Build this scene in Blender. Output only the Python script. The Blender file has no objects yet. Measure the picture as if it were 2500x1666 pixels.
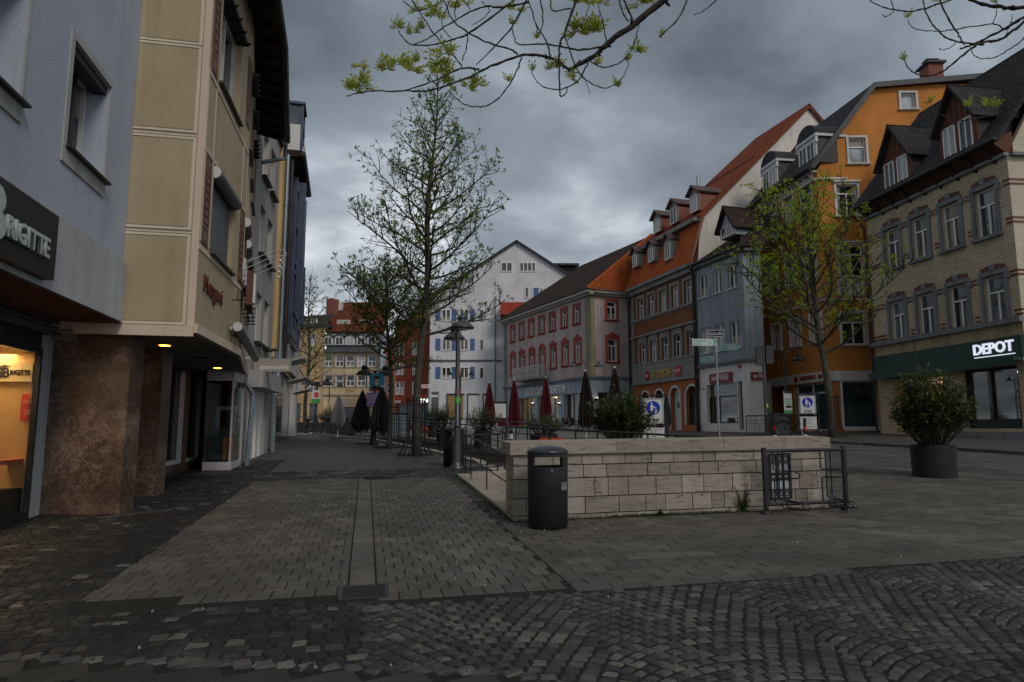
import bpy, bmesh, math, random
from mathutils import Vector, Matrix
from mathutils.geometry import delaunay_2d_cdt
R = math.radians
rnd = random.Random(11)
S = bpy.context.scene
C = S.collection
# ------------------------------------------------------------------ camera
PITCH = R(7.25); FPX = 1667.0; EYE = 1.6
cam_d = bpy.data.cameras.new('camera'); cam_d.lens = 24.0; cam_d.sensor_width = 36.0
cam_d.clip_start = 0.1; cam_d.clip_end = 2000
cam = bpy.data.objects.new('camera', cam_d); C.objects.link(cam)
cam.location = (0, 0, EYE); cam.rotation_euler = (R(90) + PITCH, 0, 0)
S.camera = cam
S.view_settings.view_transform = 'Standard'; S.view_settings.look = 'None'
S.view_settings.exposure = 0.0; S.view_settings.gamma = 1.0
S.view_settings.use_curve_mapping = False
try:
    S.cycles.max_bounces = 6; S.cycles.diffuse_bounces = 3; S.cycles.glossy_bounces = 3
    S.cycles.transparent_max_bounces = 12; S.cycles.use_denoising = True
except Exception: pass
# ------------------------------------------------------------------ world: heavy overcast
W = bpy.data.worlds.new('World'); S.world = W; W.use_nodes = True
nt = W.node_tree; nt.nodes.clear()
def N(t, **k):
    n = nt.nodes.new(t)
    for a, b in k.items(): setattr(n, a, b)
    return n
def wmath(op, a, b=None, clamp=False):
    n = N('ShaderNodeMath', operation=op, use_clamp=clamp)
    for i, v in enumerate((a, b)):
        if v is None: continue
        if isinstance(v, (int, float)): n.inputs[i].default_value = v
        else: nt.links.new(v, n.inputs[i])
    return n.outputs[0]
sky = N('ShaderNodeTexSky', sky_type='NISHITA'); sky.sun_disc = False
sky.sun_elevation = R(38); sky.sun_rotation = R(148); sky.air_density = 1.5; sky.dust_density = 3
bg1 = N('ShaderNodeBackground'); bg1.inputs[1].default_value = 0.02
hs = N('ShaderNodeHueSaturation'); hs.inputs['Saturation'].default_value = 0.3
nt.links.new(sky.outputs[0], hs.inputs['Color']); nt.links.new(hs.outputs[0], bg1.inputs[0])
tc = N('ShaderNodeTexCoord'); sep = N('ShaderNodeSeparateXYZ'); nt.links.new(tc.outputs['Generated'], sep.inputs[0])
zz = wmath('MAXIMUM', sep.outputs[2], 0.0)
den = wmath('ADD', zz, 0.22)
comb = N('ShaderNodeCombineXYZ')
nt.links.new(wmath('DIVIDE', sep.outputs[0], den), comb.inputs[0]); nt.links.new(wmath('DIVIDE', sep.outputs[1], den), comb.inputs[1])
def wnoise(scale, detail, rough, dist, off):
    mp = N('ShaderNodeMapping'); mp.inputs['Location'].default_value = off; nt.links.new(comb.outputs[0], mp.inputs[0])
    n = N('ShaderNodeTexNoise'); n.inputs['Scale'].default_value = scale; n.inputs['Detail'].default_value = detail
    n.inputs['Roughness'].default_value = rough; n.inputs['Distortion'].default_value = dist
    nt.links.new(mp.outputs[0], n.inputs['Vector']); return n.outputs[0]
n1 = wnoise(0.85, 4, 0.5, 0.15, (3.1, 1.7, 0)); n2 = wnoise(2.6, 7, 0.55, 0.25, (0.4, 5.2, 0))
def blob(d, r0, r1):
    dv = Vector(d).normalized(); vm = N('ShaderNodeVectorMath', operation='DOT_PRODUCT')
    nt.links.new(tc.outputs['Generated'], vm.inputs[0]); vm.inputs[1].default_value = dv
    mr = N('ShaderNodeMapRange', interpolation_type='SMOOTHSTEP'); nt.links.new(vm.outputs['Value'], mr.inputs[0])
    mr.inputs[1].default_value = math.cos(R(r1)); mr.inputs[2].default_value = math.cos(R(r0)); return mr.outputs[0]
def pdir(px, py):
    a = (px - 1250) / FPX; b = (833 - py) / FPX
    return Vector((a, math.cos(PITCH) - b * math.sin(PITCH), math.sin(PITCH) + b * math.cos(PITCH)))
f = wmath('ADD', wmath('MULTIPLY', n1, 0.62), wmath('MULTIPLY', n2, 0.50))
low = N('ShaderNodeMapRange', interpolation_type='SMOOTHSTEP'); nt.links.new(sep.outputs[2], low.inputs[0])
low.inputs[1].default_value = 0.36; low.inputs[2].default_value = 0.04; low.inputs[3].default_value = 0; low.inputs[4].default_value = 1
f = wmath('ADD', f, wmath('MULTIPLY', low.outputs[0], 0.10))
for (px, py, r0, r1, a) in ((1320, 560, 1, 12, .04), (830, 610, 1, 15, .20), (1560, 420, 1, 9, .08), (1300, 280, 2, 13, .07), (760, 430, 3, 10, -.10), (1640, 230, 3, 13, -.09), (1230, 480, 1, 7, -.05), (1780, 120, 3, 16, -.05)):
    f = wmath('ADD', f, wmath('MULTIPLY', blob(pdir(px, py), r0, r1), a))
hi = N('ShaderNodeMapRange', interpolation_type='SMOOTHSTEP'); nt.links.new(sep.outputs[2], hi.inputs[0]); hi.inputs[1].default_value = .26; hi.inputs[2].default_value = .52; hi.inputs[4].default_value = .05
f = wmath('SUBTRACT', f, hi.outputs[0]); f = wmath('ADD', wmath('MULTIPLY', wmath('SUBTRACT', f, .60), 1.75), .55)
cr = N('ShaderNodeValToRGB'); nt.links.new(f, cr.inputs[0])
e = cr.color_ramp.elements
e[0].position = 0.14; e[0].color = (0.045, 0.058, 0.075, 1); e[1].position = 0.86; e[1].color = (0.58, 0.61, 0.66, 1)
for p, c in ((0.46, (0.128, 0.154, 0.184)), (0.60, (0.210, 0.238, 0.272)), (0.72, (0.35, 0.375, 0.41))):
    k = cr.color_ramp.elements.new(p); k.color = (*c, 1)
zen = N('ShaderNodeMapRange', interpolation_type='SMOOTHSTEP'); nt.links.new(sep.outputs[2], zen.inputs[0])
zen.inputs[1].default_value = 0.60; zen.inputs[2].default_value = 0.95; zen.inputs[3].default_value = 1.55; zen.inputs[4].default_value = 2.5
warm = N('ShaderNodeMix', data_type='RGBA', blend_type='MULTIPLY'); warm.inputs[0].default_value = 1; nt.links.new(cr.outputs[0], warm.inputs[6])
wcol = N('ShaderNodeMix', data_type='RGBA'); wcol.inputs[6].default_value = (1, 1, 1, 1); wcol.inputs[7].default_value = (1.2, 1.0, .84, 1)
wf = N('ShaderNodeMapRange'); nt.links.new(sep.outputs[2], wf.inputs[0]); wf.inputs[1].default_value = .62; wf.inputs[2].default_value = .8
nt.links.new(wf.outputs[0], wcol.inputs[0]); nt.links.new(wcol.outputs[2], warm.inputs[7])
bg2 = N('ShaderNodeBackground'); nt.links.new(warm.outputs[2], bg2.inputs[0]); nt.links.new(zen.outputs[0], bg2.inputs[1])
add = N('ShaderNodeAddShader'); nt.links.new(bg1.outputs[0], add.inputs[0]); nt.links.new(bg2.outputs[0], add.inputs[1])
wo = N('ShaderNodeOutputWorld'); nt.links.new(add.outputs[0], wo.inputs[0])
sd = bpy.data.lights.new('sun', 'SUN'); sd.energy = 1.15; sd.angle = R(16); sd.color = (1, .93, .84)
so = bpy.data.objects.new('sun', sd); C.objects.link(so); so.rotation_euler = (R(50), 0, R(32))
# ------------------------------------------------------------------ measuring helpers
TH = R(12.0); CT, ST = math.cos(TH), math.sin(TH)
def uv2xy(u, v): return (-ST * u + CT * v, CT * u + ST * v)
def xy2uv(x, y): return (-ST * x + CT * y, CT * x + ST * y)
def hgt(x, y):
    u, v = xy2uv(x, y)
    p = .033 * u + .013 * v + .012 * max(0, v - 7)
    p = max(p, -1.5)
    return p if p < 1.0 else 1 + .5 * (1 - math.exp(-(p - 1) / .5))
def G(px, py):
    d = pdir(px, py); a, b = 1.0, 400.0
    f = lambda t: EYE + d.z * t - hgt(d.x * t, d.y * t)
    for i in range(60):
        m = (a + b) / 2
        if f(m) > 0: a = m
        else: b = m
    return Vector((d.x * a, d.y * a, hgt(d.x * a, d.y * a)))
def XY(px, Y): return ((px - 1250) * math.cos(PITCH) / FPX * Y, Y)
def GP(px, Y):
    x, y = XY(px, Y); return Vector((x, y, hgt(x, y)))
def ZP(py, Y): # height seen at row py at distance Y (centre column)
    d = pdir(1250, py); return EYE + d.z / d.y * Y
# ------------------------------------------------------------------ object helpers
def tag(o, label=None, cat=None, group=None, kind=None):
    if label: o['label'] = label
    if cat: o['category'] = cat
    if group: o['group'] = group
    if kind: o['kind'] = kind
    return o
def thing(name, loc, label, cat, group=None, rz=0):
    o = bpy.data.objects.new(name, None); C.objects.link(o); o.location = loc; o.rotation_euler = (0, 0, rz)
    o.empty_display_size = .2
    return tag(o, label, cat, group)
def root_loc(p):
    q = Vector((0, 0, 0))
    while p is not None: q += Vector(p.location); p = p.parent
    return q
class MB:
    def __init__(s): s.v = []; s.f = []; s.c = []
    def face(s, pts, col=None):
        i = len(s.v); s.v += [Vector(p) for p in pts]; s.f.append(tuple(range(i, i + len(pts)))); s.c.append(col)
    def box8(s, p, col=None):  # p: 8 points, bottom 4 ccw then top 4
        i = len(s.v); s.v += [Vector(q) for q in p]
        for a in ((3, 2, 1, 0), (4, 5, 6, 7), (0, 1, 5, 4), (1, 2, 6, 5), (2, 3, 7, 6), (3, 0, 4, 7)):
            s.f.append(tuple(i + k for k in a)); s.c.append(col)
    def box(s, x0, x1, y0, y1, z0, z1, col=None):
        s.box8([(x0, y0, z0), (x1, y0, z0), (x1, y1, z0), (x0, y1, z0), (x0, y0, z1), (x1, y0, z1), (x1, y1, z1), (x0, y1, z1)], col)
    def fb(s, F, s0, s1, n0, n1, z0, z1, col=None):
        P = F.P; s.box8([P(s0, n0, z0), P(s1, n0, z0), P(s1, n1, z0), P(s0, n1, z0), P(s0, n0, z1), P(s1, n0, z1), P(s1, n1, z1), P(s0, n1, z1)], col)
    def prism(s, pts, off, col=None):
        off = Vector(off); pts = [Vector(p) for p in pts]; n = len(pts); i = len(s.v)
        s.v += pts + [p + off for p in pts]
        s.f.append(tuple(i + k for k in range(n))); s.c.append(col)
        s.f.append(tuple(i + n + k for k in reversed(range(n)))); s.c.append(col)
        for k in range(n): s.f.append((i + k, i + (k + 1) % n, i + n + (k + 1) % n, i + n + k)[::-1]); s.c.append(col)
    def tube(s, pts, rad, seg=6, cap=True, col=None):
        pts = [Vector(p) for p in pts]; n = len(pts)
        if n < 2: return
        rad = rad if isinstance(rad, (list, tuple)) else [rad] * n
        i0 = len(s.v); prev = None
        for i, p in enumerate(pts):
            t = (pts[min(i + 1, n - 1)] - pts[max(i - 1, 0)])
            t = t.normalized() if t.length > 1e-9 else Vector((0, 0, 1))
            a = Vector((0, 0, 1)) if abs(t.z) < .9 else Vector((1, 0, 0))
            if prev is not None: a = prev
            x = (a - t * a.dot(t)); x = x.normalized() if x.length > 1e-6 else t.orthogonal().normalized()
            prev = x; y = t.cross(x)
            for k in range(seg):
                an = 2 * math.pi * k / seg; s.v.append(p + (x * math.cos(an) + y * math.sin(an)) * rad[i])
        for i in range(n - 1):
            for k in range(seg):
                a = i0 + i * seg + k; b = i0 + i * seg + (k + 1) % seg
                s.f.append((a, b, b + seg, a + seg)); s.c.append(col)
        if cap:
            s.f.append(tuple(i0 + k for k in reversed(range(seg)))); s.c.append(col)
            s.f.append(tuple(i0 + (n - 1) * seg + k for k in range(seg))); s.c.append(col)
    def lathe(s, prof, c=(0, 0, 0), seg=20, col=None):
        c = Vector(c); i0 = len(s.v); n = len(prof)
        for r, z in prof:
            for k in range(seg):
                a = 2 * math.pi * k / seg; s.v.append(c + Vector((r * math.cos(a), r * math.sin(a), z)))
        for i in range(n - 1):
            for k in range(seg):
                a = i0 + i * seg + k; b = i0 + i * seg + (k + 1) % seg
                s.f.append((a, b, b + seg, a + seg)); s.c.append(col)
        if prof[0][0] > 1e-4: s.f.append(tuple(i0 + k for k in reversed(range(seg)))); s.c.append(col)
        if prof[-1][0] > 1e-4: s.f.append(tuple(i0 + (n - 1) * seg + k for k in range(seg))); s.c.append(col)
    def build(s, name, mat, parent=None, smooth=False, label=None, uv=True):
        off = root_loc(parent)
        me = bpy.data.meshes.new(name); me.from_pydata([tuple(v - off) for v in s.v], [], s.f)
        if any(c is not None for c in s.c):
            at = me.attributes.new('tint', 'FLOAT', 'FACE'); at.data.foreach_set('value', [0.5 if c is None else c for c in s.c])
        if uv and len(s.f) < 60000:
            lay = me.uv_layers.new(name='UVMap'); Z = Vector((0, 0, 1)); flat = [0.0] * (2 * len(me.loops))
            for p in me.polygons:
                n = p.normal
                if abs(n.z) > .96 or n.length < .5: t, b = Vector((1, 0, 0)), Vector((0, 1, 0))
                else:
                    t = Z.cross(n).normalized(); b = n.cross(t)
                for li in p.loop_indices:
                    w = s.v[me.loops[li].vertex_index]; flat[2 * li] = w.dot(t); flat[2 * li + 1] = w.dot(b)
            lay.data.foreach_set('uv', flat)
        if smooth: me.polygons.foreach_set('use_smooth', [True] * len(me.polygons))
        me.materials.append(mat); me.update()
        o = bpy.data.objects.new(name, me); C.objects.link(o)
        if parent is not None: o.parent = parent
        if label: o['label'] = label
        return o
class F:
    """a vertical facade plane from A to B, outward normal towards the square"""
    def __init__(s, A, B, out=None):
        s.A = Vector((A[0], A[1], 0)); s.B = Vector((B[0], B[1], 0)); s.L = (s.B - s.A).length; s.d = (s.B - s.A) / s.L
        s.n = Vector((-s.d.y, s.d.x, 0))
        o = Vector((out[0], out[1], 0)) if out else Vector((0, 0, 0))
        if s.n.dot(o - s.A) < 0: s.n = -s.n
        s.flip = s.d.cross(s.n).z > 0   # for winding
    def P(s, a, n, z): q = s.A + s.d * a + s.n * n; return Vector((q.x, q.y, z))
    def at(s, px, py, off=0):
        d = pdir(px, py); o = s.A + s.n * off; k = (o.dot(s.n)) / (d.x * s.n.x + d.y * s.n.y)
        q = d * k; return ((q - o).dot(s.d) if False else (Vector((q.x, q.y, 0)) - o).dot(s.d), EYE + q.z)
    def z(s, px, py, off=0): return s.at(px, py, off)[1]
    def s_(s, px, py=1045, off=0): return s.at(px, py, off)[0]
def copy_tree(o, parent=None):
    c = o.copy(); C.objects.link(c)
    if parent is not None: c.parent = parent
    for ch in list(o.children): copy_tree(ch, c)
    return c
# ------------------------------------------------------------------ materials
MATS = {}
def newmat(name):
    m = bpy.data.materials.new(name); m.use_nodes = True; t = m.node_tree; t.nodes.clear()
    out = t.nodes.new('ShaderNodeOutputMaterial'); b = t.nodes.new('ShaderNodeBsdfPrincipled'); t.links.new(b.outputs[0], out.inputs[0])
    MATS[name] = m; return m, t, b, out
def nn(t, ty, **k):
    n = t.nodes.new(ty)
    for a, b in k.items(): setattr(n, a, b)
    return n
def mixc(t, fac, a, b, mode='MIX'):
    m = nn(t, 'ShaderNodeMix', data_type='RGBA', blend_type=mode)
    for sock, v in ((m.inputs[0], fac), (m.inputs[6], a), (m.inputs[7], b)):
        if isinstance(v, (int, float)): sock.default_value = v
        elif isinstance(v, tuple): sock.default_value = (*v[:3], 1)
        else: t.links.new(v, sock)
    return m.outputs[2]
def noise(t, vec, scale, detail=4, rough=.55, dist=0.0):
    n = nn(t, 'ShaderNodeTexNoise'); n.inputs['Scale'].default_value = scale; n.inputs['Detail'].default_value = detail
    n.inputs['Roughness'].default_value = rough; n.inputs['Distortion'].default_value = dist
    if vec is not None: t.links.new(vec, n.inputs['Vector'])
    return n.outputs[0]
def mapr(t, v, a, b, c=0., d=1.):
    m = nn(t, 'ShaderNodeMapRange'); t.links.new(v, m.inputs[0])
    for i, k in enumerate((a, b, c, d)): m.inputs[i + 1].default_value = k
    return m.outputs[0]
def bump(t, b, h, strength, dist=.02):
    n = nn(t, 'ShaderNodeBump'); n.inputs['Strength'].default_value = strength; n.inputs['Distance'].default_value = dist
    t.links.new(h, n.inputs['Height']); t.links.new(n.outputs[0], b.inputs['Normal'])
def scale_vec(t, vec, s, loc=(0, 0, 0), rot=(0, 0, 0)):
    m = nn(t, 'ShaderNodeMapping'); m.inputs['Scale'].default_value = s; m.inputs['Location'].default_value = loc; m.inputs['Rotation'].default_value = rot
    t.links.new(vec, m.inputs[0]); return m.outputs[0]
def mul(c, k): return tuple(min(1, x * k) for x in c)
def plain(name, col, rough=.6, metal=0., var=.12, scale=3.0, bmp=0., bscale=60., spec=.3):
    """plain material with soft grime, optional surface roughness"""
    m, t, b, out = newmat(name); g = nn(t, 'ShaderNodeNewGeometry').outputs['Position']
    f = noise(t, g, scale, 6, .6)
    c = mixc(t, mapr(t, f, .3, .7), mul(col, 1 - var), mul(col, 1 + var))
    t.links.new(c, b.inputs['Base Color']); b.inputs['Metallic'].default_value = metal
    t.links.new(mapr(t, f, .3, .7, max(.05, rough - .08), min(1, rough + .08)), b.inputs['Roughness'])
    b.inputs['Specular IOR Level'].default_value = spec
    if bmp: bump(t, b, noise(t, g, bscale, 3, .6), bmp, .01)
    return m
def plaster(name, col, bmp=.35, bscale=45, streak=.18, var=.1):
    streak *= 2.3; var *= 1.7
    """render coat: grain, broad patches, and vertical rain streaks"""
    m, t, b, out = newmat(name); g = nn(t, 'ShaderNodeNewGeometry').outputs['Position']
    f = noise(t, g, .7, 6, .6); st = noise(t, scale_vec(t, g, (3.5, 3.5, .25)), 1.0, 5, .65)
    c = mixc(t, mapr(t, f, .3, .7), mul(col, 1 - var), mul(col, 1 + var))
    c = mixc(t, mapr(t, st, .48, .78, 0, streak * 2.2), c, mul(col, .45))
    fine = noise(t, g, bscale, 2, .7)
    c = mixc(t, mapr(t, fine, .35, .65, 0, .22), c, mul(col, .7))
    t.links.new(c, b.inputs['Base Color']); b.inputs['Roughness'].default_value = .9; b.inputs['Specular IOR Level'].default_value = .25
    c = mixc(t, mapr(t, noise(t, g, 3.2, 7, .75), .60, .80, 0, .35), c, mul(col, .55)); t.links.new(c, b.inputs['Base Color'])
    bump(t, b, fine, bmp, .02); return m
def brick(name, c1, c2, mortar, w, h, ms=.008, bmp=.4, rough=.85, var=.5, off=.5, grime=.25):
    m, t, b, out = newmat(name); uv = nn(t, 'ShaderNodeUVMap').outputs[0]; g = nn(t, 'ShaderNodeNewGeometry').outputs['Position']
    bt = nn(t, 'ShaderNodeTexBrick'); t.links.new(uv, bt.inputs['Vector']); bt.offset = off
    bt.inputs['Color1'].default_value = (*c1, 1); bt.inputs['Color2'].default_value = (*c2, 1); bt.inputs['Mortar'].default_value = (*mortar, 1)
    bt.inputs['Scale'].default_value = 1; bt.inputs['Mortar Size'].default_value = ms; bt.inputs['Mortar Smooth'].default_value = .3
    bt.inputs['Brick Width'].default_value = w; bt.inputs['Row Height'].default_value = h
    c = mixc(t, mapr(t, noise(t, g, 1.1, 6, .65), .38, .72, 0, grime * 2), bt.outputs['Color'], mul(c1, .45))
    c = mixc(t, mapr(t, noise(t, g, 25, 3, .6), .3, .7, 0, .25), c, mul(c1, .6))
    t.links.new(c, b.inputs['Base Color']); b.inputs['Roughness'].default_value = rough; b.inputs['Specular IOR Level'].default_value = .3
    inv = nn(t, 'ShaderNodeMath', operation='SUBTRACT'); inv.inputs[0].default_value = 1; t.links.new(bt.outputs['Fac'], inv.inputs[1])
    ad = nn(t, 'ShaderNodeMath', operation='MULTIPLY_ADD'); t.links.new(noise(t, g, 30, 3), ad.inputs[0]); ad.inputs[1].default_value = .35; t.links.new(inv.outputs[0], ad.inputs[2])
    bump(t, b, ad.outputs[0], bmp, .02); return m
def tiles(name, c1, c2, dark, w=.22, h=.30, moss=.2, rough=.75):
    """roof tiles: rows stepping up with a shadow line under every row"""
    m, t, b, out = newmat(name); uv = nn(t, 'ShaderNodeUVMap').outputs[0]; g = nn(t, 'ShaderNodeNewGeometry').outputs['Position']
    bt = nn(t, 'ShaderNodeTexBrick'); t.links.new(uv, bt.inputs['Vector']); bt.offset = .5
    bt.inputs['Color1'].default_value = (*c1, 1); bt.inputs['Color2'].default_value = (*c2, 1); bt.inputs['Mortar'].default_value = (*dark, 1)
    bt.inputs['Scale'].default_value = 1; bt.inputs['Mortar Size'].default_value = .014; bt.inputs['Mortar Smooth'].default_value = .6
    bt.inputs['Brick Width'].default_value = w; bt.inputs['Row Height'].default_value = h
    c = mixc(t, mapr(t, noise(t, g, .9, 6, .7), .45, .75, 0, moss * 2), bt.outputs['Color'], mul(dark, 1.6))
    c = mixc(t, mapr(t, noise(t, g, 7, 4, .7), .4, .7, 0, .4), c, mul(c1, .55))
    t.links.new(c, b.inputs['Base Color']); b.inputs['Roughness'].default_value = .9; b.inputs['Specular IOR Level'].default_value = .08
    sp = nn(t, 'ShaderNodeSeparateXYZ'); t.links.new(uv, sp.inputs[0])
    dv = nn(t, 'ShaderNodeMath', operation='DIVIDE'); t.links.new(sp.outputs[1], dv.inputs[0]); dv.inputs[1].default_value = h
    fr = nn(t, 'ShaderNodeMath', operation='FRACT'); t.links.new(dv.outputs[0], fr.inputs[0])
    sb = nn(t, 'ShaderNodeMath', operation='SUBTRACT'); sb.inputs[0].default_value = 1; t.links.new(fr.outputs[0], sb.inputs[1])
    m2 = nn(t, 'ShaderNodeMath', operation='SUBTRACT'); t.links.new(sb.outputs[0], m2.inputs[0]); t.links.new(bt.outputs['Fac'], m2.inputs[1])
    bump(t, b, m2.outputs[0], .6, .03); return m
def stonemat(name, ramp, rough=.85, bmp=.35, moss=None, spec=.16, gloss=False):
    """loose stones: every stone its own tint (face attribute)"""
    m, t, b, out = newmat(name); g = nn(t, 'ShaderNodeNewGeometry').outputs['Position']
    at = nn(t, 'ShaderNodeAttribute'); at.attribute_name = 'tint'
    rp = nn(t, 'ShaderNodeValToRGB'); t.links.new(at.outputs['Fac'], rp.inputs[0]); rp.color_ramp.interpolation = 'LINEAR'
    e = rp.color_ramp.elements; e[0].position = ramp[0][0]; e[0].color = (*ramp[0][1], 1); e[1].position = ramp[-1][0]; e[1].color = (*ramp[-1][1], 1)
    for p, c in ramp[1:-1]: k = e.new(p); k.color = (*c, 1)
    c = mixc(t, mapr(t, noise(t, g, 1.1, 7, .7), .36, .64, 0, .75), rp.outputs[0], mul(ramp[0][1], .8))
    c = mixc(t, mapr(t, noise(t, g, 5.5, 5, .7), .56, .72, 0, .45), c, mul(ramp[0][1], .45))
    c = mixc(t, mapr(t, noise(t, g, .42, 6, .62, .6), .50, .62, 0, .5), c, mul(ramp[0][1], .7))
    c = mixc(t, mapr(t, noise(t, g, .8, 5, .6, .3), .58, .72, 0, .35), c, mul(ramp[-1][1], 1.1))
    gr = noise(t, g, 90, 3, .7)
    c = mixc(t, mapr(t, gr, .35, .68, 0, .5), c, mul(ramp[0][1], .5))
    c = mixc(t, mapr(t, noise(t, g, 210, 2, .6), .62, .75, 0, .35), c, (.35, .34, .32))
    t.links.new(c, b.inputs['Base Color']); b.inputs['Specular IOR Level'].default_value = spec
    t.links.new(mapr(t, noise(t, g, 2.2, 4), .35, .7, rough - .22, rough + .1), b.inputs['Roughness'])
    bump(t, b, gr, bmp, .01); return m
def emit(name, col, st):
    m, t, b, out = newmat(name); b.inputs['Base Color'].default_value = (*col, 1)
    b.inputs['Emission Color'].default_value = (*col, 1); b.inputs['Emission Strength'].default_value = st; b.inputs['Roughness'].default_value = .5
    return m
def glossy_pane(name, col, rough=.06, curtain=None):
    m, t, b, out = newmat(name); g = nn(t, 'ShaderNodeNewGeometry').outputs['Position']
    f = noise(t, scale_vec(t, g, (1.2, 1.2, .8)), 1.4, 3)
    c = mixc(t, mapr(t, f, .35, .65), mul(col, .55), mul(col, 1.4)); 
    if curtain:
        w = nn(t, 'ShaderNodeTexWave'); w.inputs['Scale'].default_value = 5; w.inputs['Distortion'].default_value = 1.5; t.links.new(scale_vec(t, g, (1, 1, .05)), w.inputs[0])
        c = mixc(t, mapr(t, w.outputs[1], 0, 1, .1, .9), mul(curtain, .5), curtain)
    t.links.new(c, b.inputs['Base Color']); b.inputs['Roughness'].default_value = rough; b.inputs['IOR'].default_value = 1.52
    b.inputs['Specular IOR Level'].default_value = .6
    bump(t, b, noise(t, g, .9, 2), .04, .3); return m
def clear_glass(name, tint=(.8, .85, .85)):
    m, t, b, out = newmat(name); t.nodes.remove(b)
    tr = nn(t, 'ShaderNodeBsdfTransparent'); tr.inputs[0].default_value = (*tint, 1)
    gl = nn(t, 'ShaderNodeBsdfGlossy'); gl.inputs['Roughness'].default_value = .02; gl.inputs[0].default_value = (.9, .93, .95, 1)
    lw = nn(t, 'ShaderNodeLayerWeight'); lw.inputs[0].default_value = .5; pw = nn(t, 'ShaderNodeMath', operation='POWER'); t.links.new(lw.outputs['Facing'], pw.inputs[0]); pw.inputs[1].default_value = 2.6
    mx = nn(t, 'ShaderNodeMixShader'); t.links.new(mapr(t, pw.outputs[0], 0, 1, .04, .3), mx.inputs[0]); t.links.new(tr.outputs[0], mx.inputs[1]); t.links.new(gl.outputs[0], mx.inputs[2])
    t.links.new(mx.outputs[0], out.inputs[0]); return m
def leafmat(name, c1, c2, trans=.35):
    m, t, b, out = newmat(name); at = nn(t, 'ShaderNodeAttribute'); at.attribute_name = 'tint'
    c = mixc(t, at.outputs['Fac'], c1, c2); t.links.new(c, b.inputs['Base Color']); b.inputs['Roughness'].default_value = .5
    b.inputs['Specular IOR Level'].default_value = .35
    tl = nn(t, 'ShaderNodeBsdfTranslucent'); t.links.new(c, tl.inputs[0])
    mx = nn(t, 'ShaderNodeMixShader'); mx.inputs[0].default_value = trans; t.links.new(b.outputs[0], mx.inputs[1]); t.links.new(tl.outputs[0], mx.inputs[2])
    t.links.new(mx.outputs[0], out.inputs[0]); return m
def barkmat(name, c, moss=(.10, .12, .03), mossamt=.5):
    m, t, b, out = newmat(name); g = nn(t, 'ShaderNodeNewGeometry').outputs['Position']
    f = noise(t, scale_vec(t, g, (1, 1, .3)), 26, 5, .7)
    k = mixc(t, mapr(t, f, .3, .7), mul(c, .45), mul(c, 1.5))
    k = mixc(t, mapr(t, noise(t, g, 5, 5, .7), .5, .72, 0, mossamt), k, moss)
    t.links.new(k, b.inputs['Base Color']); b.inputs['Roughness'].default_value = .9; bump(t, b, f, .7, .03); return m

black = plain('black_metal', (.022, .023, .025), .45, .3, .2)
anthracite = plain('anthracite_metal', (.035, .037, .042), .42, .4, .2, bmp=.1)
steel = plain('galvanised_steel', (.32, .35, .38), .4, .7, .2)
pipe = plain('zinc_pipe', (.20, .235, .27), .42, .6, .2)
brownpipe = plain('dark_brown_pipe', (.03, .022, .02), .5, .2)
white = plain('white_paint', (.72, .71, .69), .5, 0, .08)
whitedim = plain('weathered_white', (.5, .5, .5), .6, 0, .12)
darkvoid = plain('dark_interior', (.012, .011, .010), .9)
glassd = glossy_pane('window_glass_dark', (.018, .021, .025))
glassm = glossy_pane('window_glass_grey', (.05, .06, .07))
glassc = glossy_pane('window_glass_curtain', (.2, .2, .2), curtain=(.42, .42, .42))
glassg = glossy_pane('window_glass_blind', (.30, .33, .36), rough=.2)
clear = clear_glass('shop_glass')
PANES = [glassd, glassd, glassm, glassd, glassc, glassm]
def text(s, name, F_, s0, s1, z0, z1, off, mat, parent, depth=.03, flip=False, bold=False, shear=0):
    """lettering fitted into a rectangle of a facade plane, standing proud by depth"""
    cu = bpy.data.curves.new(name, 'FONT'); cu.body = s; cu.size = 1; cu.extrude = .5; cu.resolution_u = 3; cu.shear = shear
    if bold: cu.offset = .02
    o = bpy.data.objects.new(name, cu); C.objects.link(o)
    dg = bpy.context.evaluated_depsgraph_get(); me = bpy.data.meshes.new_from_object(o.evaluated_get(dg))
    bpy.data.objects.remove(o); bpy.data.curves.remove(cu)
    xs = [v.co.x for v in me.vertices]; ys = [v.co.y for v in me.vertices]; x0, x1, y0, y1 = min(xs), max(xs), min(ys), max(ys)
    rl = root_loc(parent)
    for v in me.vertices:
        a = (v.co.x - x0) / (x1 - x0); b_ = (v.co.y - y0) / (y1 - y0)
        if flip: a = 1 - a
        q = F_.P(s0 + (s1 - s0) * a, off + depth * (v.co.z + .5), z0 + (z1 - z0) * b_) - rl; v.co = q
    me.materials.clear(); me.materials.append(mat); me.name = name
    ob = bpy.data.objects.new(name, me); C.objects.link(ob); ob.parent = parent; return ob
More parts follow.
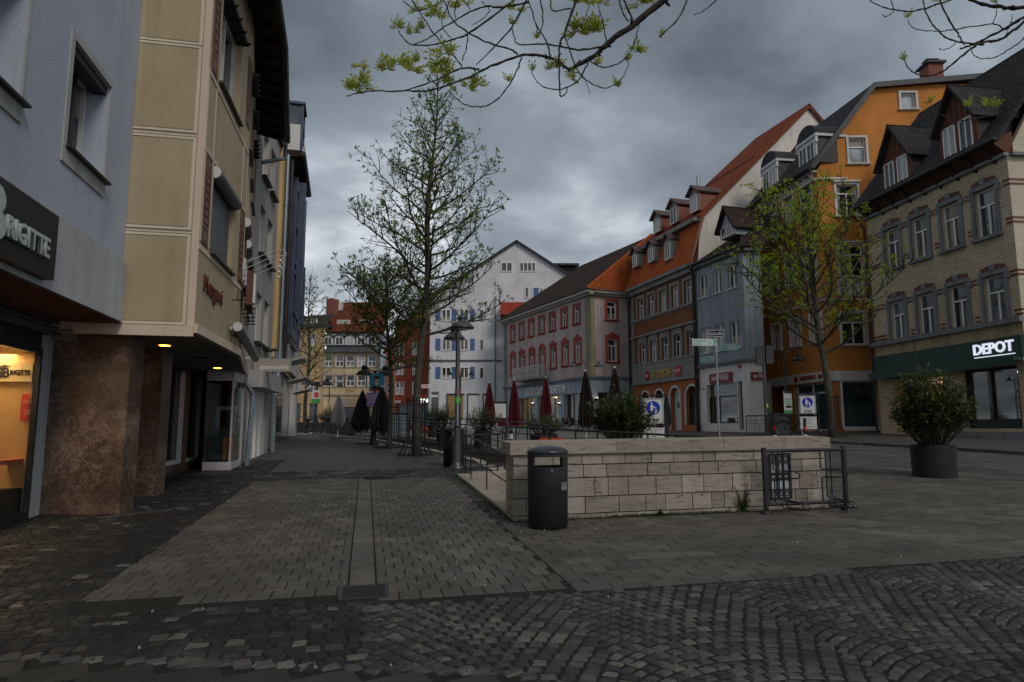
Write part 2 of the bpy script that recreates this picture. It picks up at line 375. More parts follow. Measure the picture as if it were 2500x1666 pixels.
# ------------------------------------------------------------------ ground
PIT1 = [(9.8, 2.3), (15.0, 2.3), (15.2, 3.15), (17.2, 3.05), (17.4, 3.5), (11.5, 5.6), (9.8, 6.2)]
KERB = [(18.2, 3.05), (20, 2.85), (24.7, 1.9), (31.7, .3), (38, -2.2), (44.5, -5.2)]
FARK = [(18.6, 5.0), (20.4, 4.9), (25.5, 4.2), (32.5, 2.7), (39, .3), (45.5, -2.7)]
PIT2 = KERB + FARK[::-1]
def inside(p, poly):
    x, y = p; r = False; j = len(poly) - 1
    for i in range(len(poly)):
        xi, yi = poly[i]; xj, yj = poly[j]
        if (yi > y) != (yj > y) and x < (xj - xi) * (y - yi) / (yj - yi) + xi: r = not r
        j = i
    return r
def in_pit(p): return inside(p, PIT1) or inside(p, PIT2)
def hz(u, v): return hgt(*uv2xy(u, v))
def W3(u, v, dz=0.0): x, y = uv2xy(u, v); return Vector((x, y, hgt(x, y) + dz))
def dense(poly):
    out = []
    for i in range(len(poly)):
        a, b_ = Vector(poly[i]), Vector(poly[(i + 1) % len(poly)]); L = (b_ - a).length; n = max(1, int(L / 1.0)) if L < 60 else 1
        out += [tuple(a + (b_ - a) * k / n) for k in range(n)]
    return out
def sheet(name, poly, dz, mat, extra=(), step=2.0, label=None):
    poly = dense(poly)
    vs = [Vector(p) for p in poly]; ed = [(i, (i + 1) % len(poly)) for i in range(len(poly))]
    for pit in (PIT1, PIT2):
        if any(inside(p, poly) for p in pit):
            k = len(vs); vs += [Vector(p) for p in pit]; ed += [(k + i, k + (i + 1) % len(pit)) for i in range(len(pit))]
    us = [p[0] for p in poly]; vv = [p[1] for p in poly]
    a = max(min(us), -14); step = 1.0 if max(us) < 60 else 2.0
    while a < min(max(us), 66):
        b_ = max(min(vv), -30)
        while b_ < min(max(vv), 40):
            if inside((a + .01, b_ + .013), poly): vs.append(Vector((a + .01, b_ + .013)))
            b_ += step
        a += step
    vs += [Vector(p) for p in extra]
    co, _, fa, *_r = delaunay_2d_cdt(vs, ed, [], 0, 1e-5)
    mb = MB(); mb.v = [W3(p[0], p[1], dz) for p in co]
    for t in fa:
        c = ((co[t[0]][0] + co[t[1]][0] + co[t[2]][0]) / 3, (co[t[0]][1] + co[t[1]][1] + co[t[2]][1]) / 3)
        if inside(c, poly) and not in_pit(c):
            A, B, D = (mb.v[i] for i in t)
            if (B - A).cross(D - A).z < 0: t = (t[0], t[2], t[1])
            mb.f.append(tuple(t)); mb.c.append(None)
    o = mb.build(name, mat, uv=False); tag(o, label, kind='structure')
    # street-frame uv so that brick patterns follow the street
    lay = o.data.uv_layers.new(name='UVMap')
    for l in o.data.loops:
        q = o.data.vertices[l.vertex_index].co; u, v = xy2uv(q.x, q.y); lay.data[l.index].uv = (v, u)
    return o
far = [(-60, y) for y in range(-120, 121, 40)] + [(x, y) for x in (90, 140, 200, 280) for y in range(-200, 201, 50)] + [(x, y) for x in range(-40, 80, 20) for y in (-150, -90, -50, 60, 100, 150)]
gnd = brick('ground_setts', (.085, .08, .073), (.058, .056, .053), (.02, .02, .018), .22, .14, .012, .5, .75, grime=.3)
pavfar = brick('far_pavers', (.095, .088, .080), (.075, .071, .064), (.022, .021, .018), .19, .27, .012, .5, .7, grime=.3)
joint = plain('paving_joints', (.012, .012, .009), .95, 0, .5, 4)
asph = plain('asphalt', (.060, .059, .057), .8, 0, .45, 1.2, .5, 120)
sidew = brick('sidewalk_setts', (.13, .12, .11), (.09, .085, .08), (.035, .035, .03), .16, .12, .012, .5, .75, grime=.35)
sheet('ground', [(-80, -210), (320, -210), (320, 210), (-80, 210)], 0, gnd, far)
sheet('central_paving', [(17.25, -2.3), (17.3, 1.9), (18, 2.95), (24.7, 1.7), (31.7, .1), (38, -2.4), (44.5, -5.4), (46, -9.5), (36, -6.3), (26, -3.2)], .014, pavfar)
sheet('paving_bed', [(1.5, -9), (21, -9), (21, 1.85), (9.5, 1.85), (9.5, 11.8), (1.5, 13)], .0125, joint)
sheet('road', [(-6, 12.6), (6, 12.7), (11, 12.4), (15.1, 11.4), (19, 10.2), (24, 9.6), (24.5, 15.6), (18.5, 16.9), (15.2, 17.4), (-6, 18.4)], .008, asph)
sheet('square_paving', [(24, 5.2), (47, .5), (66, 2), (66, 16), (36, 16), (28, 15.4), (24, 15.6)], .006, plain('square_slabs', (.12, .117, .108), .8, 0, .25, .8))
# road gutters of darker stones
def strip_uv(name, line, w, h, mat, col=None, dz=0, label=None, kind='structure', parent=None, cat=None):
    mb = MB()
    for i in range(len(line) - 1):
        a, b_ = Vector(line[i]), Vector(line[i + 1]); n = max(1, int((b_ - a).length / 1.0)); d = (b_ - a).normalized(); q = Vector((-d.y, d.x)) * w / 2
        for k in range(n):
            p, r = a + (b_ - a) * k / n + d * .006, a + (b_ - a) * (k + 1) / n - d * .006
            P = [p - q, r - q, r + q, p + q]
            mb.box8([W3(*c, dz - .12) for c in P] + [W3(*c, dz + h) for c in P], rnd.random())
    o = mb.build(name, mat, parent)
    if kind: tag(o, label, cat, kind=kind)
    else: tag(o, label, cat)
    return o
kerbst = stonemat('kerb_granite', [(0, (.07, .07, .068)), (.5, (.12, .115, .11)), (1, (.18, .17, .16))])
strip_uv('road_kerb', [(4, 17.9), (15.2, 17.55), (18.5, 17.05), (24.5, 15.75)], .16, .10, kerbst)
strip_uv('road_gutter', [(4, 12.75), (11, 12.35), (15.1, 11.3), (19, 10.1), (24, 9.5)], .32, .022, kerbst)
# ---- individually laid stones
def stone(mb, c, du, dv, rot, gap, jit, h, tint, bev=.010):
    cu, cv = c; ca, sa = math.cos(rot), math.sin(rot); pts = []; ins = []
    for a, b_ in ((-1, -1), (1, -1), (1, 1), (-1, 1)):
        x = a * (du / 2 - gap / 2) + rnd.uniform(-jit, jit); y = b_ * (dv / 2 - gap / 2) + rnd.uniform(-jit, jit)
        pts.append((cu + x * ca - y * sa, cv + x * sa + y * ca)); x -= a * bev; y -= b_ * bev
        ins.append((cu + x * ca - y * sa, cv + x * sa + y * ca))
    i = len(mb.v); hh = h + rnd.uniform(-.2, .2) * bev
    tilt = (rnd.uniform(-1, 1) * bev * .25, rnd.uniform(-1, 1) * bev * .25)
    mb.v += [W3(p[0], p[1], .004) for p in pts] + [W3(p[0], p[1], hh - bev * .75) for p in pts] + [W3(p[0], p[1], hh + (tilt[0] if k < 2 else -tilt[0]) + (tilt[1] if k in (0, 3) else -tilt[1])) for k, p in enumerate(ins)]
    for k in range(4):
        l = (k + 1) % 4; mb.f += [(i + k, i + l, i + 4 + l, i + 4 + k)[::-1], (i + 4 + k, i + 4 + l, i + 8 + l, i + 8 + k)[::-1]]; mb.c += [tint, tint]
    mb.f.append((i + 8, i + 9, i + 10, i + 11)[::-1]); mb.c.append(tint)
def finish(mb, name, mat):
    # orientation: make tops face up
    if mb.f:
        f = mb.f[8]; n = (mb.v[f[1]] - mb.v[f[0]]).cross(mb.v[f[2]] - mb.v[f[0]])
        if n.z < 0: mb.f = [g[::-1] for g in mb.f]
    return tag(mb.build(name, mat, uv=False), kind='structure')
def slab_edge(v): return 5.08 - (v + 2.36) * .31 if v < .95 else -9
def north(v): return 5.72 + max(0, v - 3) * .075 + (.12 - .2 * v if v < 0 else 0)
# concrete pavers in the middle
m_pav = stonemat('paver_concrete', [(0, (.080, .074, .066)), (.5, (.128, .118, .104)), (1, (.175, .162, .142))], .7, .3)
mb = MB()
du = .262; r_ = 0; u = 5.98
while u < 15.3:
    for side, (v0, v1, dv, gp) in enumerate(((-2.25, -.12, .178, .010), (.13, 1.78, .178, .010))):
        v = v0 + (dv / 2 if r_ % 2 else 0)
        if r_ % 2 and u > north(v0) + .1: stone(mb, (u, v0 + dv / 4), du, dv / 2, 0, gp, .002, .02, rnd.random() * .6 + .2, .005)
        while v < v1 - .02:
            w = min(dv, v1 - v)
            if w > .05 and u > north(v) + .1: stone(mb, (u, v + w / 2), du, w, 0, gp, .0025, .02, rnd.betavariate(1.4, 1.4), .006)
            v += dv
    u += du; r_ += 1
finish(mb, 'paver_field', m_pav)
mb = MB(); u = 6.3      # drainage strip of long slabs
while u < 15.3: stone(mb, (u + .25, .005), .5, .235, 0, .01, .001, .018, rnd.uniform(.55, .95), .004); u += .5
finish(mb, 'channel_strip', m_pav)
mb = MB(); u = 5.85; r_ = 0   # larger pavers before the wall, to the right
while u < 21:
    vmax = 30 if u > 99 else 12.2
    v = 1.785
    if r_ % 2:
        if u > north(v) + .02 and u < 9.24: stone(mb, (u, v + .085), .2, .17, 0, .009, .003, .02, rnd.random() * .8, .006)
        v += .17
    while v < vmax:
        ok = u > north(v) + .02 and not (u > 9.24 and v < 7.0) and v < 12.6 - max(0, u - 11) * .27
        if ok: stone(mb, (u, v + .17), .2, .34, 0, .009, .003, .02, rnd.betavariate(1.3, 1.3), .006)
        v += .34
    u += .2; r_ += 1
finish(mb, 'broad_pavers', m_pav)
# left: dark random setts along the shops
m_dark = stonemat('dark_setts', [(0, (.014, .015, .017)), (.55, (.030, .031, .033)), (.75, (.055, .050, .045)), (.9, (.10, .095, .083)), (1, (.19, .18, .155))], .55, .35)
mb = MB(); u = 4.4; r_ = 0
while u < 21:
    v = -9.2 + rnd.uniform(0, .1); du = rnd.uniform(.085, .12)
    while v < -2.25:
        dv = rnd.uniform(.09, .17)
        vmin = -8.6
        if v > vmin and u > slab_edge(v) + .05: stone(mb, (u, v + dv / 2), du, min(dv, -2.25 - v + .02), rnd.uniform(-.03, .03), .010, .006, .022, min(1, max(0, rnd.gauss(.38, .28))), .012)
        v += dv
    u += du; r_ += 1
# dark band at the near end of the pavers and the cross band at the far end
def band(mb, ulo, uhi, v0, v1, mean, sd):
    u = ulo
    while u < uhi:
        v = v0; du = rnd.uniform(.09, .12)
        while v < v1:
            dv = rnd.uniform(.09, .16)
            if slab_edge(v) + .04 < u < 21 and (u < north(v) - .02 or u > 15): stone(mb, (u, v + dv / 2 + .05 * math.sin(u * 9)), du, dv, .06 * math.sin(v * 2.5 + u), .011, .008, .022, min(1, max(0, rnd.gauss(mean, sd))), .012)
            v += dv
        u += du
band(mb, 4.0, 5.98, -2.25, .05, .42, .34); band(mb, 15.3, 17.3, -2.3, 1.7, .45, .3)
finish(mb, 'dark_cobblestones', m_dark)
# right: grey granite in fan arcs
m_gran = stonemat('granite_cobbles', [(0, (.034, .036, .038)), (.3, (.064, .068, .072)), (.6, (.105, .103, .098)), (.85, (.145, .136, .12)), (1, (.20, .185, .16))], .6, .4)
mb = MB(); Wb = 1.45; Rr = 1.08; sz = .108
for bnd in range(-1, 9):
    vc = .1 + Wb * (bnd + .5); row = 0; u0 = .2
    while u0 < 8.5:
        nrow = int(Wb * 1.12 / sz); hw = math.asin(Wb / 2 / Rr); nn_ = int(2 * hw * Rr / sz)
        for k in range(nn_):
            a = -hw + 2 * hw * (k + .5 + (.25 if row % 2 else -.25)) / nn_
            vv = vc + Rr * math.sin(a); uu = u0 + Rr * math.cos(a) - Rr
            if abs(vv - vc) > Wb / 2 + .01: continue
            if vv > .0 and max(.2, slab_edge(vv) + .03) < uu < north(vv) - .02 and vv < 12.5:
                stone(mb, (uu, vv), sz * math.cos(a), 2 * hw * Rr / nn_, a, .017, .006, .024, min(1, max(0, rnd.gauss(.5, .30))), .016)
        u0 += sz; row += 1
# border rows (Laeufer) along the slabs and pavers
v = -2.3
while v < .95:
    stone(mb, (slab_edge(v) + .09, v), .12, .13, -.3, .012, .008, .024, min(1, max(0, rnd.gauss(.55, .25))), .013); v += .133
finish(mb, 'granite_cobblestones', m_gran)
# big slabs at the very front
mb = MB(); u = 1.0; r_ = 0
m_slab = stonemat('big_slabs', [(0, (.035, .034, .031)), (1, (.060, .057, .052))], .75, .25)
for row in range(12):
    off = row * .30
    v = -8 + (.2 if row % 2 else 0)
    while v < .95:
        uu = slab_edge(v + .2) - .17 - off
        if v + .4 < .99: stone(mb, (uu, v + .2), .29, .40 * 1.04, -math.atan(.31), .012, .002, .022, rnd.random(), .006)
        v += .40
finish(mb, 'front_slabs', m_slab)
# small setts beside the low kerb and under the lamp
mb = MB(); 
for iu in range(90):
    for iv in range(4):
        u = 9.2 + iu * .07
        v = 1.80 + iv * .06 - .02 * math.sin(u)
        stone(mb, (u, v), .066, .056, 0, .012, .004, .022, rnd.random(), .008)
u = 15.35
while u < 21:
    v = 1.75
    while v < 3.0:
        if not in_pit((u, v)) and v < 2.95 - .12 * max(0, u - 18): stone(mb, (u, v), .09, .09, rnd.uniform(-.1, .1), .014, .008, .022, rnd.random(), .011)
        v += .094
    u += .094
finish(mb, 'small_setts', m_gran)
# ---- drain grating and manhole
gr = thing('drain_grating', W3(6.1, .02, .0), 'rectangular iron drain grating at the near end of the pale channel strip', 'drain')
mb = MB()
def uvbox(mb, u0, u1, v0, v1, z0, z1):
    mb.box8([W3(u0, v0, z0), W3(u0, v1, z0), W3(u1, v1, z0), W3(u1, v0, z0), W3(u0, v0, z1), W3(u0, v1, z1), W3(u1, v1, z1), W3(u1, v0, z1)])
for k in range(13): uvbox(mb, 5.93 + k * .029, 5.944 + k * .029, -.15, .19, .006, .028)
mb.build('slats', black, gr)
mb = MB()
for a in ((5.90, 5.925, -.185, .225), (6.305, 6.33, -.185, .225), (5.926, 6.304, -.185, -.155), (5.926, 6.304, .195, .225)): uvbox(mb, *a, .002, .03)
mb.build('frame', anthracite, gr)
c = G(928, 1168); mh = thing('manhole_cover', c, 'round iron manhole cover set in the dark cross band of cobbles', 'manhole cover')
mb = MB(); mb.lathe([(.40, .004), (.40, .030), (.36, .030), (.355, .026), (0, .026)], c, 28)
for k in range(-4, 5): mb.box(c.x - math.sqrt(.12 - (k * .07) ** 2) if (k * .07) ** 2 < .12 else c.x, c.x + math.sqrt(max(0, .12 - (k * .07) ** 2)), c.y + k * .07 - .01, c.y + k * .07 + .01, c.z + .02, c.z + .032)
mb.build('lid', black, mh)
# ---- sunken openings: walls, floor, steps
trav = brick('travertine_blocks', (.43, .385, .315), (.34, .30, .245), (.05, .045, .04), .62, .21, .006, .5, .75, grime=.2)
def pitwalls(name, poly, depth):
    mb = MB(); n = len(poly)
    for i in range(n):
        a, b_ = poly[i], poly[(i + 1) % n]; mb.face([W3(*a, -.01), W3(*b_, -.01), W3(*b_, -depth), W3(*a, -depth)])
    o = mb.build(name + '_walls', trav); tag(o, kind='structure')
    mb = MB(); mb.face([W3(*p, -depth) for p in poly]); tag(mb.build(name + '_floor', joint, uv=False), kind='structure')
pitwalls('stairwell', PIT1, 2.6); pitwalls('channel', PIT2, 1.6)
mb = MB()
for k in range(11): uvbox(mb, 14.2 - k * .33, 14.9 - k * .33, 2.35, 3.6 if k < 4 else 4.4, -.17 * (k + 1) - .2, -.17 * (k + 1))
tag(mb.build('steps', plain('step_stone', (.25, .23, .2), .8)), kind='structure')
# ------------------------------------------------------------------ building kit
def wall_holes(mb, F_, s0, s1, z0, z1, ops, dep=.28, n0=0.0):
    """front skin with real openings and their reveals"""
    ss = sorted({s0, s1} | {min(max(x, s0), s1) for o in ops for x in o[:2]}); zs = sorted({z0, z1} | {min(max(x, z0), z1) for o in ops for x in o[2:4]})
    for i in range(len(ss) - 1):
        run = None
        for j in range(len(zs) - 1):
            a, b, c, d = ss[i], ss[i + 1], zs[j], zs[j + 1]
            if b - a < 1e-4 or d - c < 1e-4: continue
            m, n = (a + b) / 2, (c + d) / 2
            hole = any(o[0] < m < o[1] and o[2] < n < o[3] for o in ops)
            if hole:
                if run: mb.face([F_.P(a, n0, run[0]), F_.P(b, n0, run[0]), F_.P(b, n0, run[1]), F_.P(a, n0, run[1])]); run = None
            else: run = (c, d) if run is None else (run[0], d)
        if run: mb.face([F_.P(a, n0, run[0]), F_.P(b, n0, run[0]), F_.P(b, n0, run[1]), F_.P(a, n0, run[1])])
    for a, b, c, d in [o[:4] for o in ops]:
        P = F_.P; q = n0 - dep
        mb.face([P(a, n0, c), P(a, q, c), P(a, q, d), P(a, n0, d)]); mb.face([P(b, n0, c), P(b, n0, d), P(b, q, d), P(b, q, c)])
        mb.face([P(a, n0, d), P(a, q, d), P(b, q, d), P(b, n0, d)]); mb.face([P(a, n0, c), P(b, n0, c), P(b, q, c), P(a, q, c)])
def house(name, base, label, cat='building', group=None): return thing(name, (base[0], base[1], hgt(base[0], base[1])), label, cat, group)
def body(root, name, mat, faces, back, z0, z1, extra=None):
    """faces: [(F, ops)] joined walls; back: list of xy closing the plan behind"""
    mb = MB()
    for F_, ops in faces: wall_holes(mb, F_, 0, F_.L, z0, z1, ops)
    pts = [faces[-1][0].B.to_2d()] + [Vector(b) for b in back] + [faces[0][0].A.to_2d()]
    if back:
        for a, b in zip(pts, pts[1:]): mb.face([(a.x, a.y, z0), (b.x, b.y, z0), (b.x, b.y, z1), (a.x, a.y, z1)])
    if extra: extra(mb)
    return mb.build(name, mat, root)
def window(root, F_, s, z, w, h, rec=.16, fw=.055, mull=1, tr=None, pane=None, frame=None, sur=None, sill=None, n0=0.0, ped=None, surmat=None, sillmat=None, shutter=None, shmat=None, name='window'):
    """pane at depth rec behind the wall face (negative = applied); s,z = centre.  Returns opening"""
    s0, s1, z0, z1 = s - w / 2, s + w / 2, z - h / 2, z + h / 2
    mb = MB(); q = n0 - rec
    mb.fb(F_, s0, s1, q - .03, q, z0, z1); win = mb.build(name, pane or rnd.choice(PANES), root)
    mb = MB(); a, b = q - .005 if rec < 0 else q + .003, q + .055
    mb.fb(F_, s0, s0 + fw, a, b, z0, z1); mb.fb(F_, s1 - fw, s1, a, b, z0, z1); mb.fb(F_, s0 + fw, s1 - fw, a, b, z0, z0 + fw); mb.fb(F_, s0 + fw, s1 - fw, a, b, z1 - fw, z1)
    for k in range(mull):
        c = s0 + w * (k + 1) / (mull + 1); top = z1 - fw if tr is None or tr < 0 else z0 + h * tr - fw / 2
        mb.fb(F_, c - fw * .55, c + fw * .55, a, b + .004, z0 + fw, top)
    if tr: zt = z0 + h * abs(tr); mb.fb(F_, s0 + fw, s1 - fw, a, b + .008, zt - fw * .5, zt + fw * .5)
    mb.build('frame', frame or white, win)
    if .5 < w < 1.6 and h > 1.1 and rnd.random() < .6:
        k_ = rnd.choice((0, 1, 1, 2, 3)); mb = MB(); e0, e1, g0, g1 = s0 + fw, s1 - fw, z0 + fw, z1 - fw; H_ = g1 - g0
        if k_ == 0: mb.fb(F_, e0, e1, q + .0005, q + .002, g1 - H_ * rnd.uniform(.2, .6), g1)
        elif k_ == 1:
            for x in range(3): mb.fb(F_, e0 + x * .06, e0 + x * .06 + .05, q + .0005, q + .004, g0, g1); mb.fb(F_, e1 - x * .06 - .05, e1 - x * .06, q + .0005, q + .004, g0, g1)
        elif k_ == 2: mb.fb(F_, e0, e1, q + .0005, q + .002, g0, g0 + H_ * rnd.uniform(.25, .45))
        else: mb.fb(F_, e0, (e0 + e1) / 2, q + .0005, q + .002, g0, g1)
        mb.build('curtain', rnd.choice(CURT), win)
    if sur:
        sw, so = sur; mb = MB()
        mb.fb(F_, s0 - sw, s0, n0 + .002, n0 + so, z0, z1 + sw); mb.fb(F_, s1, s1 + sw, n0 + .002, n0 + so, z0, z1 + sw); mb.fb(F_, s0, s1, n0 + .002, n0 + so, z1, z1 + sw)
        mb.fb(F_, s0 - sw, s1 + sw, n0 + .002, n0 + so, z0 - sw * .8, z0)
        if ped == 'curve':
            pr = [(-.62, 0), (-.62, .10), (-.40, .12), (-.15, .30), (0, .36), (.15, .30), (.40, .12), (.62, .10), (.62, 0)]
            mb.prism([F_.P(s + (w / 2 + sw) * a / .62 * 1.02, n0 + .002, z1 + sw + b) for a, b in pr], F_.n * (so + .05))
        if ped == 'hood': mb.fb(F_, s0 - sw - .06, s1 + sw + .06, n0 + .002, n0 + so + .1, z1 + sw, z1 + sw + .09)
        if ped == 'tri': mb.prism([F_.P(s0 - sw - .1, n0 + .002, z1 + sw), F_.P(s, n0 + .002, z1 + sw + .34), F_.P(s1 + sw + .1, n0 + .002, z1 + sw)], F_.n * (so + .05))
        mb.build('surround', surmat, win)
    if sill:
        mb = MB(); e_, pr = sill; mb.fb(F_, s0 - e_, s1 + e_, q, n0 + pr, z0 - .07, z0 - .004); mb.build('sill', sillmat or surmat or frame or white, win)
    if shutter:
        for x in shutter:
            mb = MB(); mb.fb(F_, x[0], x[1], n0 + .003, n0 + .045, z0, z1)
            for k in range(int(h / .12)): mb.fb(F_, x[0] + .05, x[1] - .05, n0 + .046, n0 + .06, z0 + .05 + k * .12, z0 + .11 + k * .12)
            mb.build('shutter', shmat, win)
    return (s0, s1, z0, z1)
def rowpts(F_, p1, p2, n, off=0):
    a = F_.at(*p1, off); b = F_.at(*p2, off); return [(a[0] + (b[0] - a[0]) * k / max(1, n - 1), a[1] + (b[1] - a[1]) * k / max(1, n - 1)) for k in range(n)]
CURT = [glossy_pane('curtain_white', (.26, .26, .25), .25, (.34, .34, .33)), glossy_pane('curtain_grey', (.13, .14, .15), .2, (.17, .18, .19)), glossy_pane('curtain_warm', (.20, .16, .12), .25, (.27, .22, .16))]
def level(pts): z = sum(p[1] for p in pts) / len(pts); return [(p[0], z) for p in pts]
def bar(root, name, F_, s0, s1, n0, n1, z0, z1, mat, label=None): mb = MB(); mb.fb(F_, s0, s1, n0, n1, z0, z1); return mb.build(name, mat, root, label=label)
def slab(mb, pts, th=.18):
    """roof surface pts (any order loop) with thickness downwards along its normal"""
    pts = [Vector(p) for p in pts]; n = (pts[1] - pts[0]).cross(pts[2] - pts[0]).normalized()
    if n.z < 0: n = -n; pts = pts[::-1]
    mb.prism([p - n * th for p in pts], n * th)
def pipe_run(root, name, pts, r, mat, brackets=True, label=None):
    mb = MB(); mb.tube(pts, r, 8)
    if brackets:
        a, b = Vector(pts[0]), Vector(pts[-1])
        for p, q in zip(pts, pts[1:]):
            p, q = Vector(p), Vector(q); n = int((q - p).length / 2.2)
            for k in range(1, n + 1): c = p + (q - p) * k / (n + 1); d = (q - p).normalized() * .03; mb.tube([c - d, c + d], r * 1.3, 8)
    return mb.build(name, mat, root, smooth=False, label=label)
def dormer(root, F_, s, set_, w, zb, ze, za, back, wallm, roofm, frontm, kind='gable', nwin=2, over=.18, winh=None, trim=None, boards=False):
    """front at n=-set_, running back; zb base, ze eave, za apex"""
    D = thing if False else None
    P = F_.P; n0 = -set_; nb = -set_ - back
    mb = MB(); mb.fb(F_, s - w / 2, s + w / 2, nb, n0, zb, ze)
    dm = mb.build('dormer', wallm, root)
    mb = MB(); mb.fb(F_, s - w / 2 - .01, s + w / 2 + .01, n0 + .002, n0 + .07, zb, ze)
    if kind == 'gable': mb.prism([P(s - w / 2, n0 + .002, ze), P(s, n0 + .002, za), P(s + w / 2, n0 + .002, ze)], F_.n * .05)
    if boards:
        for k in range(7):
            x = s - w / 2 + w * (k + .5) / 7; top = ze + (za - ze) * max(0, 1 - abs(x - s) / (w / 2)) - .05
            if top > ze + .06: mb.fb(F_, x - .02, x + .02, n0 + .053, n0 + .085, ze + .02, top)
    mb.build('front', frontm, dm)
    mb = MB()
    if kind == 'gable':
        k = (za - ze) / (w / 2); o = over
        for sg in (-1, 1):
            A = [P(s, n0 + over + .12, za + .06), P(s, nb, za + .06), P(s + sg * (w / 2 + o), nb, ze - k * o + .06), P(s + sg * (w / 2 + o), n0 + over + .12, ze - k * o + .06)]
            slab(mb, A, .1)
    elif kind == 'arch':
        m = 10; pr = [(math.cos(math.pi * (i / m)), math.sin(math.pi * (i / m))) for i in range(m + 1)]
        ring = [P(s + a * (w / 2 + .05), n0 + .12, ze + .1 + b * (za - ze)) for a, b in pr]
        mb.prism([P(s + w / 2 + .05, n0 + .12, ze)] + ring + [P(s - w / 2 - .05, n0 + .12, ze)], -F_.n * (back + .12))
    else:
        A = [P(s - w / 2 - over, n0 + over, ze + .08), P(s + w / 2 + over, n0 + over, ze + .08), P(s + w / 2 + over, nb, za + .08), P(s - w / 2 - over, nb, za + .08)]; slab(mb, A, .12)
    mb.build('dormer_roof', roofm, dm)
    if trim:
        mb = MB(); mb.fb(F_, s - w / 2 - .14, s + w / 2 + .14, n0 - .1, n0 + .16, ze - .1, ze + .06)
        for sg in (-1, 1): mb.fb(F_, s + sg * (w / 2 + .06) - .05, s + sg * (w / 2 + .06) + .05, n0 + .0, n0 + .14, ze - .45, ze - .1); mb.fb(F_, min(s + sg * (w / 2 + .03), s + sg * (w / 2 + .13)), max(s + sg * (w / 2 + .03), s + sg * (w / 2 + .13)), nb, n0 - .1, ze - .08, ze + .06)
        mb.build('cornice', trim, dm)
    wh = winh or (ze - zb) * .78; ww = (w - .3) / nwin - (.26 if boards else .1)
    for k in range(nwin):
        c = s + (k - (nwin - 1) / 2) * (w - .2) / nwin
        mb = MB(); mb.fb(F_, c - ww / 2, c + ww / 2, n0 + .072, n0 + .085, zb + .08, zb + .08 + wh); g = mb.build('window', rnd.choice(PANES), dm)
        mb = MB(); a, b = n0 + .072, n0 + .12; f_ = .05; z0, z1 = zb + .08, zb + .08 + wh
        mb.fb(F_, c - ww / 2 - f_, c - ww / 2, a, b, z0, z1); mb.fb(F_, c + ww / 2, c + ww / 2 + f_, a, b, z0, z1); mb.fb(F_, c - ww / 2, c + ww / 2, a, b, z0 - f_, z0); mb.fb(F_, c - ww / 2, c + ww / 2, a, b, z1, z1 + f_)
        mb.fb(F_, c - .025, c + .025, a, b - .01, z0, z1); g2 = mb.build('frame', white, dm)
    return dm
# interior of a shop: floor, back, sides, ceiling seen through clear glass
def room(root, F_, s0, s1, n0, n1, z0, z1, mat, name='interior'):
    mb = MB(); P = F_.P
    mb.face([P(s0, n1, z0), P(s1, n1, z0), P(s1, n1, z1), P(s0, n1, z1)]); mb.face([P(s0, n0, z0), P(s0, n1, z0), P(s0, n1, z1), P(s0, n0, z1)]); mb.face([P(s1, n0, z0), P(s1, n1, z0), P(s1, n1, z1), P(s1, n0, z1)])
    mb.face([P(s0, n0, z0), P(s1, n0, z0), P(s1, n1, z0), P(s0, n1, z0)]); mb.face([P(s0, n0, z1), P(s1, n0, z1), P(s1, n1, z1), P(s0, n1, z1)])
    return mb.build(name, mat, root)
def lamp_light(loc, power, col=(1, .72, .4), size=.25, rot=None, parent=None):
    l = bpy.data.lights.new('shop_lamp_light', 'AREA'); l.energy = power; l.color = col; l.size = size
    o = bpy.data.objects.new('shop_lamp_light', l); C.objects.link(o); o.location = loc
    if rot: o.rotation_euler = rot
    return o
def arch_fill(mb, F_, s0, s1, zs, zt, dep=.28, n0=0.0):
    """fills the corners between an arch (springing zs, crown zt) and its square opening"""
    c = (s0 + s1) / 2; r = (s1 - s0) / 2; m = 12
    arc = [(c + r * math.cos(math.pi * i / m), zs + (zt - zs) * math.sin(math.pi * i / m)) for i in range(m + 1)]
    P = F_.P
    for i in range(m):
        a, b = arc[i], arc[i + 1]
        mb.face([P(a[0], n0, a[1]), P(b[0], n0, b[1]), P(b[0], n0, zt), P(a[0], n0, zt)])
        mb.face([P(a[0], n0, a[1]), P(b[0], n0, b[1]), P(b[0], n0 - dep, b[1]), P(a[0], n0 - dep, a[1])])
def arch_ring(mb, F_, s0, s1, z0, zs, zt, wd, n0, n1):
    c = (s0 + s1) / 2; r = (s1 - s0) / 2; m = 12; inn = [(s1, z0)] + [(c + r * math.cos(math.pi * i / m), zs + (zt - zs) * math.sin(math.pi * i / m)) for i in range(m + 1)] + [(s0, z0)]
    out = [(s1 + wd, z0)] + [(c + (r + wd) * math.cos(math.pi * i / m), zs + (zt + wd - zs) * math.sin(math.pi * i / m)) for i in range(m + 1)] + [(s0 - wd, z0)]
    for i in range(len(inn) - 1):
        q = [inn[i], inn[i + 1], out[i + 1], out[i]]
        mb.box8([F_.P(x, n0, z) for x, z in q] + [F_.P(x, n1, z) for x, z in q])

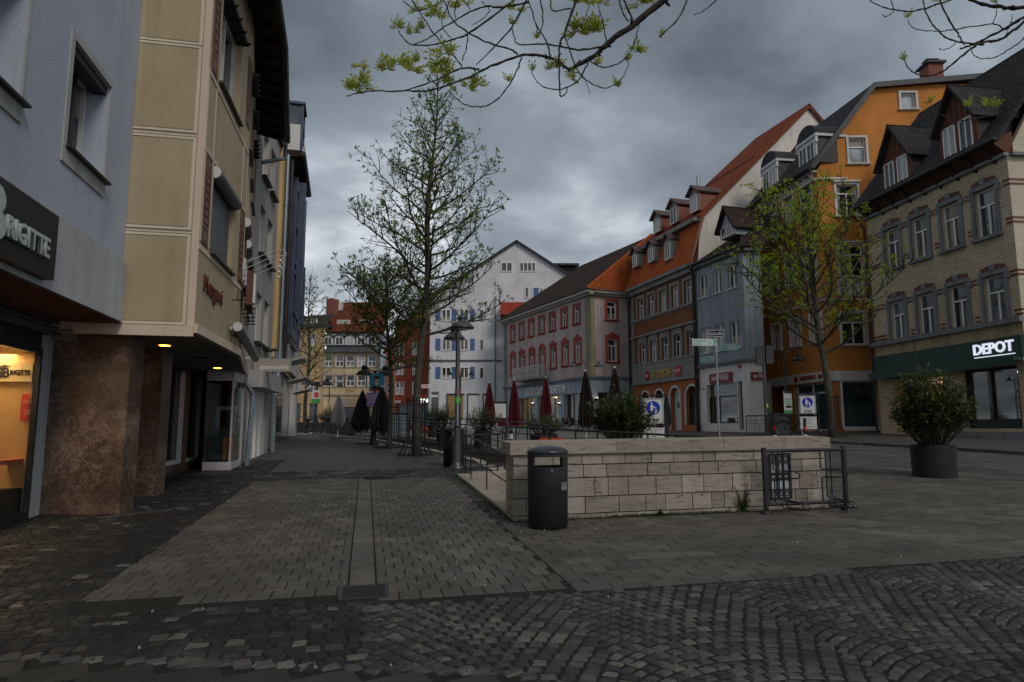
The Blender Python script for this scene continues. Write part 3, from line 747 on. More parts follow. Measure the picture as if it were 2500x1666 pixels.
GOODS = [plain('goods_' + n_, c_, .7) for n_, c_ in (('ochre', (.40, .22, .06)), ('red', (.30, .03, .03)), ('teal', (.03, .16, .17)), ('white', (.5, .48, .44)), ('brown', (.12, .06, .03)))]
def goods(root, F_, s0, s1, n0, n1, z0, z1, count, sd=3):
    """shelves with things on show behind a shop window"""
    rg = random.Random(sd)
    mb = MB(); lv = [z0 + (z1 - z0) * k for k in (.0, .28, .52)]
    for z in lv: mb.fb(F_, s0, s1, n1, n1 + .35, z - .03, z)
    mb.build('shelf', GOODS[4], root)
    for m_ in GOODS:
        mb = MB()
        for k in range(max(1, count // 5)):
            s = rg.uniform(s0 + .1, s1 - .3); z = rg.choice(lv); w = rg.uniform(.08, .28); h = rg.uniform(.08, .38); n = n1 + rg.uniform(.02, .15) if rg.random() < .7 else rg.uniform(n1 + .5, n0 - .2)
            if n > n1 + .3: z = z0 - .1
            mb.fb(F_, s, s + w, n, n + .15, z, z + h)
        mb.build('goods', m_, root)
# ================================================================== RIGHT SIDE
# ---- brick corner house (green fascia)
cx0 = XY(2150, 34.0); cx1 = XY(2522, 25.6)
FD = F(cx0, cx1); HD = house('brick_house', cx0, 'yellow brick corner house with slate roof, red brick stripes and a dark green shop fascia')
FD2 = F(cx1, (cx1[0] + 9.0, cx1[1] + .9), out=(12, 0))
bk_y = brick('yellow_brick', (.66, .54, .38), (.50, .40, .275), (.12, .105, .09), .25, .085, .010, .5, grime=.2)
bk_l = brick('pale_brick', (.62, .56, .43), (.54, .48, .37), (.27, .26, .22), .25, .085, .010, .5, grime=.12)
bk_r = brick('red_brick', (.20, .075, .055), (.15, .06, .05), (.12, .10, .09), .07, .30, .01, .4)
greyst = plaster('grey_stone_trim', (.20, .205, .215), .2)
slate = tiles('slate_roof', (.040, .038, .040), (.065, .060, .060), (.012, .012, .013), .22, .20, .45, .6)
dwood = plain('dark_wood', (.05, .028, .02), .8)
brownwood = brick('brown_boards', (.15, .06, .035), (.12, .05, .03), (.05, .025, .02), .16, 6, .012, .4, off=0)
cream = plaster('cream_render', (.44, .34, .215), .15)
green = plain('dark_green_paint', (.008, .035, .030), .45, 0, .1)
zb = hgt(*cx0) - .4
z_wt = (FD.z(2150, 524) + FD.z(2466, 372)) / 2          # top of brickwork
z_c = (FD.z(2153, 838) + FD.z(2460, 784)) / 2           # sill band above the shop
z_g1 = (FD.z(2160, 877) + FD.z(2470, 812)) / 2; z_g0 = FD.z(2300, 893)
s_max = FD.L
ops = []
r1 = level(rowpts(FD, (2193, 787), (2431, 729), 4)); r2 = level(rowpts(FD, (2180, 609), (2407, 515), 4))
for (s, z) in r1 + r2: ops.append(window(HD, FD, s, z, 1.02, 1.95, .2, .07, 1, .66, sur=(.0, .04), surmat=greyst, pane=rnd.choice([glassd, glassm, glassd])))
z_s = hgt(*cx1) + .15
sw = [FD.s_(p) for p in (2190, 2312, 2357, 2518)]
ops += [(sw[0], sw[1], z_s + .05, FD.z(2250, 922)), (sw[2], sw[3] - .35, z_s + .25, FD.z(2430, 897))]
body(HD, 'brick_wall', bk_y, [(FD, [o for o in ops if o[3] > z_c + .6])], [], z_c, z_wt)
mb = MB(); wall_holes(mb, FD, 0, s_max, zb, z_c, ops[-2:], .3); mb.build('ground_floor_wall', cream, HD)
mb = MB(); wall_holes(mb, FD2, 0, FD2.L, z_c, z_wt, [])
# back walls
bx = [(cx1[0] + 9, cx1[1] + .9), (cx0[0] + 9.5, cx0[1] + 2)]
mb.build('side_wall', bk_l, HD)
mb = MB(); pts = [bx[0], bx[1], cx0]
for a, b in zip(pts, pts[1:]): mb.face([(*a, zb), (*b, zb), (*b, z_wt), (*a, z_wt)])
mb.face([(*cx1, zb), (*bx[0], zb), (*bx[0], z_c), (*cx1, z_c)]); mb.build('rear_wall', cream, HD)
# trim: surrounds with keystones and red brick arches
for (s, z) in r1 + r2:
    w, h = 1.02, 1.95; mb = MB()
    for sg in (-1, 1): mb.fb(FD, min(s + sg * w / 2, s + sg * (w / 2 + .17)), max(s + sg * w / 2, s + sg * (w / 2 + .17)), .003, .06, z - h / 2 - .02, z + h / 2); mb.fb(FD, min(s + sg * (w / 2 + .1), s + sg * (w / 2 + .27)), max(s + sg * (w / 2 + .1), s + sg * (w / 2 + .27)), .003, .075, z + h / 2 - .24, z + h / 2 + .02)
    mb.fb(FD, s - w / 2 - .18, s + w / 2 + .18, .003, .07, z + h / 2 + .02, z + h / 2 + .2); mb.prism([FD.P(s - .10, .004, z + h / 2 + .2), FD.P(s - .13, .004, z + h / 2 + .44), FD.P(s + .13, .004, z + h / 2 + .44), FD.P(s + .10, .004, z + h / 2 + .2)], FD.n * .10)
    mb.build('window_surround', greyst, HD)
    for sg in (-1, 1): mb = MB(); mb.prism([FD.P(s + sg * .13, .004, z + h / 2 + .2), FD.P(s + sg * .14, .004, z + h / 2 + .44), FD.P(s + sg * .62, .004, z + h / 2 + .36), FD.P(s + sg * .55, .004, z + h / 2 + .2)], FD.n * .035); mb.build('brick_arch', bk_r, HD)
    if z > r1[0][1] + 1: bar(HD, 'window_sill', FD, s - .72, s + .72, .003, .17, z - h / 2 - .14, z - h / 2 - .02, greyst)
rbs = plain('red_brick_stripe', (.16, .06, .05), .9)
for zz_ in (r1[0][1] + .75, r1[0][1] - .78, r2[0][1] + .75, r2[0][1] - .78):
    for dz in (0, .17):
        xs = [-.02] + [x for (s, z) in r1 for x in (s - .80, s + .80)] + [s_max + .02]
        for k in range(0, len(xs), 2): bar(HD, 'brick_stripe', FD, max(0, xs[k]), xs[k + 1], .003, .014, zz_ + dz, zz_ + dz + .085, rbs)
        bar(HD, 'brick_stripe', FD2, 0, 9, .003, .014, zz_ + dz, zz_ + dz + .085, rbs)
bar(HD, 'cornice', FD, -.05, s_max + .08, .003, .22, z_c - .14, z_c + .06, greyst)
bar(HD, 'upper_cornice', FD, -.05, s_max + .08, .003, .20, z_wt - .05, z_wt + .08, greyst); bar(HD, 'upper_cornice', FD2, .1, 9, .003, .20, z_wt - .05, z_wt + .08, greyst)
fa = bar(HD, 'fascia', FD, 0.02, s_max, .003, .16, z_g0, z_g1, green); bar(HD, 'fascia', FD2, .17, 9, .003, .16, z_g0, z_g1, green)
s0, s1 = FD.s_(2386, 845), FD.s_(2485, 835); zt = FD.z(2386, 845); 
ltr = emit('lit_white_letters', (.82, .85, 1.0), .75)
sg_z0 = z_g0 + (z_g1 - z_g0) * .28; sg_z1 = z_g0 + (z_g1 - z_g0) * .82
text('DEPOT', 'lettering', FD, s0, s1, sg_z0, sg_z1, .165, ltr, fa, .05, bold=True); bar(fa, 'underline', FD, s0, s1 + .02, .165, .19, sg_z0 - .12, sg_z0 - .085, ltr)
mb = MB(); mb.fb(FD, .1, s_max, .003, .12, z_g0 - .2, z_g0 - .05); mb.build('awning_box', plain('beige_metal', (.35, .29, .2), .5), HD)
mb = MB(); mb.fb(FD, .1, s_max, .16, .5, z_g0 - .16, z_g0 - .04); mb.fb(FD, .1, s_max, .5, .53, z_g0 - .34, z_g0 - .06); mb.build('awning', green, HD)
sgn = bar(HD, 'street_sign', FD, FD.s_(2465), FD.s_(2465) + .95, .003, .03, z_c - .95, z_c - .62, plain('navy_enamel', (.01, .012, .05), .3)); text('Bachstraße 33', 'lettering', FD, FD.s_(2465) + .06, FD.s_(2465) + .89, z_c - .87, z_c - .70, .032, white, sgn, .006)
# shop glass, interior, lamps
wood_i = plain('shop_interior_brown', (.16, .10, .05), .7)
mb = MB(); mb.fb(FD, sw[2], sw[3] - .35, -.30, -.28, z_s + .25, FD.z(2430, 897)); g = mb.build('shop_window', clear, HD)
mb = MB(); zt = FD.z(2430, 897)
for x in (sw[2] + .03, sw[2] + (sw[3] - .35 - sw[2]) * .46, sw[3] - .38): mb.fb(FD, x - .04, x + .04, -.27, -.2, z_s + .25, zt)
mb.fb(FD, sw[2] + .08, sw[3] - .43, -.27, -.21, z_s + .25, z_s + .62); mb.fb(FD, sw[2] + .08, sw[3] - .43, -.27, -.21, zt - .08, zt); mb.build('frame', black, g)
room(HD, FD, sw[2] - .4, sw[3] - .25, -.31, -5, z_s + .1, zt + .2, wood_i)
mb = MB(); mb.fb(FD, sw[0], sw[1], -.30, -.28, z_s + .05, FD.z(2250, 922)); mb.build('shop_window', clear, HD)
room(HD, FD, sw[0] - .3, sw[1] + .3, -.31, -3, z_s, FD.z(2250, 922) + .1, plain('shop_interior_gold', (.55, .36, .12), .7))
mb = MB(); zt2 = FD.z(2250, 922)
for k in range(3): mb.fb(FD, sw[0] + .3 + k * .8, sw[0] + .8 + k * .8, -2.7, -2.3, zt2 - .08, zt2 - .02)
mb.build('ceiling_lamps', emit('warm_lamp', (1, .60, .22), 7), HD)
mb = MB()
for k in range(3): a = sw[2] + .3 + k * .85; mb.fb(FD, a, a + .6, -1.4, -1.0, z_s + .8, z_s + .85); mb.fb(FD, a + .05, a + .1, -1.35, -1.05, z_s + .1, z_s + .8); mb.fb(FD, a + .5, a + .55, -1.35, -1.05, z_s + .1, z_s + .8)
mb.build('display_tables', plain('pine_wood', (.4, .22, .08), .6), HD)
mb = MB()
for k in range(3): mb.fb(FD, sw[2] + .7 + k * 1.1, sw[2] + .9 + k * 1.1, -2.2, -2.0, zt - .1, zt - .05)
mb.build('ceiling_lamps', emit('soft_lamp', (1, .7, .4), 5), HD)
goods(HD, FD, sw[2] - .2, sw[3] - .75, -.6, -2.6, z_s + .45, zt, 60, 2); goods(HD, FD, sw[0], sw[1], -.5, -2.4, z_s + .3, zt2, 25, 5)
bar(HD, 'step', FD, sw[2] - .2, s_max + .3, .003, .35, z_s - .5, z_s + .12, greyst)
# eaves: brown soffit boards and brackets
ze = FD.z(2461, 322, .75) ; zi = z_wt + .08
mb = MB(); mb.box8([FD.P(0, -.02, zi), FD.P(s_max, -.02, zi), FD.P(s_max, -.3, zi), FD.P(0, -.3, zi), FD.P(0, .62, ze - .02), FD.P(s_max, .62, ze - .02), FD.P(s_max, -.3, ze + .5), FD.P(0, -.3, ze + .5)]); mb.build('eaves_soffit', brownwood, HD)
k = .3
while k < s_max: mb = MB(); mb.box8([FD.P(k, .0, zi - .25), FD.P(k + .12, .0, zi - .25), FD.P(k + .12, -.1, zi), FD.P(k, -.1, zi), FD.P(k, .62, ze - .16), FD.P(k + .12, .62, ze - .16), FD.P(k + .12, .6, ze - .03), FD.P(k, .6, ze - .03)]); k += .95; mb.build('eaves_bracket', dwood, HD)
# roof planes
rs = 3.6; rg = F(FD.P(0, 0, 0).to_2d(), FD.P(0, -12, 0).to_2d(), out=(0, 0)); rr = F(FD.P(0, -rs, 0).to_2d(), FD.P(s_max, -rs, 0).to_2d(), out=(0, 0))
zr = (rr.z(2320, 235) + rr.z(2500, 110)) / 2
mb = MB(); slab(mb, [FD.P(-.15, .78, ze), FD.P(s_max + .35, .78, ze), FD.P(s_max + .35, -rs, zr), FD.P(-.15, -rs, zr)], .16)
slab(mb, [FD.P(-.15, -rs, zr), FD.P(s_max + .35, -rs, zr), FD.P(s_max + .35, -9.5, z_wt), FD.P(-.15, -9.5, z_wt)], .16)
mb.build('roof', slate, HD)
mb = MB(); mb.prism([FD.P(0, 0, z_wt), FD.P(0, -rs, zr - .2), FD.P(0, -9.3, z_wt)], FD.d * .2); mb.build('gable', bk_l, HD); mb = MB(); mb.prism([FD.P(s_max - .2, 0, z_wt), FD.P(s_max - .2, -rs, zr - .2), FD.P(s_max - .2, -9.3, z_wt)], FD.d * .2); mb.build('gable', bk_l, HD)
mb = MB(); mb.tube([FD.P(-.2, .84, ze - .04), FD.P(s_max + .4, .84, ze - .04)], .085, 8); mb.build('gutter', black, HD)
pipe_run(HD, 'drainpipe', [FD.P(-.1, .84, ze - .1), FD.P(-.08, .12, zi - .5), FD.P(-.08, .12, zb + .3)], .06, brownpipe)
for (pc, pb, pe, pa) in (((2343, 340), (2343, 381), (2343, 292), (2326, 214)), ((2192, 425), (2192, 462), (2192, 382), (2181, 309))):
    o_ = .42; s = FD.at(*pc, o_)[0]; dz0 = FD.z(*pb, o_); dze = FD.z(*pe, o_); dza = FD.z(pa[0], pa[1], o_)
    dormer(HD, FD, s, -o_, 1.95, dz0 - .1, dze, dza, 4.2, plain('dormer_cheek_dark', (.05, .04, .045), .8), slate, brownwood, 'gable', 2, .26, (dze - dz0) * .9, boards=True)
# ---- orange house
oc = XY(2032, 37.0); ol = XY(1872, 43.8); orr = (oc[0] + 9.5, oc[1] - .2)
FO = F(ol, oc); FO2 = F(oc, orr); HO = house('orange_house', oc, 'tall orange plastered house with white window frames, black slate mansard roof and two arched dormers')
orange = plaster('orange_render', (.50, .195, .045), .25, streak=.08); orange2 = orange
wt = plaster('white_stucco', (.60, .585, .55), .1); bslate = tiles('black_slate', (.045, .047, .052), (.065, .067, .072), (.015, .015, .017), .3, .22, .15, .55)
zb = hgt(*oc) - .5; zO = (FO.z(2003, 414) + FO.z(1860, 495)) / 2      # eave
ops = []; ops2 = []
for p1, p2, w, h in (((1897, 836), (1992, 788), .95, 1.55), ((1887, 690), (1979, 637), 1.0, 1.6), ((1885, 535), (1970, 486), 1.0, 1.6)):
    for (s, z) in level(rowpts(FO, p1, p2, 3)): ops.append(window(HO, FO, s, z, w, h, .14, .06, 1, .68, sur=(.16, .06), surmat=wt, sill=(.2, .14), ped='hood' if h > 1.58 else None))
for (p, w, h, tr, pd) in (((2084, 803), 1.28, 1.75, .7, None), ((2078, 637), 1.3, 1.75, .7, 'hood'), ((2068, 489), 1.15, 1.8, .72, 'hood'), ((2093, 368), .95, 1.5, .65, None), ((2217, 247), .82, .95, None, None)):
    s, z = FO2.at(*p); ops2.append(window(HO, FO2, s, z, w, h, .14, .07, 1 if h > 1.6 else 0, tr, sur=(.13, .07), surmat=wt, sill=(.2, .14), ped=pd, pane=glassd if h > 1.6 else glassg))
for p, w, h in (((2285, 489), 1.15, 1.8), ((2285, 637), 1.3, 1.75)):
    s, z = FO2.at(*p)
    if s < FO2.L - 1: ops2.append(window(HO, FO2, s, z, w, h, .14, .07, 1, .7, sur=(.13, .07), surmat=wt, sill=(.2, .14)))
zf1 = (FO2.z(2034, 906)); zf0 = FO2.z(2034, 930); zgs = hgt(*oc) + .08
sh = [(FO.s_(1878), FO.s_(1927), zgs, zf0 - .05), (FO.s_(1944), FO.s_(2024), zgs, zf0 - .05)]; sh2 = [(FO2.s_(2062), FO2.s_(2152), zgs + .12, zf0 - .02)]
ops_low = [o for o in ops2 if o[3] < zO]; ops_hi = [o for o in ops2 if o[3] >= zO]
body(HO, 'wall', orange, [(FO, ops + sh), (FO2, ops_low + sh2)], [(orr[0], orr[1] + 9), (ol[0] + 9.5, ol[1] + 2.5)], zb, zO)
# gable end rising as a trapezium on the right face
zt = FO2.z(2131, 208); sT = FO2.at(2131, 208)[0]
mb = MB(); k = FO2.P
gs = [0, sT, FO2.L, FO2.L]; zprof = lambda s: zO + (zt - zO) * min(1, s / sT)
xs = sorted({0, sT, FO2.L} | {o[0] for o in ops_hi} | {o[1] for o in ops_hi} | {sT * q / 6 for q in range(7)})
for a, b in zip(xs, xs[1:]):
    m = (a + b) / 2; cuts = sorted([(max(zO, o[2]), o[3]) for o in ops_hi if o[0] < m < o[1]]); z = zO
    for c0, c1 in cuts:
        if c0 > z: mb.face([k(a, 0, z), k(b, 0, z), k(b, 0, c0), k(a, 0, c0)])
        z = c1
    mb.face([k(a, 0, z), k(b, 0, z), k(b, 0, zprof(b)), k(a, 0, zprof(a))])
for a, b, c, d in ops_hi:
    for q in ([(a, 0, c), (a, -.28, c), (a, -.28, d), (a, 0, d)], [(b, 0, c), (b, -.28, c), (b, -.28, d), (b, 0, d)], [(a, 0, d), (b, 0, d), (b, -.28, d), (a, -.28, d)], [(a, 0, c), (b, 0, c), (b, -.28, c), (a, -.28, c)]): mb.face([k(*x) for x in q])
mb.build('gable_wall', orange, HO)
mb = MB(); O = FO.P; inn = -sT
def PO(s, n, z): return FO.P(s, n, z)
top_in = FO2.P(sT, .25, zt); 
q0 = FO2.P(-.25, .25, zO - .05)
dv = FO.d * -(FO.L + .3)
slab(mb, [q0 + FO.n * .45, q0 + FO.n * .45 + dv, top_in + dv + Vector((0, 0, .05)), top_in + Vector((0, 0, .05))], .22)
slab(mb, [top_in + Vector((0, 0, .05)), top_in + dv + Vector((0, 0, .05)), FO2.P(FO2.L + .2, .25, zt + .55) + dv, FO2.P(FO2.L + .2, .25, zt + .55)], .22)
mb.build('roof', bslate, HO)
mb = MB(); mb.prism([FO2.P(sT, .22, zt - .28), FO2.P(sT - .1, .22, zt + .02), FO2.P(FO2.L, .22, zt + .5), FO2.P(FO2.L, .22, zt + .2)], FO2.n * .1); mb.prism([FO2.P(-.3, .22, zO - .1), FO2.P(sT, .22, zt - .28), FO2.P(sT - .1, .22, zt + .02), FO2.P(-.5, .22, zO + .1)], FO2.n * .1); mb.build('verge_boards', anthracite, HO)
mb = MB(); mb.fb(FO, .0, FO.L, .003, .22, zO - .62, zO - .52); mb.fb(FO, .0, FO.L, .003, .42, zO - .16, zO - .06); mb.fb(FO2, 0, 1.6, .003, .14, zO - .62, zO - .52)
x = .2
while x < FO.L: mb.prism([FO.P(x, .003, zO - .55), FO.P(x, .34, zO - .18), FO.P(x, .003, zO - .16)], FO.d * .16); x += .62
mb.fb(FO2, 0, FO2.L, .003, .08, FO2.z(2060, 732) - .03, FO2.z(2060, 732) + .07); mb.fb(FO, 0, FO.L, .003, .10, FO2.z(2060, 732) - .03, FO2.z(2060, 732) + .07)
mb.build('white_cornice', wt, HO)
mb = MB(); s = FO2.at(2078, 700)[0]; mb.fb(FO2, s - .75, s + .75, .003, .06, FO2.z(2078, 722), FO2.z(2078, 681)); mb.build('parapet_panel', wt, HO)
ba = bar(HO, 'fascia', FO, 0, FO.L, .003, .10, zf0, zf1, wt); bar(HO, 'fascia', FO2, 0.0, FO2.L, .003, .10, zf0, zf1, wt)
redp = plain('sign_red', (.35, .012, .02), .4)
a, b = FO.s_(1957, 918), FO.s_(1996, 918); text('FABRIKVERKAUF', 'lettering', FO, a, b, zf0 + .16, zf1 - .12, .105, redp, ba, .03, bold=False)
mb = MB(); mb.tube([FO.P(FO.s_(1947, 918), .105, (zf0 + zf1) / 2), FO.P(FO.s_(1947, 918), .13, (zf0 + zf1) / 2)], .19, 16); mb.fb(FO, FO.s_(2003, 918), FO.s_(2012, 918), .105, .13, zf0 + .18, zf1 - .14); mb.build('badge', redp, ba)
# shop doors
def shopfront(root, F_, o, nm, trn=.75, pane=None, frame=None, doors=(), rec=.26, inter=None, base=.1):
    mb = MB(); mb.fb(F_, o[0], o[1], -rec - .02, -rec, o[2], o[3]); g = mb.build('shop_window', pane or glassd, root)
    mb = MB(); f_ = .07
    for i in range(nm + 1): x = o[0] + (o[1] - o[0]) * i / nm; mb.fb(F_, max(o[0], x - f_ / 2), min(o[1], x + f_ / 2), -rec + .004, -rec + .07, o[2], o[3])
    mb.fb(F_, o[0], o[1], -rec + .003, -rec + .062, o[2], o[2] + base); mb.fb(F_, o[0], o[1], -rec + .003, -rec + .062, o[3] - .07, o[3])
    if trn: zt_ = o[2] + (o[3] - o[2]) * trn; mb.fb(F_, o[0] + .035, o[1] - .035, -rec + .003, -rec + .066, zt_, zt_ + .09)
    mb.build('frame', frame or white, g); return g
teal = glossy_pane('teal_glass', (.03, .055, .06))
shopfront(HO, FO, sh[1], 2, .78, teal, white); shopfront(HO, FO2, sh2[0], 1, None, teal, white, base=.12)
mb = MB(); o = sh2[0]; mb.fb(FO2, o[0] - .1, o[0], .003, .05, o[2], o[3] + .08); mb.fb(FO2, o[1], o[1] + .1, .003, .05, o[2], o[3] + .08); mb.fb(FO2, o[0], o[1], .003, .05, o[3], o[3] + .08); mb.fb(FO2, o[0], o[1], .003, .05, o[2] - .1, o[2]); mb.build('white_trim', white, HO)
mb = MB(); c = (o[0] + o[1]) / 2 + .1
mb.prism([FO2.P(c + .52 * math.cos(q * .524), -.24, (o[2] + o[3]) / 2 + .35 + .27 * math.sin(q * .524)) for q in range(12)], FO2.n * .02); mb.build('window_sign', black, HO)
room(HO, FO, sh[0][0] + .01, sh[0][1] - .01, -.28, -2.5, zgs, zf0 - .05, plain('passage_orange', (.35, .12, .03), .8), 'passage')
pipe_run(HO, 'drainpipe', [FO.P(.15, .5, zO - .2), FO.P(.12, .12, zO - 1.2), FO.P(.12, .12, zb + .5)], .06, brownpipe)
for pc, pb, pe, pa in (((1969, 350), (1975, 405), (1985, 335), (1963, 317)), ((1878, 420), (1882, 463), (1890, 396), (1872, 380))):
    s, _ = FO.at(pc[0] + 3, pc[1], .05); z0 = FO.z(*pb, .05) - .1; z1 = FO.z(*pe, .05)
    dormer(HO, FO, s, -.05, 1.75, z0, z1, z1 + .75, 1.8, plain('dormer_cheek_grey', (.06, .055, .055), .7), bslate, whitedim, 'arch', 2, .1, (z1 - z0) * .72, trim=whitedim)
cs = FO2.at(2275, 190, -4); chz = FO2.z(2275, 155, -4)
chb = brick('chimney_brick', (.28, .08, .05), (.22, .07, .05), (.15, .12, .1), .24, .08, .01)
mb = MB(); mb.fb(FO2, cs[0] - .45, cs[0] + .45, -4.5, -3.5, zt - .3, chz - .25); chm = mb.build('chimney', chb, HO); mb = MB(); mb.fb(FO2, cs[0] - .6, cs[0] + .6, -4.65, -3.35, chz - .25, chz - .12); mb.fb(FO2, cs[0] - .25, cs[0] + .25, -4.2, -3.8, chz - .12, chz + .12); mb.fb(FO2, cs[0] - .4, cs[0] + .4, -4.3, -3.7, chz + .12, chz + .18); mb.build('chimney_cap', black, chm)
# ---- blue-grey house with the white shop
nb0 = XY(1712, 43.3); nb1 = XY(1831, 38.6); nb2 = (nb1[0] + 1.05, nb1[1] + .05)
FN = F(nb0, nb1); FN2 = F(nb1, nb2); HN = house('grey_blue_house', nb1, 'narrow blue-grey house with white ground floor shop, red signs and one gabled dormer')
gb = plaster('blue_grey_render', (.25, .285, .315), .2); wh2 = plaster('white_shop_render', (.66, .64, .62), .12, streak=.05)
zb = hgt(*nb1) - .5; zE = (FN.z(1690, 652) + FN.z(1797, 610)) / 2; zband = FN.z(1760, 890); zs = hgt(*nb1) + .08
ops = []
for p1, p2, w, h in (((1717, 702), (1789, 672), .95, 1.4), ((1723, 834), (1795, 813), 1.0, 1.6)):
    for i, (s, z) in enumerate(level(rowpts(FN, p1, p2, 3))): ops.append(window(HN, FN, s, z, w, h, .16, .06, 1, None, sill=(.1, .08), sillmat=whitedim, pane=rnd.choice([glassd, glassc, glassm])))
so = (FN.s_(1728), FN.s_(1803), FN.z(1765, 1034), FN.z(1765, 937)); so2 = (FN.s_(1805), FN.s_(1816), zs, FN.z(1810, 930))
body(HN, 'wall', gb, [(FN, [o for o in ops]), (FN2, [])], [(nb2[0], nb2[1] + 6), (nb0[0] + 6, nb0[1] + 3)], zband, zE)
mb = MB(); wall_holes(mb, FN, 0, FN.L, zb, zband, [so, so2], .3); wall_holes(mb, FN2, 0, FN2.L, zb, zband, [], .3); mb.build('shop_wall', wh2, HN)
mb = MB()
for F_, e in ((FN, FN.L + .1), (FN2, FN2.L)): mb.fb(F_, -.02, e, .003, .16, zband - .08, zband + .1); mb.fb(F_, -.02, e, .003, .3, zE - .28, zE + .02)
mb.build('cornice', plaster('grey_trim', (.13, .14, .15), .15), HN)
for F_, a, b, c, d in ((FN, 1735, 1789, 935, 911), (FN2, 1833, 1853, 929, 909)):
    s0, s1 = F_.s_(a, 925), F_.s_(b, 925)
    if F_ is FN2: s1 = s0 + .9
    z0, z1 = F_.z((a + b) / 2, c), F_.z((a + b) / 2, d); sb = bar(HN, 'shop_sign', F_, s0, s1, .003, .10, z0, z1, plain('sign_dark_red', (.20, .008, .02), .45))
    text('NEW TREND', 'lettering', F_, s0 + (s1 - s0) * .12, s1 - (s1 - s0) * .13, z0 + (z1 - z0) * .25, z0 + (z1 - z0) * .66, .102, white, sb, .02, bold=False)
    bar(sb, 'line', F_, s0 + (s1 - s0) * .45, s1 - (s1 - s0) * .12, .102, .12, z0 + (z1 - z0) * .76, z0 + (z1 - z0) * .82, white)
mb = MB(); mb.fb(FN, so[0], so[1], -.30, -.28, so[2], so[3]); g = mb.build('shop_window', clear, HN); mb = MB()
for x in (so[0], so[0] + .42, so[0] + .9): mb.fb(FN, x, x + .05, -.27, -.2, so[2], so[3] - .75)
mb.fb(FN, so[0] + .05, so[1], -.27, -.21, so[2], so[2] + .07); mb.fb(FN, so[0], so[1], -.27, -.21, so[3] - .8, so[3] - .72); mb.build('frame', anthracite, g)
room(HN, FN, so[0] - .2, so[1] + .2, -.31, -2.2, so[2] - .02, so[3] + .05, plain('shop_grey', (.26, .25, .22), .8))
mb = MB(); mb.fb(FN, so[0] + 1.2, so[1], -2.1, -1.9, so[3] - .9, so[3] - .82); mb.build('ceiling_lamps', emit('warm_strip', (1, .75, .35), 1.6), HN)
goods(HN, FN, so[0] + .2, so[1] - .2, -.5, -1.9, so[2] + .05, so[3] - .6, 15, 8)
shopfront(HN, FN, so2, 1, None, glassd, whitedim, rec=.2)
text('20', 'house_number', FN, FN.s_(1719.5), FN.s_(1724), FN.z(1722, 953), FN.z(1722, 946), .003, black, HN, .01)
mb = MB(); mb.fb(FN, FN.s_(1805, 890), FN.s_(1805, 890) + .14, .003, .12, FN.z(1805, 899), FN.z(1805, 892)); mb.build('alarm_box', redp, HN)
dkt = tiles('dark_tiles', (.055, .034, .03), (.045, .03, .028), (.013, .012, .012), .25, .3, .5)
mb = MB(); A = [FN.P(-.1, .35, zE), FN.P(FN.L + .35, .35, zE), FN.P(FN.L - 1.2, -3.4, zE + 2.5), FN.P(-.1, -3.4, zE + 2.5)]; slab(mb, A, .15)
slab(mb, [FN.P(FN.L + .35, .35, zE), FN2.P(FN2.L + .1, .35, zE), FN2.P(FN2.L + .1, -3.2, zE + 2.2), FN.P(FN.L - 1.2, -3.4, zE + 2.5)], .15); mb.build('roof', dkt, HN)
mb = MB(); mb.tube([FN.P(-.1, .42, zE - .02), FN.P(FN.L + .4, .42, zE - .02)], .07, 8); mb.build('gutter', anthracite, HN)
s, _ = FN.at(1778, 550, -.3); z0 = FN.z(1778, 580, -.3); z1 = FN.z(1790, 552, -.3); za = FN.z(1771, 508, -.3)
dormer(HN, FN, s, .3, 1.5, z0, z1 + .15, za, 3.0, gb, dkt, plaster('dormer_front', (.36, .40, .44), .15), 'gable', 1, .25, (z1 - z0) * .95, trim=None)
pipe_run(HN, 'drainpipe', [FN.P(.0, .42, zE - .05), FN.P(-.02, .12, zE - .7), FN.P(-.02, .12, zb + .5)], .06, brownpipe)
# ---- brown brick house with the red mansard roof and white gable
b0 = XY(1549, 52.2); FB = F(b0, nb0); HB = house('red_roofed_house', b0, 'brown brick house with orange red mansard roof, white gable wall and arched shop windows')
bb = brick('brown_brick', (.24, .085, .035), (.19, .07, .032), (.10, .06, .04), .25, .085, .010, .4, grime=.2); gs_ = plaster('taupe_stone', (.225, .225, .205), .15); oterra = plaster('terracotta_render', (.38, .125, .045), .2)
zb = hgt(*nb0) - .6; zE = (FB.z(1534, 716) + FB.z(1684, 650)) / 2; zf1 = (FB.z(1552, 934) + FB.z(1700, 905)) / 2 + .5; zsh = FB.z(1640, 936); ops = []
R1 = level(rowpts(FB, (1564, 754), (1680, 712), 5)); R2 = level(rowpts(FB, (1569, 863), (1687, 836), 5))
for (s, z) in R1 + R2: ops.append(window(HB, FB, s, z, .92, 1.5, .2, .055, 1, .68, pane=rnd.choice([glassd, glassm, glassc])))
arch = []
for px, pt, pb_, w in ((1577, 957, 1045, 1.25), (1611, 953, 1045, 1.25), (1649.5, 946, 1045, 1.25), (1692, 942, 1038, 1.55)):
    s = FB.s_(px, 1000); arch.append((s - w / 2, s + w / 2, hgt(*nb0) + .05 if px != 1692 else FB.z(px, pb_), FB.z(px, pt)))
zsf = (FB.z(1547, 941) + FB.z(1705, 922)) / 2; zft = FB.z(1620, 893)
body(HB, 'brick_wall', bb, [(FB, ops)], [(nb0[0] + 8, nb0[1] + 3), (b0[0] + 8, b0[1] + 4)], zft, zE)
mb = MB(); wall_holes(mb, FB, 0, FB.L, zb, zft, arch, .3)
for a in arch: arch_fill(mb, FB, a[0], a[1], a[3] - (a[1] - a[0]) / 2, a[3], .3)
mb.build('ground_floor_wall', oterra, HB)
mb = MB()
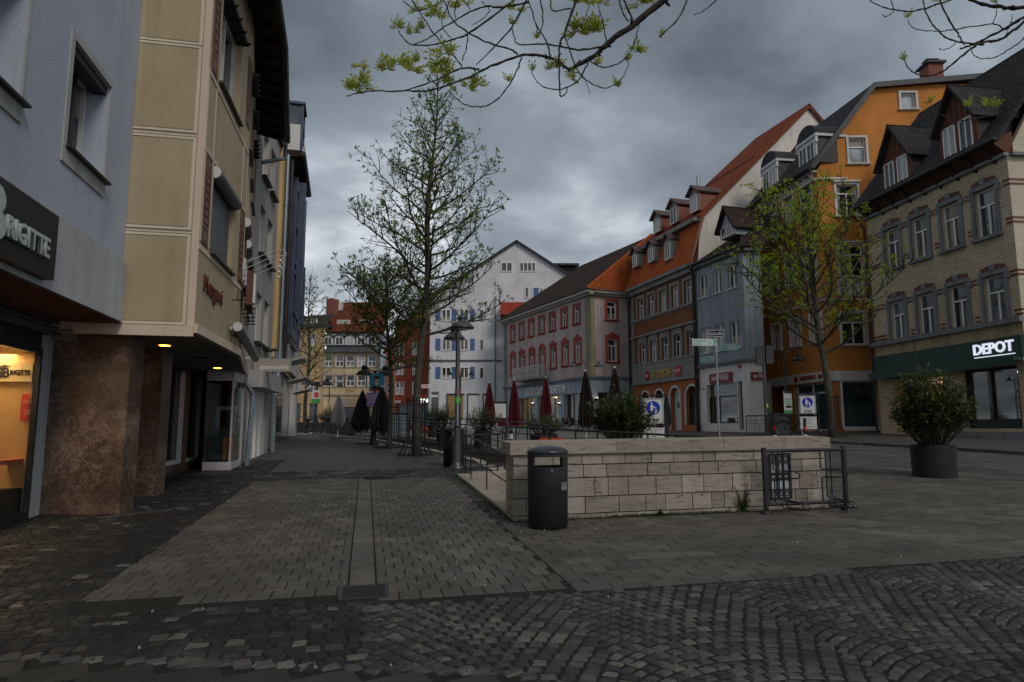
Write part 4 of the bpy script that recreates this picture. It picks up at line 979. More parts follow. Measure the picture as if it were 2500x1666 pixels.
for a in arch: arch_ring(mb, FB, a[0], a[1], a[2], a[3] - (a[1] - a[0]) / 2, a[3], .14, .003, .06)
mb.build('arch_trim', whitedim, HB)
for i, a in enumerate(arch):
    mb = MB(); mb.fb(FB, a[0], a[1], -.32, -.30, a[2], a[3]); p = mb.build('arched_door' if i == 2 else 'shop_window', whitedim if i == 2 else glassm, HB)
    if i != 2: mb = MB(); mb.fb(FB, a[0], a[0] + .09, -.3, -.24, a[2], a[3] - .5); mb.fb(FB, a[1] - .09, a[1], -.3, -.24, a[2], a[3] - .5); mb.fb(FB, a[0] + .09, a[1] - .09, -.3, -.245, a[3] - .75, a[3] - .67); mb.fb(FB, a[0] + .09, a[1] - .09, -.3, -.245, a[2], a[2] + .1); mb.build('frame', black, p)
    else: bar(p, 'notice', FB, (a[0] + a[1]) / 2 - .2, (a[0] + a[1]) / 2 + .3, -.30, -.27, a[2] + 1.5, a[2] + 1.9, anthracite)
mb = MB()
for r in (R1, R2):
    z = r[0][1]; mb.fb(FB, 0, FB.L, .003, .17, z - .93, z - .80); mb.fb(FB, 0, FB.L, .003, .06, z - 1.02, z - .93)
    for (s, _) in r:
        for sg in (-1, 1): mb.fb(FB, min(s + sg * .46, s + sg * .64), max(s + sg * .46, s + sg * .64), .003, .055, z - .75, z + .76)
        mb.fb(FB, s - .64, s + .64, .003, .055, z + .76, z + .98 if r is R1 else z + 1.2)
    if r is R2: mb.fb(FB, 0, FB.L, .003, .22, z + 1.2, z + 1.34)
mb.fb(FB, 0, .35, .003, .05, zft, zE - .4); mb.fb(FB, FB.L - .3, FB.L, .003, .05, zft, zE - .4); mb.fb(FB, 0, FB.L, .003, .5, zE - .12, zE + .1); mb.fb(FB, 0, FB.L, .003, .25, zE - .45, zE - .12); mb.fb(FB, 0, FB.L, .003, .12, zft - .1, zft + .28)
mb.build('stone_trim', gs_, HB)
fb_ = bar(HB, 'fascia', FB, 0, FB.L, .003, .10, zsf + .1, zft - .1, gs_); mb = MB(); mb.fb(FB, 0, FB.L, .003, .2, zsf - .04, zsf + .1); mb.build('fascia_ledge', gs_, HB)
gold = plain('gold_letters', (.55, .36, .10), .35, .6); mid = (zsf + zft) / 2
text('ERLEBNISCAFE', 'lettering', FB, FB.s_(1598, 928), FB.s_(1644, 922), mid - .24, mid + .28, .105, gold, fb_, .05, bold=False)
mb = MB(); mb.tube([FB.P(FB.s_(1585, 928), .105, mid), FB.P(FB.s_(1585, 928), .17, mid)], .34, 20); bd = mb.build('round_badge', redp, fb_); text('Reese', 'lettering', FB, FB.s_(1585, 928) - .24, FB.s_(1585, 928) + .24, mid - .09, mid + .1, .172, white, fb_, .01)
bar(fb_, 'square_badge', FB, FB.s_(1652, 916), FB.s_(1668, 916), .105, .17, mid - .28, mid + .34, redp); text('family', 'lettering', FB, FB.s_(1653.5, 916), FB.s_(1666.5, 916), mid - .08, mid + .14, .172, white, fb_, .01)
# roof: steep lower slope, kink, upper slope to the ridge, white gable at the right
redt = tiles('orange_red_tiles', (.46, .115, .035), (.36, .09, .03), (.06, .02, .012), .22, .26, .12); redu = tiles('weathered_red_tiles', (.27, .07, .032), (.21, .058, .03), (.05, .02, .015), .22, .26, .3)
FG = F(nb0, (nb0[0] + FB.n.x * -12, nb0[1] + FB.n.y * -12), out=(nb1[0], nb1[1]))
kk = FG.at(1709, 524); pk = FG.at(1971, 259); kz = (FG.z(1709, 524) + F(b0, nb0).z(1543, 617)) / 2; kn = max(.5, kk[0])
print('brown: kink', kk, 'peak', pk, 'eave', zE)
rn, rz = pk
mb = MB(); L = FB.L; q = FB.P
slab(mb, [q(-.3, .5, zE + .05), q(L + .12, .5, zE + .05), q(L + .12, -kn, kz), q(.6, -kn, kz)], .2); mb.build('lower_roof', redt, HB)
mb = MB(); hs_ = 3.4; slab(mb, [q(.6, -kn + .25, kz), q(L + .25, -kn + .25, kz), q(L + .25, -rn, rz + .1), q(hs_, -rn, rz + .1)], .2)
slab(mb, [q(L + .25, -rn, rz + .1), q(hs_, -rn, rz + .1), q(.6, -2 * rn, kz), q(L + .25, -2 * rn, kz)], .2)
slab(mb, [q(.6, -kn + .25, kz), q(hs_, -rn, rz + .1), q(.6, -2 * rn, kz)], .2); mb.build('upper_roof', redu, HB)
mb = MB(); mb.prism([q(L, -.1, zE - .6), q(L, -kn, kz - .1), q(L, -rn, rz - .1), q(L, -2 * rn, kz), q(L, -2 * rn, zE - .6)], FB.d * -.25); mb.build('gable_wall', plaster('white_gable', (.62, .58, .53), .1, streak=.1), HB)
mb = MB(); vb = plain('verge_board', (.18, .13, .12), .7)
for a, b_ in (((L + .1, .5, zE - .05), (L + .1, -kn, kz - .05)), ((L + .1, -kn + .2, kz - .05), (L + .1, -rn, rz + .05)), ((L + .1, -rn, rz + .05), (L + .1, -2 * rn, kz))):
    A_, B_ = q(*a), q(*b_); up = Vector((0, 0, .28)); mb.box8([A_ - up, B_ - up, B_ - up + FB.d * .1, A_ - up + FB.d * .1, A_, B_, B_ + FB.d * .1, A_ + FB.d * .1])
mb.build('verge_board', vb, HB)
mb = MB(); mb.fb(FB, .4, L, -kn + .1, -kn + .5, kz - .28, kz - .02); mb.build('kink_cornice', gs_, HB)
copper = plain('copper_sheet', (.20, .075, .05), .45, .5, .25, 1.5); sh_ = gs_
for p, zb_, zt_ in (((1573, 0), 646, 617), ((1613, 0), 633, 600), ((1655, 0), 628, 586)):
    n_ = -.42; s = FB.at(p[0], (zb_ + zt_) / 2, -n_ * -1)[0]; z0 = FB.z(p[0], zb_, -.35); z1 = FB.z(p[0], zt_, -.35)
    dormer(HB, FB, s, -.3, 1.0, z0 - .25, z1, z1 + .42, 1.6, gs_, plain('dormer_roof_grey', (.07, .05, .05), .7), gs_, 'gable', 1, .16, (z1 - z0) * .9)
for px, zb_, zt_ in ((1606, 566, 529), (1647, 544, 501), (1697, 516, 470)):
    sb_ = kn + .15; s = FB.at(px, (zb_ + zt_) / 2, -sb_)[0]; z0 = FB.z(px, zb_, -sb_); z1 = FB.z(px, zt_, -sb_)
    dormer(HB, FB, s, sb_, 1.15, z0 - .1, z1, z1 + .45, 2.6, copper, plain('dormer_roof_brown', (.08, .05, .05), .6), gs_, 'gable', 1, .2, (z1 - z0) * .82)
mb = MB(); c = FB.at(1705, 450, -4); mb.tube([FB.P(c[0], -4, FB.z(1705, 470, -4)), FB.P(c[0], -4, FB.z(1705, 428, -4))], .16, 10); mb.build('flue', steel, HB)
sl = (rz - kz) / (rn - kn)
mb = MB(); n_ = -kn - 3; A_ = [q(L - 2.6, n_, kz + sl * 3 + .08), q(L - 1.9, n_, kz + sl * 3 + .08), q(L - 1.9, n_ - 1, kz + sl * 4 + .08), q(L - 2.6, n_ - 1, kz + sl * 4 + .08)]; slab(mb, A_, .1); mb.build('roof_window', glassg, HB)
mb = MB()
for k_ in range(9): mb.tube([q(1 + k_, -kn - 4.5, kz + sl * 4.5), q(1 + k_, -kn - 4.5, kz + sl * 4.5 + .3)], .02, 4)
mb.tube([q(1, -kn - 4.5, kz + sl * 4.5 + .3), q(9, -kn - 4.5, kz + sl * 4.5 + .3)], .025, 4); mb.tube([q(1, -kn - 4.5, kz + sl * 4.5 + .18), q(9, -kn - 4.5, kz + sl * 4.5 + .18)], .025, 4)
mb.build('snow_guard', black, HB)
pipe_run(HB, 'drainpipe', [FB.P(L - .1, .5, zE), FB.P(L - .12, .2, zE - .6), FB.P(L - .12, .2, zb + .5)], .06, brownpipe)
# ---- pink house
pc = XY(1446, 52.0); dl = Vector((-.446 * 1.008, 1, 0)).normalized(); 
FPr = F(pc, (pc[0] + 4.4, pc[1] + 4.4 * .42)); 
FPl0 = F((pc[0] + dl.x * 25, pc[1] + dl.y * 25), pc); sL = FPl0.s_(1232)
pl = FPl0.P(sL, 0, 0).to_2d(); FP = F(pl, pc); HP = house('pink_house', pc, 'greyish pink plastered house with red window surrounds, brown hipped roof and white balcony')
pink = plaster('pink_render', (.42, .345, .33), .2, streak=.2); pink2 = pink; olive = plaster('olive_pilaster', (.25, .235, .14), .15); rsur = plaster('red_stone', (.33, .07, .055), .15); palebl = plaster('pale_blue_shop', (.32, .37, .42), .12)
zb = hgt(*pc) - .5; zE = (FP.z(1434, 712) + FP.z(1235, 785)) / 2; zc = (FP.z(1437, 921) + FP.z(1232, 950)) / 2; ops = []; ops2 = []
RU = level(rowpts(FP, (1252, 819), (1408, 765), 7)); RL = level(rowpts(FP, (1253, 894), (1411, 859), 7))
print('pink: L', FP.L, 'zE', zE, 'zc', zc, RU[0], RU[-1])
for i, (s, z) in enumerate(RU): ops.append(window(HP, FP, s, z, .82, 1.42, .16, .06, 1, .72, sur=(.2, .07), surmat=rsur, sill=(.24, .16), pane=rnd.choice([glassd, glassm])))
for i, (s, z) in enumerate(RL):
    h = 1.75 if i != 3 else 2.5; zc_ = z if i != 3 else z - .38
    ops.append(window(HP, FP, s, zc_, .85, h, .16, .06, 1, .75, sur=(.2, .07), surmat=rsur, sill=(.24, .16), ped='curve', pane=rnd.choice([glassd, glassm])))
for p, h, pd in (((1493, 759), 1.42, None), ((1495, 856), 1.75, 'curve')):
    s, z = FPr.at(*p); ops2.append(window(HP, FPr, s, z, .85, h, .16, .07, 1, .72, sur=(.2, .07), surmat=rsur, sill=(.24, .16), ped=pd, pane=glassd))
zg = hgt(*pc) + .1; zst = FP.z(1440, 958) 
sho = [(FP.s_(a, 1010), FP.s_(b, 1010), zg + .05, zst) for a, b in ((1263, 1300), (1312, 1364), (1376, 1424))]; sho2 = [(FPr.s_(1462), FPr.s_(1520), zg + .05, zst)]
body(HP, 'wall', pink, [(FP, ops), (FPr, ops2)], [(pc[0] + 4.4 + 4, pc[1] + 12), (pl.x + 7, pl.y + 3)], zc, zE)
mb = MB(); wall_holes(mb, FP, 0, FP.L, zb, zc, sho, .35); wall_holes(mb, FPr, 0, FPr.L, zb, zc, sho2, .35); mb.build('ground_floor_wall', palebl, HP)
mb = MB()
for F_, e0, e1 in ((FP, -.1, FP.L + .15), (FPr, 0, FPr.L)): mb.fb(F_, e0, e1, .003, .2, zc - .08, zc + .1)
mb.build('shop_cornice', plaster('blue_grey_trim', (.13, .15, .18), .1), HP)
mb = MB(); cst = plaster('cornice_stone', (.36, .35, .30), .1)
for F_, e0, e1 in ((FP, -.4, FP.L + .5), (FPr, 0, FPr.L + .1)): mb.fb(F_, e0, e1, .003, .28, zE - .32, zE - .16); mb.fb(F_, e0, e1, .003, .5, zE - .16, zE + .08)
mb.build('eaves_cornice', cst, HP)
bar(HP, 'pilaster', FP, FP.L - .75, FP.L + .05, .003, .06, zc + .1, zE - .32, olive); bar(HP, 'pilaster', FPr, 0, .3, .003, .06, zc + .1, zE - .32, olive); bar(HP, 'pilaster', FP, 0, .6, .003, .05, zb, zE - .32, plaster('grey_corner', (.17, .18, .185), .1))
sg = bar(HP, 'shop_sign', FP, FP.s_(1284, 950), FP.s_(1383, 940), .003, .06, zc - 1.0, zc - .32, palebl)
text('UNITED COLORS OF BENETTON', 'lettering', FP, FP.s_(1285, 950), FP.s_(1382, 940), zc - .98, zc - .3, .08, white, sg, .03, bold=True)
yel = plain('warm_yellow_interior', (.6, .42, .10), .7)
for o in sho + sho2:
    F_ = FPr if o in sho2 else FP
    mb = MB(); mb.fb(F_, o[0], o[1], -.37, -.35, o[2], o[3]); g = mb.build('shop_window', clear, HP); mb = MB()
    nm = 3 if o[1] - o[0] > 2.5 else 2
    for k_ in range(nm + 1): x = o[0] + (o[1] - o[0]) * k_ / nm; mb.fb(F_, max(o[0], x - .04), min(o[1], x + .04), -.34, -.27, o[2], o[3])
    mb.fb(F_, o[0], o[1], -.34, -.275, o[2], o[2] + .1); mb.build('frame', whitedim, g)
    room(HP, F_, o[0] - .1, o[1] + .1, -.38, -3.0, o[2], o[3] + .05, yel if o in sho[:2] else wood_i)
    goods(HP, F_, o[0] + .1, o[1] - .1, -.6, -2.2, o[2] + .3, o[3], 35, int(o[0] * 7))
    mb = MB(); mb.fb(F_, o[0] + .4, o[0] + .7, -1.6, -1.4, o[3] - .06, o[3]); mb.fb(F_, o[1] - .7, o[1] - .4, -1.6, -1.4, o[3] - .06, o[3]); mb.build('ceiling_lamps', emit('shop_spot', (1, .75, .35), 6 if o in sho[:2] else 2), HP)
for px in (1302, 1367): 
    s = FP.s_(px + 2, 980); z = FP.z(px, 986); mb = MB(); mb.lathe([(.05, -.12), (.13, 0), (.13, .02)], FP.P(s, .16, z), 10); l_ = mb.build('wall_lamp', black, HP); mb = MB(); mb.lathe([(.11, .03), (.09, .08)], FP.P(s, .16, z), 10); mb.build('bulb', emit('wall_lamp_glow', (1, .85, .6), 2), HP)
s = FPr.at(1453, 970)[0]; z = FPr.z(1453, 974); mb = MB(); mb.lathe([(.05, -.16), (.18, 0), (.18, .03)], FPr.P(max(.1, s), .2, z), 10); mb.build('wall_lamp', black, HP); mb = MB(); mb.lathe([(.14, .03), (.10, .12)], FPr.P(max(.1, s), .2, z), 10); mb.build('bulb', MATS['wall_lamp_glow'], HP)
# balcony
a, b = FP.s_(1277, 925), FP.s_(1340, 915); zb_ = FP.z(1310, 931) + .25; bal = bar(HP, 'balcony', FP, a, b, .003, 1.1, zb_ - .18, zb_, gs_)
mb = MB(); x = a
while x <= b + .01: mb.fb(FP, x, x + .03, 1.05, 1.08, zb_, zb_ + .95); x += .16
y = .05
while y < 1.06: mb.fb(FP, a, a + .03, y, y + .03, zb_, zb_ + .95); mb.fb(FP, b - .03, b, y, y + .03, zb_, zb_ + .95); y += .16
mb.fb(FP, a, b, 1.04, 1.09, zb_ + .95, zb_ + 1.0); mb.fb(FP, a, b, 1.04, 1.09, zb_ + .6, zb_ + .63); mb.fb(FP, a, a + .05, 0, 1.04, zb_ + .95, zb_ + 1.0); mb.fb(FP, b - .05, b, 0, 1.04, zb_ + .95, zb_ + 1.0); mb.build('railing', whitedim, bal)
# hipped roof
brt = tiles('brown_roof_tiles', (.055, .038, .032), (.045, .032, .028), (.015, .011, .01), .25, .3, .3)
Q = FP.P; pkx = FP.at(1541, 596, -5.2); zR = FP.z(1541, 596, -5.2); rlf = FP.at(1465, 626, -5.2)
print('pink ridge', pkx, rlf)
ridR = Q(FP.L - 0.2 + 1.2, -5.2, zR); ridL = Q(6, -5.2, zR)
e1, e2 = Q(FP.L + .5, .55, zE + .08), Q(-.5, .55, zE + .08); farR = FPr.P(FPr.L + 5, .5, zE + .08); e3 = Q(-.5, -11, zE + .08)
mb = MB(); slab(mb, [e1, e2, ridL, ridR], .15); slab(mb, [e2, e3, ridL], .15); mb.build('roof', brt, HP)
mb = MB(); slab(mb, [e1, ridR, farR + Vector((0, 0, 0))], .15); slab(mb, [ridR, ridR + Vector((6, 5, 0)), farR], .15); mb.build('hip_roof', redt, HP)
mb = MB(); A_ = e1 * .62 + ridR * .38; mb.tube([e1 + Vector((0, 0, .05)), ridR + Vector((0, 0, .05))], .12, 6); mb.build('hip_tiles', redt, HP)
pipe_run(HP, 'drainpipe', [FPr.P(3.35, .5, zE - .1), FPr.P(3.35, .15, zE - .8), FPr.P(3.35, .15, zb + .5)], .07, brownpipe)
# ================================================================== LEFT SIDE
# ---- light blue shop house, nearest on the left
bd = Vector((-.2123, .977)).normalized()
def along(p, t): return (p[0] + bd.x * t, p[1] + bd.y * t)
pb = (-5.82, 9.98); FBl = F(along(pb, -7.5), pb); HL = house('light_blue_house', (-6.5, 6.5), 'light blue rough rendered house with a dark shop sign and lit shop window')
ps = (-6.92, 10.2); FS = F(along(ps, -7.5), ps)
blue = plaster('rough_blue_render', (.40, .44, .52), .55, 55, streak=.05, var=.06); pgrey = plaster('smooth_pale_grey', (.40, .41, .43), .08, streak=.06); frm = plaster('grey_window_reveal', (.36, .37, .36), .1)
zF1 = FBl.z(277, 625); zF0 = FBl.z(271, 778); zb = hgt(-6.5, 6) - .5; zT = 12.5
def px4(F_, pts, off=0): return [F_.at(*p, off) for p in pts]
w1 = px4(FBl, [(181, 88), (265, 216), (255, 445), (158, 357)]); a0 = (w1[0][0] + w1[3][0]) / 2; a1 = (w1[1][0] + w1[2][0]) / 2; zt = (w1[0][1] + w1[1][1]) / 2; zbm = (w1[2][1] + w1[3][1]) / 2
print('blue win', w1, a0, a1, zt, zbm)
ops = []
for s0 in (a0, a0 - 2.35, a0 - 4.7):
    ops.append(window(HL, FBl, s0 + (a1 - a0) / 2, (zt + zbm) / 2, a1 - a0, zt - zbm, .34, .07, 0, None, pane=glassd, frame=whitedim))
    mb = MB(); s1 = s0 + a1 - a0
    for q in ((s0 - .10, s0, zbm - .22, zt + .10), (s1, s1 + .03, zbm - .22, zt + .10), (s0, s1, zt, zt + .10), (s0, s1, zbm - .22, zbm - .03)): mb.fb(FBl, q[0], q[1], .002, .022, q[2], q[3])
    mb.build('window_surround', frm, HL); bar(HL, 'window_sill', FBl, s0 - .03, s1 + .06, -.3, .09, zbm - .035, zbm - .005, black)
    mb = MB(); mb.fb(FBl, s0 + (a1 - a0) * .62, s0 + (a1 - a0) * .70, -.3, -.27, zbm, zt); mb.fb(FBl, s0, s1, -.22, -.04, zt - .12, zt - .01); mb.build('shutter_box', anthracite, HL)
mb = MB(); wall_holes(mb, FBl, 0, FBl.L, zF1, zT, ops, .34); mb.build('wall', blue, HL)
mb = MB(); mb.fb(FBl, 0, FBl.L, -1.3, .05, zF0, zF1); mb.build('canopy_band', pgrey, HL)
mb = MB(); mb.fb(FBl, 0, FBl.L, -1.25, .03, zF0 - .02, zF0 - .004); mb.build('soffit', plaster('brown_soffit', (.085, .05, .04), .1), HL)
# sign board
sx0, sx1 = FBl.s_(-60, 500, .12), FBl.at(122, 650, .12)[0]; sz0 = FBl.z(111, 681, .12); sz1 = FBl.z(130, 528, .12); print('sign', sx0, sx1, sz0, sz1)
sx0 = sx1 - 3.1
sgn = bar(HL, 'shop_sign', FBl, sx0, sx1, .05, .17, sz0, sz1, plain('sign_black', (.012, .014, .018), .4))
silver = plain('silver_letters', (.50, .55, .56), .4, .3, .05)
ra = FBl.at(6, 590, .17)[0]; rb = FBl.at(110, 650, .17)[0]; h_ = sz1 - sz0; print('letters', ra, rb)
def zfr(x): return sz0 + h_ * x
text('RIGITTE', 'lettering', FBl, ra, rb, zfr(.26), zfr(.56), .172, silver, sgn, .035, bold=True)
text('B', 'big_letter', FBl, ra - .42, ra - .03, zfr(.15), zfr(.87), .172, silver, sgn, .035, bold=True)
# storefront: rear plane under the canopy
q0, q1 = FS.s_(74, 1150), FS.L; zg = hgt(-6.9, 9.9)
mb = MB(); mb.fb(FS, q0, q1 + .12, -1.7, 0.0, zb, zF0 - .02); mb.build('pier', plaster('pier_grey', (.40, .42, .45), .1), HL)
mb = MB(); mb.fb(FS, q1 - .02, q1, -.02, 1.13, zF0 - .25, zF0 - .02); mb.build('beam', plaster('beam_ochre', (.3, .27, .2), .1), HL)
s00 = FS.s_(0, 1150) - 2.6
mb = MB(); mb.fb(FS, s00, q0, -.06, -.04, zg + .12, 2.72); g = mb.build('shop_window', clear, HL)
mb = MB(); mb.fb(FS, q0 - .06, q0 - .002, -.04, .03, zg - .1, 2.75); mb.fb(FS, s00, q0 - .06, -.04, .02, zg - .2, zg + .12); mb.fb(FS, s00, q0 - .06, -.12, .03, 2.66, 2.95); mb.build('frame', anthracite, g)
mb = MB(); mb.fb(FS, s00, q0, -.12, .12, 2.95, zF0 - .03)
for k in range(3): mb.fb(FS, s00, q0 + .3, .12, .14 + k * .02, 2.98 + k * .07, 3.02 + k * .07)
mb.build('roller_shutter_box', plain('shutter_grey', (.08, .075, .07), .6), HL)
ow = plain('warm_ochre_interior', (.62, .37, .14), .7, var=.08)
room(HL, FS, s00, q0 - .006, -.07, -1.6, zg + .1, 2.9, ow)
mb = MB(); mb.fb(FS, s00, q0, -1.6, -.08, zg + .1, zg + .45); mb.build('display_plinth', darkvoid, HL)
FW = F(FS.P(q0 - .02, -1.6, 0).to_2d(), FS.P(q0 - .02, -.07, 0).to_2d()); print('FW', FW.at(0, 905), FW.at(83, 905), FW.L)
sa, sb = FW.at(-75, 905)[0], FW.at(83, 905)[0]; za, zb2 = FW.z(60, 933), FW.z(60, 887)
ib = bar(HL, 'inner_sign', FW, max(.02, sa), sb, .01, .05, za, zb2, plain('sign_wood', (.62, .45, .22), .6)); hh = zb2 - za
sB = FW.at(8, 915)[0]; sE = FW.at(77, 915)[0]; wB = (sE - sB)
text('RIGITTE', 'lettering', FW, sB + wB * .30, sE, za + hh * .35, za + hh * .62, .052, black, ib, .01, bold=True); text('B', 'lettering', FW, sB + wB * .05, sB + wB * .27, za + hh * .22, za + hh * .74, .052, black, ib, .01, bold=True); text('B', 'lettering', FW, sB - wB * .20, sB + wB * .03, za + hh * .22, za + hh * .74, .052, black, ib, .01, bold=True, flip=True)
mb = MB()
for dx in (-.09, -.045, 0, .045, .09): mb.prism([FW.P(sB + wB * .05 + dx * .3 - .012, .052, za + hh * .77), FW.P(sB + wB * .05 + dx, .052, za + hh * (.95 - abs(dx))), FW.P(sB + wB * .05 + dx * .3 + .012, .052, za + hh * .77)], FW.n * .01)
mb.build('crown_emblem', black, ib)
pa, pbx = FW.at(53, 985)[0], FW.at(90, 985)[0]; z0, z1 = FW.z(70, 1028), FW.z(70, 962)
po = bar(HL, 'sale_poster', FW, pa, min(pbx, FW.L - .01), .01, .02, z0, z1, plain('poster_red', (.62, .06, .05), .6)); w_ = pbx - pa
text('-20%', 'lettering', FW, pa + w_ * .12, pa + w_ * .82, z0 + (z1 - z0) * .22, z0 + (z1 - z0) * .42, .021, plain('poster_pink', (.8, .35, .3), .6), po, .004); text('AUCH', 'lettering', FW, pa + w_ * .15, pa + w_ * .8, z0 + (z1 - z0) * .64, z0 + (z1 - z0) * .78, .021, MATS['poster_pink'], po, .004)
c = FW.at(27, 822, .3); cz = FW.z(27, 824, .3); mb = MB(); mb.lathe([(.10, 0), (.12, .02), (.10, .12), (.03, .22)], FW.P(c[0], .3, cz), 16); pl_ = mb.build('pendant_lamp', whitedim, HL)
mb = MB(); mb.lathe([(.0, -.005), (.10, -.004)], FW.P(c[0], .3, cz), 16); mb.build('bulb', emit('shop_pendant', (1, .75, .45), 14), HL); c = (q0 - .3, 0)
lamp_light(FS.P(c[0] + .1, -.6, 2.65), 26, (1, .66, .36), .5); lamp_light(FS.P(c[0] - 1.6, -.6, 2.65), 32, (1, .66, .36), .5)
mb = MB(); mb.fb(FS, s00, q0, -.3, -.1, zg + .8, zg + .86); mb.build('shelf', plain('coral_shelf', (.6, .12, .06), .5), HL)
# ---- yellow house with sgraffito
C0 = Vector((-4.84, 10.28)); Cw = (-6.45, 9.94)
FY0 = F(Cw, C0); nodes = [tuple(C0), (-5.49, 13.6), (-6.74, 17.0), (-7.42, 19.0)]
FY = [F(nodes[i], nodes[i + 1]) for i in range(3)]
HY = house('yellow_house', C0, 'ochre and cream plastered house with sgraffito panels, a deep eave and brown marble shop front')
crm = plaster('cream_plaster', (.56, .46, .365), .12, streak=.07, var=.05); och = plaster('ochre_plaster', (.36, .30, .19), .3, 60, streak=.1, var=.07)
och2 = plaster('sand_plaster', (.40, .33, .225), .2, 60, streak=.1, var=.06)
pale = plaster('pale_line', (.60, .52, .40), .1, streak=.05); dln = plain('dark_line', (.22, .18, .14), .8)
zS = FY0.z(443, 812); zTop = 10.6; print('soffit', zS)
mb = MB(); wall_holes(mb, FY0, 0, FY0.L, zS, 13.5, []); mb.build('end_wall', crm, HY)
pz = [(FY0.z(380, b), FY0.z(380, t)) for t, b in ((571, 790), (331, 556), (104, 316), (-160, 98))]
e0, e1 = FY0.at(302, 780)[0], FY0.at(421, 780)[0]; e0 = .16; e1 = FY0.L - .14; print('panel', e0, e1, FY0.L)
for z0, z1 in pz:
    pn = bar(HY, 'ochre_panel', FY0, e0 + .04, e1 - .04, .002, .010, z0 + .04, z1 - .04, och)
    for nm, off, m_, th in (('panel_line', .0, dln, .008), ('panel_border', .018, pale, .035)):
        mb = MB(); a, b, c, d = e0 + off - .03, e1 - off + .03, z0 + off - .03, z1 - off + .03; n_ = .006 if m_ is dln else .014
        mb.fb(FY0, a, a + th, .002, n_, c, d); mb.fb(FY0, b - th, b, .002, n_, c, d); mb.fb(FY0, a + th, b - th, .002, n_, c, c + th); mb.fb(FY0, a + th, b - th, .002, n_, d - th, d); mb.build(nm, m_, pn)
# street facade, three facets
z_s1 = (FY[0].z(464, 561) + FY[0].z(560, 679)) / 2; z_h1 = (FY[0].z(478, 331) + FY[0].z(523, 397)) / 2; z_s2 = FY[0].z(540, 200); z_b2 = FY[0].z(494, 124)
print('levels', zS, z_s1, z_h1, z_b2, z_s2)
brn = plain('sgraffito_brown', (.070, .022, .014), .8, bmp=.2); tan_ = plain('sgraffito_cream', (.26, .19, .14), .8)
fops = [[], [], []]
def sgraf(F_, s0, s1, z0, z1, parent):
    pn = bar(parent, 'sgraffito_panel', F_, s0, s1, .002, .012, z0, z1, brn); mb = MB(); w = s1 - s0; h = z1 - z0; a = .0122; b = .0135
    def box(x0, x1, y0, y1): mb.fb(F_, s0 + w * x0, s0 + w * x1, a, b, z0 + h * y0, z0 + h * y1)
    box(.0, .03, 0, 1); box(.97, 1, 0, 1); box(.04, .96, .195, .21); box(.04, .96, .79, .805)
    for i in range(4):
        for j in range(6):
            x0 = .27 + i * .125; y0 = .24 + j * .092
            mb.prism([F_.P(s0 + w * x0, a, z0 + h * y0), F_.P(s0 + w * (x0 + .085), a, z0 + h * (y0 + .032)), F_.P(s0 + w * x0, a, z0 + h * (y0 + .062))], F_.n * .0012)
    for x in (.10, .86):
        for j in range(22): y0 = .225 + j * .025; mb.fb(F_, s0 + w * (x + (.03 if j % 2 else -.0)), s0 + w * (x + .035 + (.03 if j % 2 else 0)), a, b, z0 + h * y0, z0 + h * (y0 + .009))
    for cy in (.1, .9):
        for k0, k1 in ((1, .8), (.6, .42), (.25, 0)):
            P4 = [(.5, cy - .085 * k0), (.5 + .16 * k0, cy - .03 * k0), (.5 + .16 * k0, cy + .03 * k0), (.5, cy + .085 * k0), (.5 - .16 * k0, cy + .03 * k0), (.5 - .16 * k0, cy - .03 * k0)]; P5 = [(.5, cy - .085 * k1), (.5 + .16 * k1, cy - .03 * k1), (.5 + .16 * k1, cy + .03 * k1), (.5, cy + .085 * k1), (.5 - .16 * k1, cy + .03 * k1), (.5 - .16 * k1, cy - .03 * k1)]
            for k in range(6):
                l = (k + 1) % 6; mb.prism([F_.P(s0 + w * x, a, z0 + h * y) for x, y in (P4[k], P4[l], P5[l], P5[k])], F_.n * .0012)
        box(.14, .2, cy - .08, cy + .08); box(.8, .86, cy - .08, cy + .08)
    mb.build('sgraffito_pattern', tan_, pn)
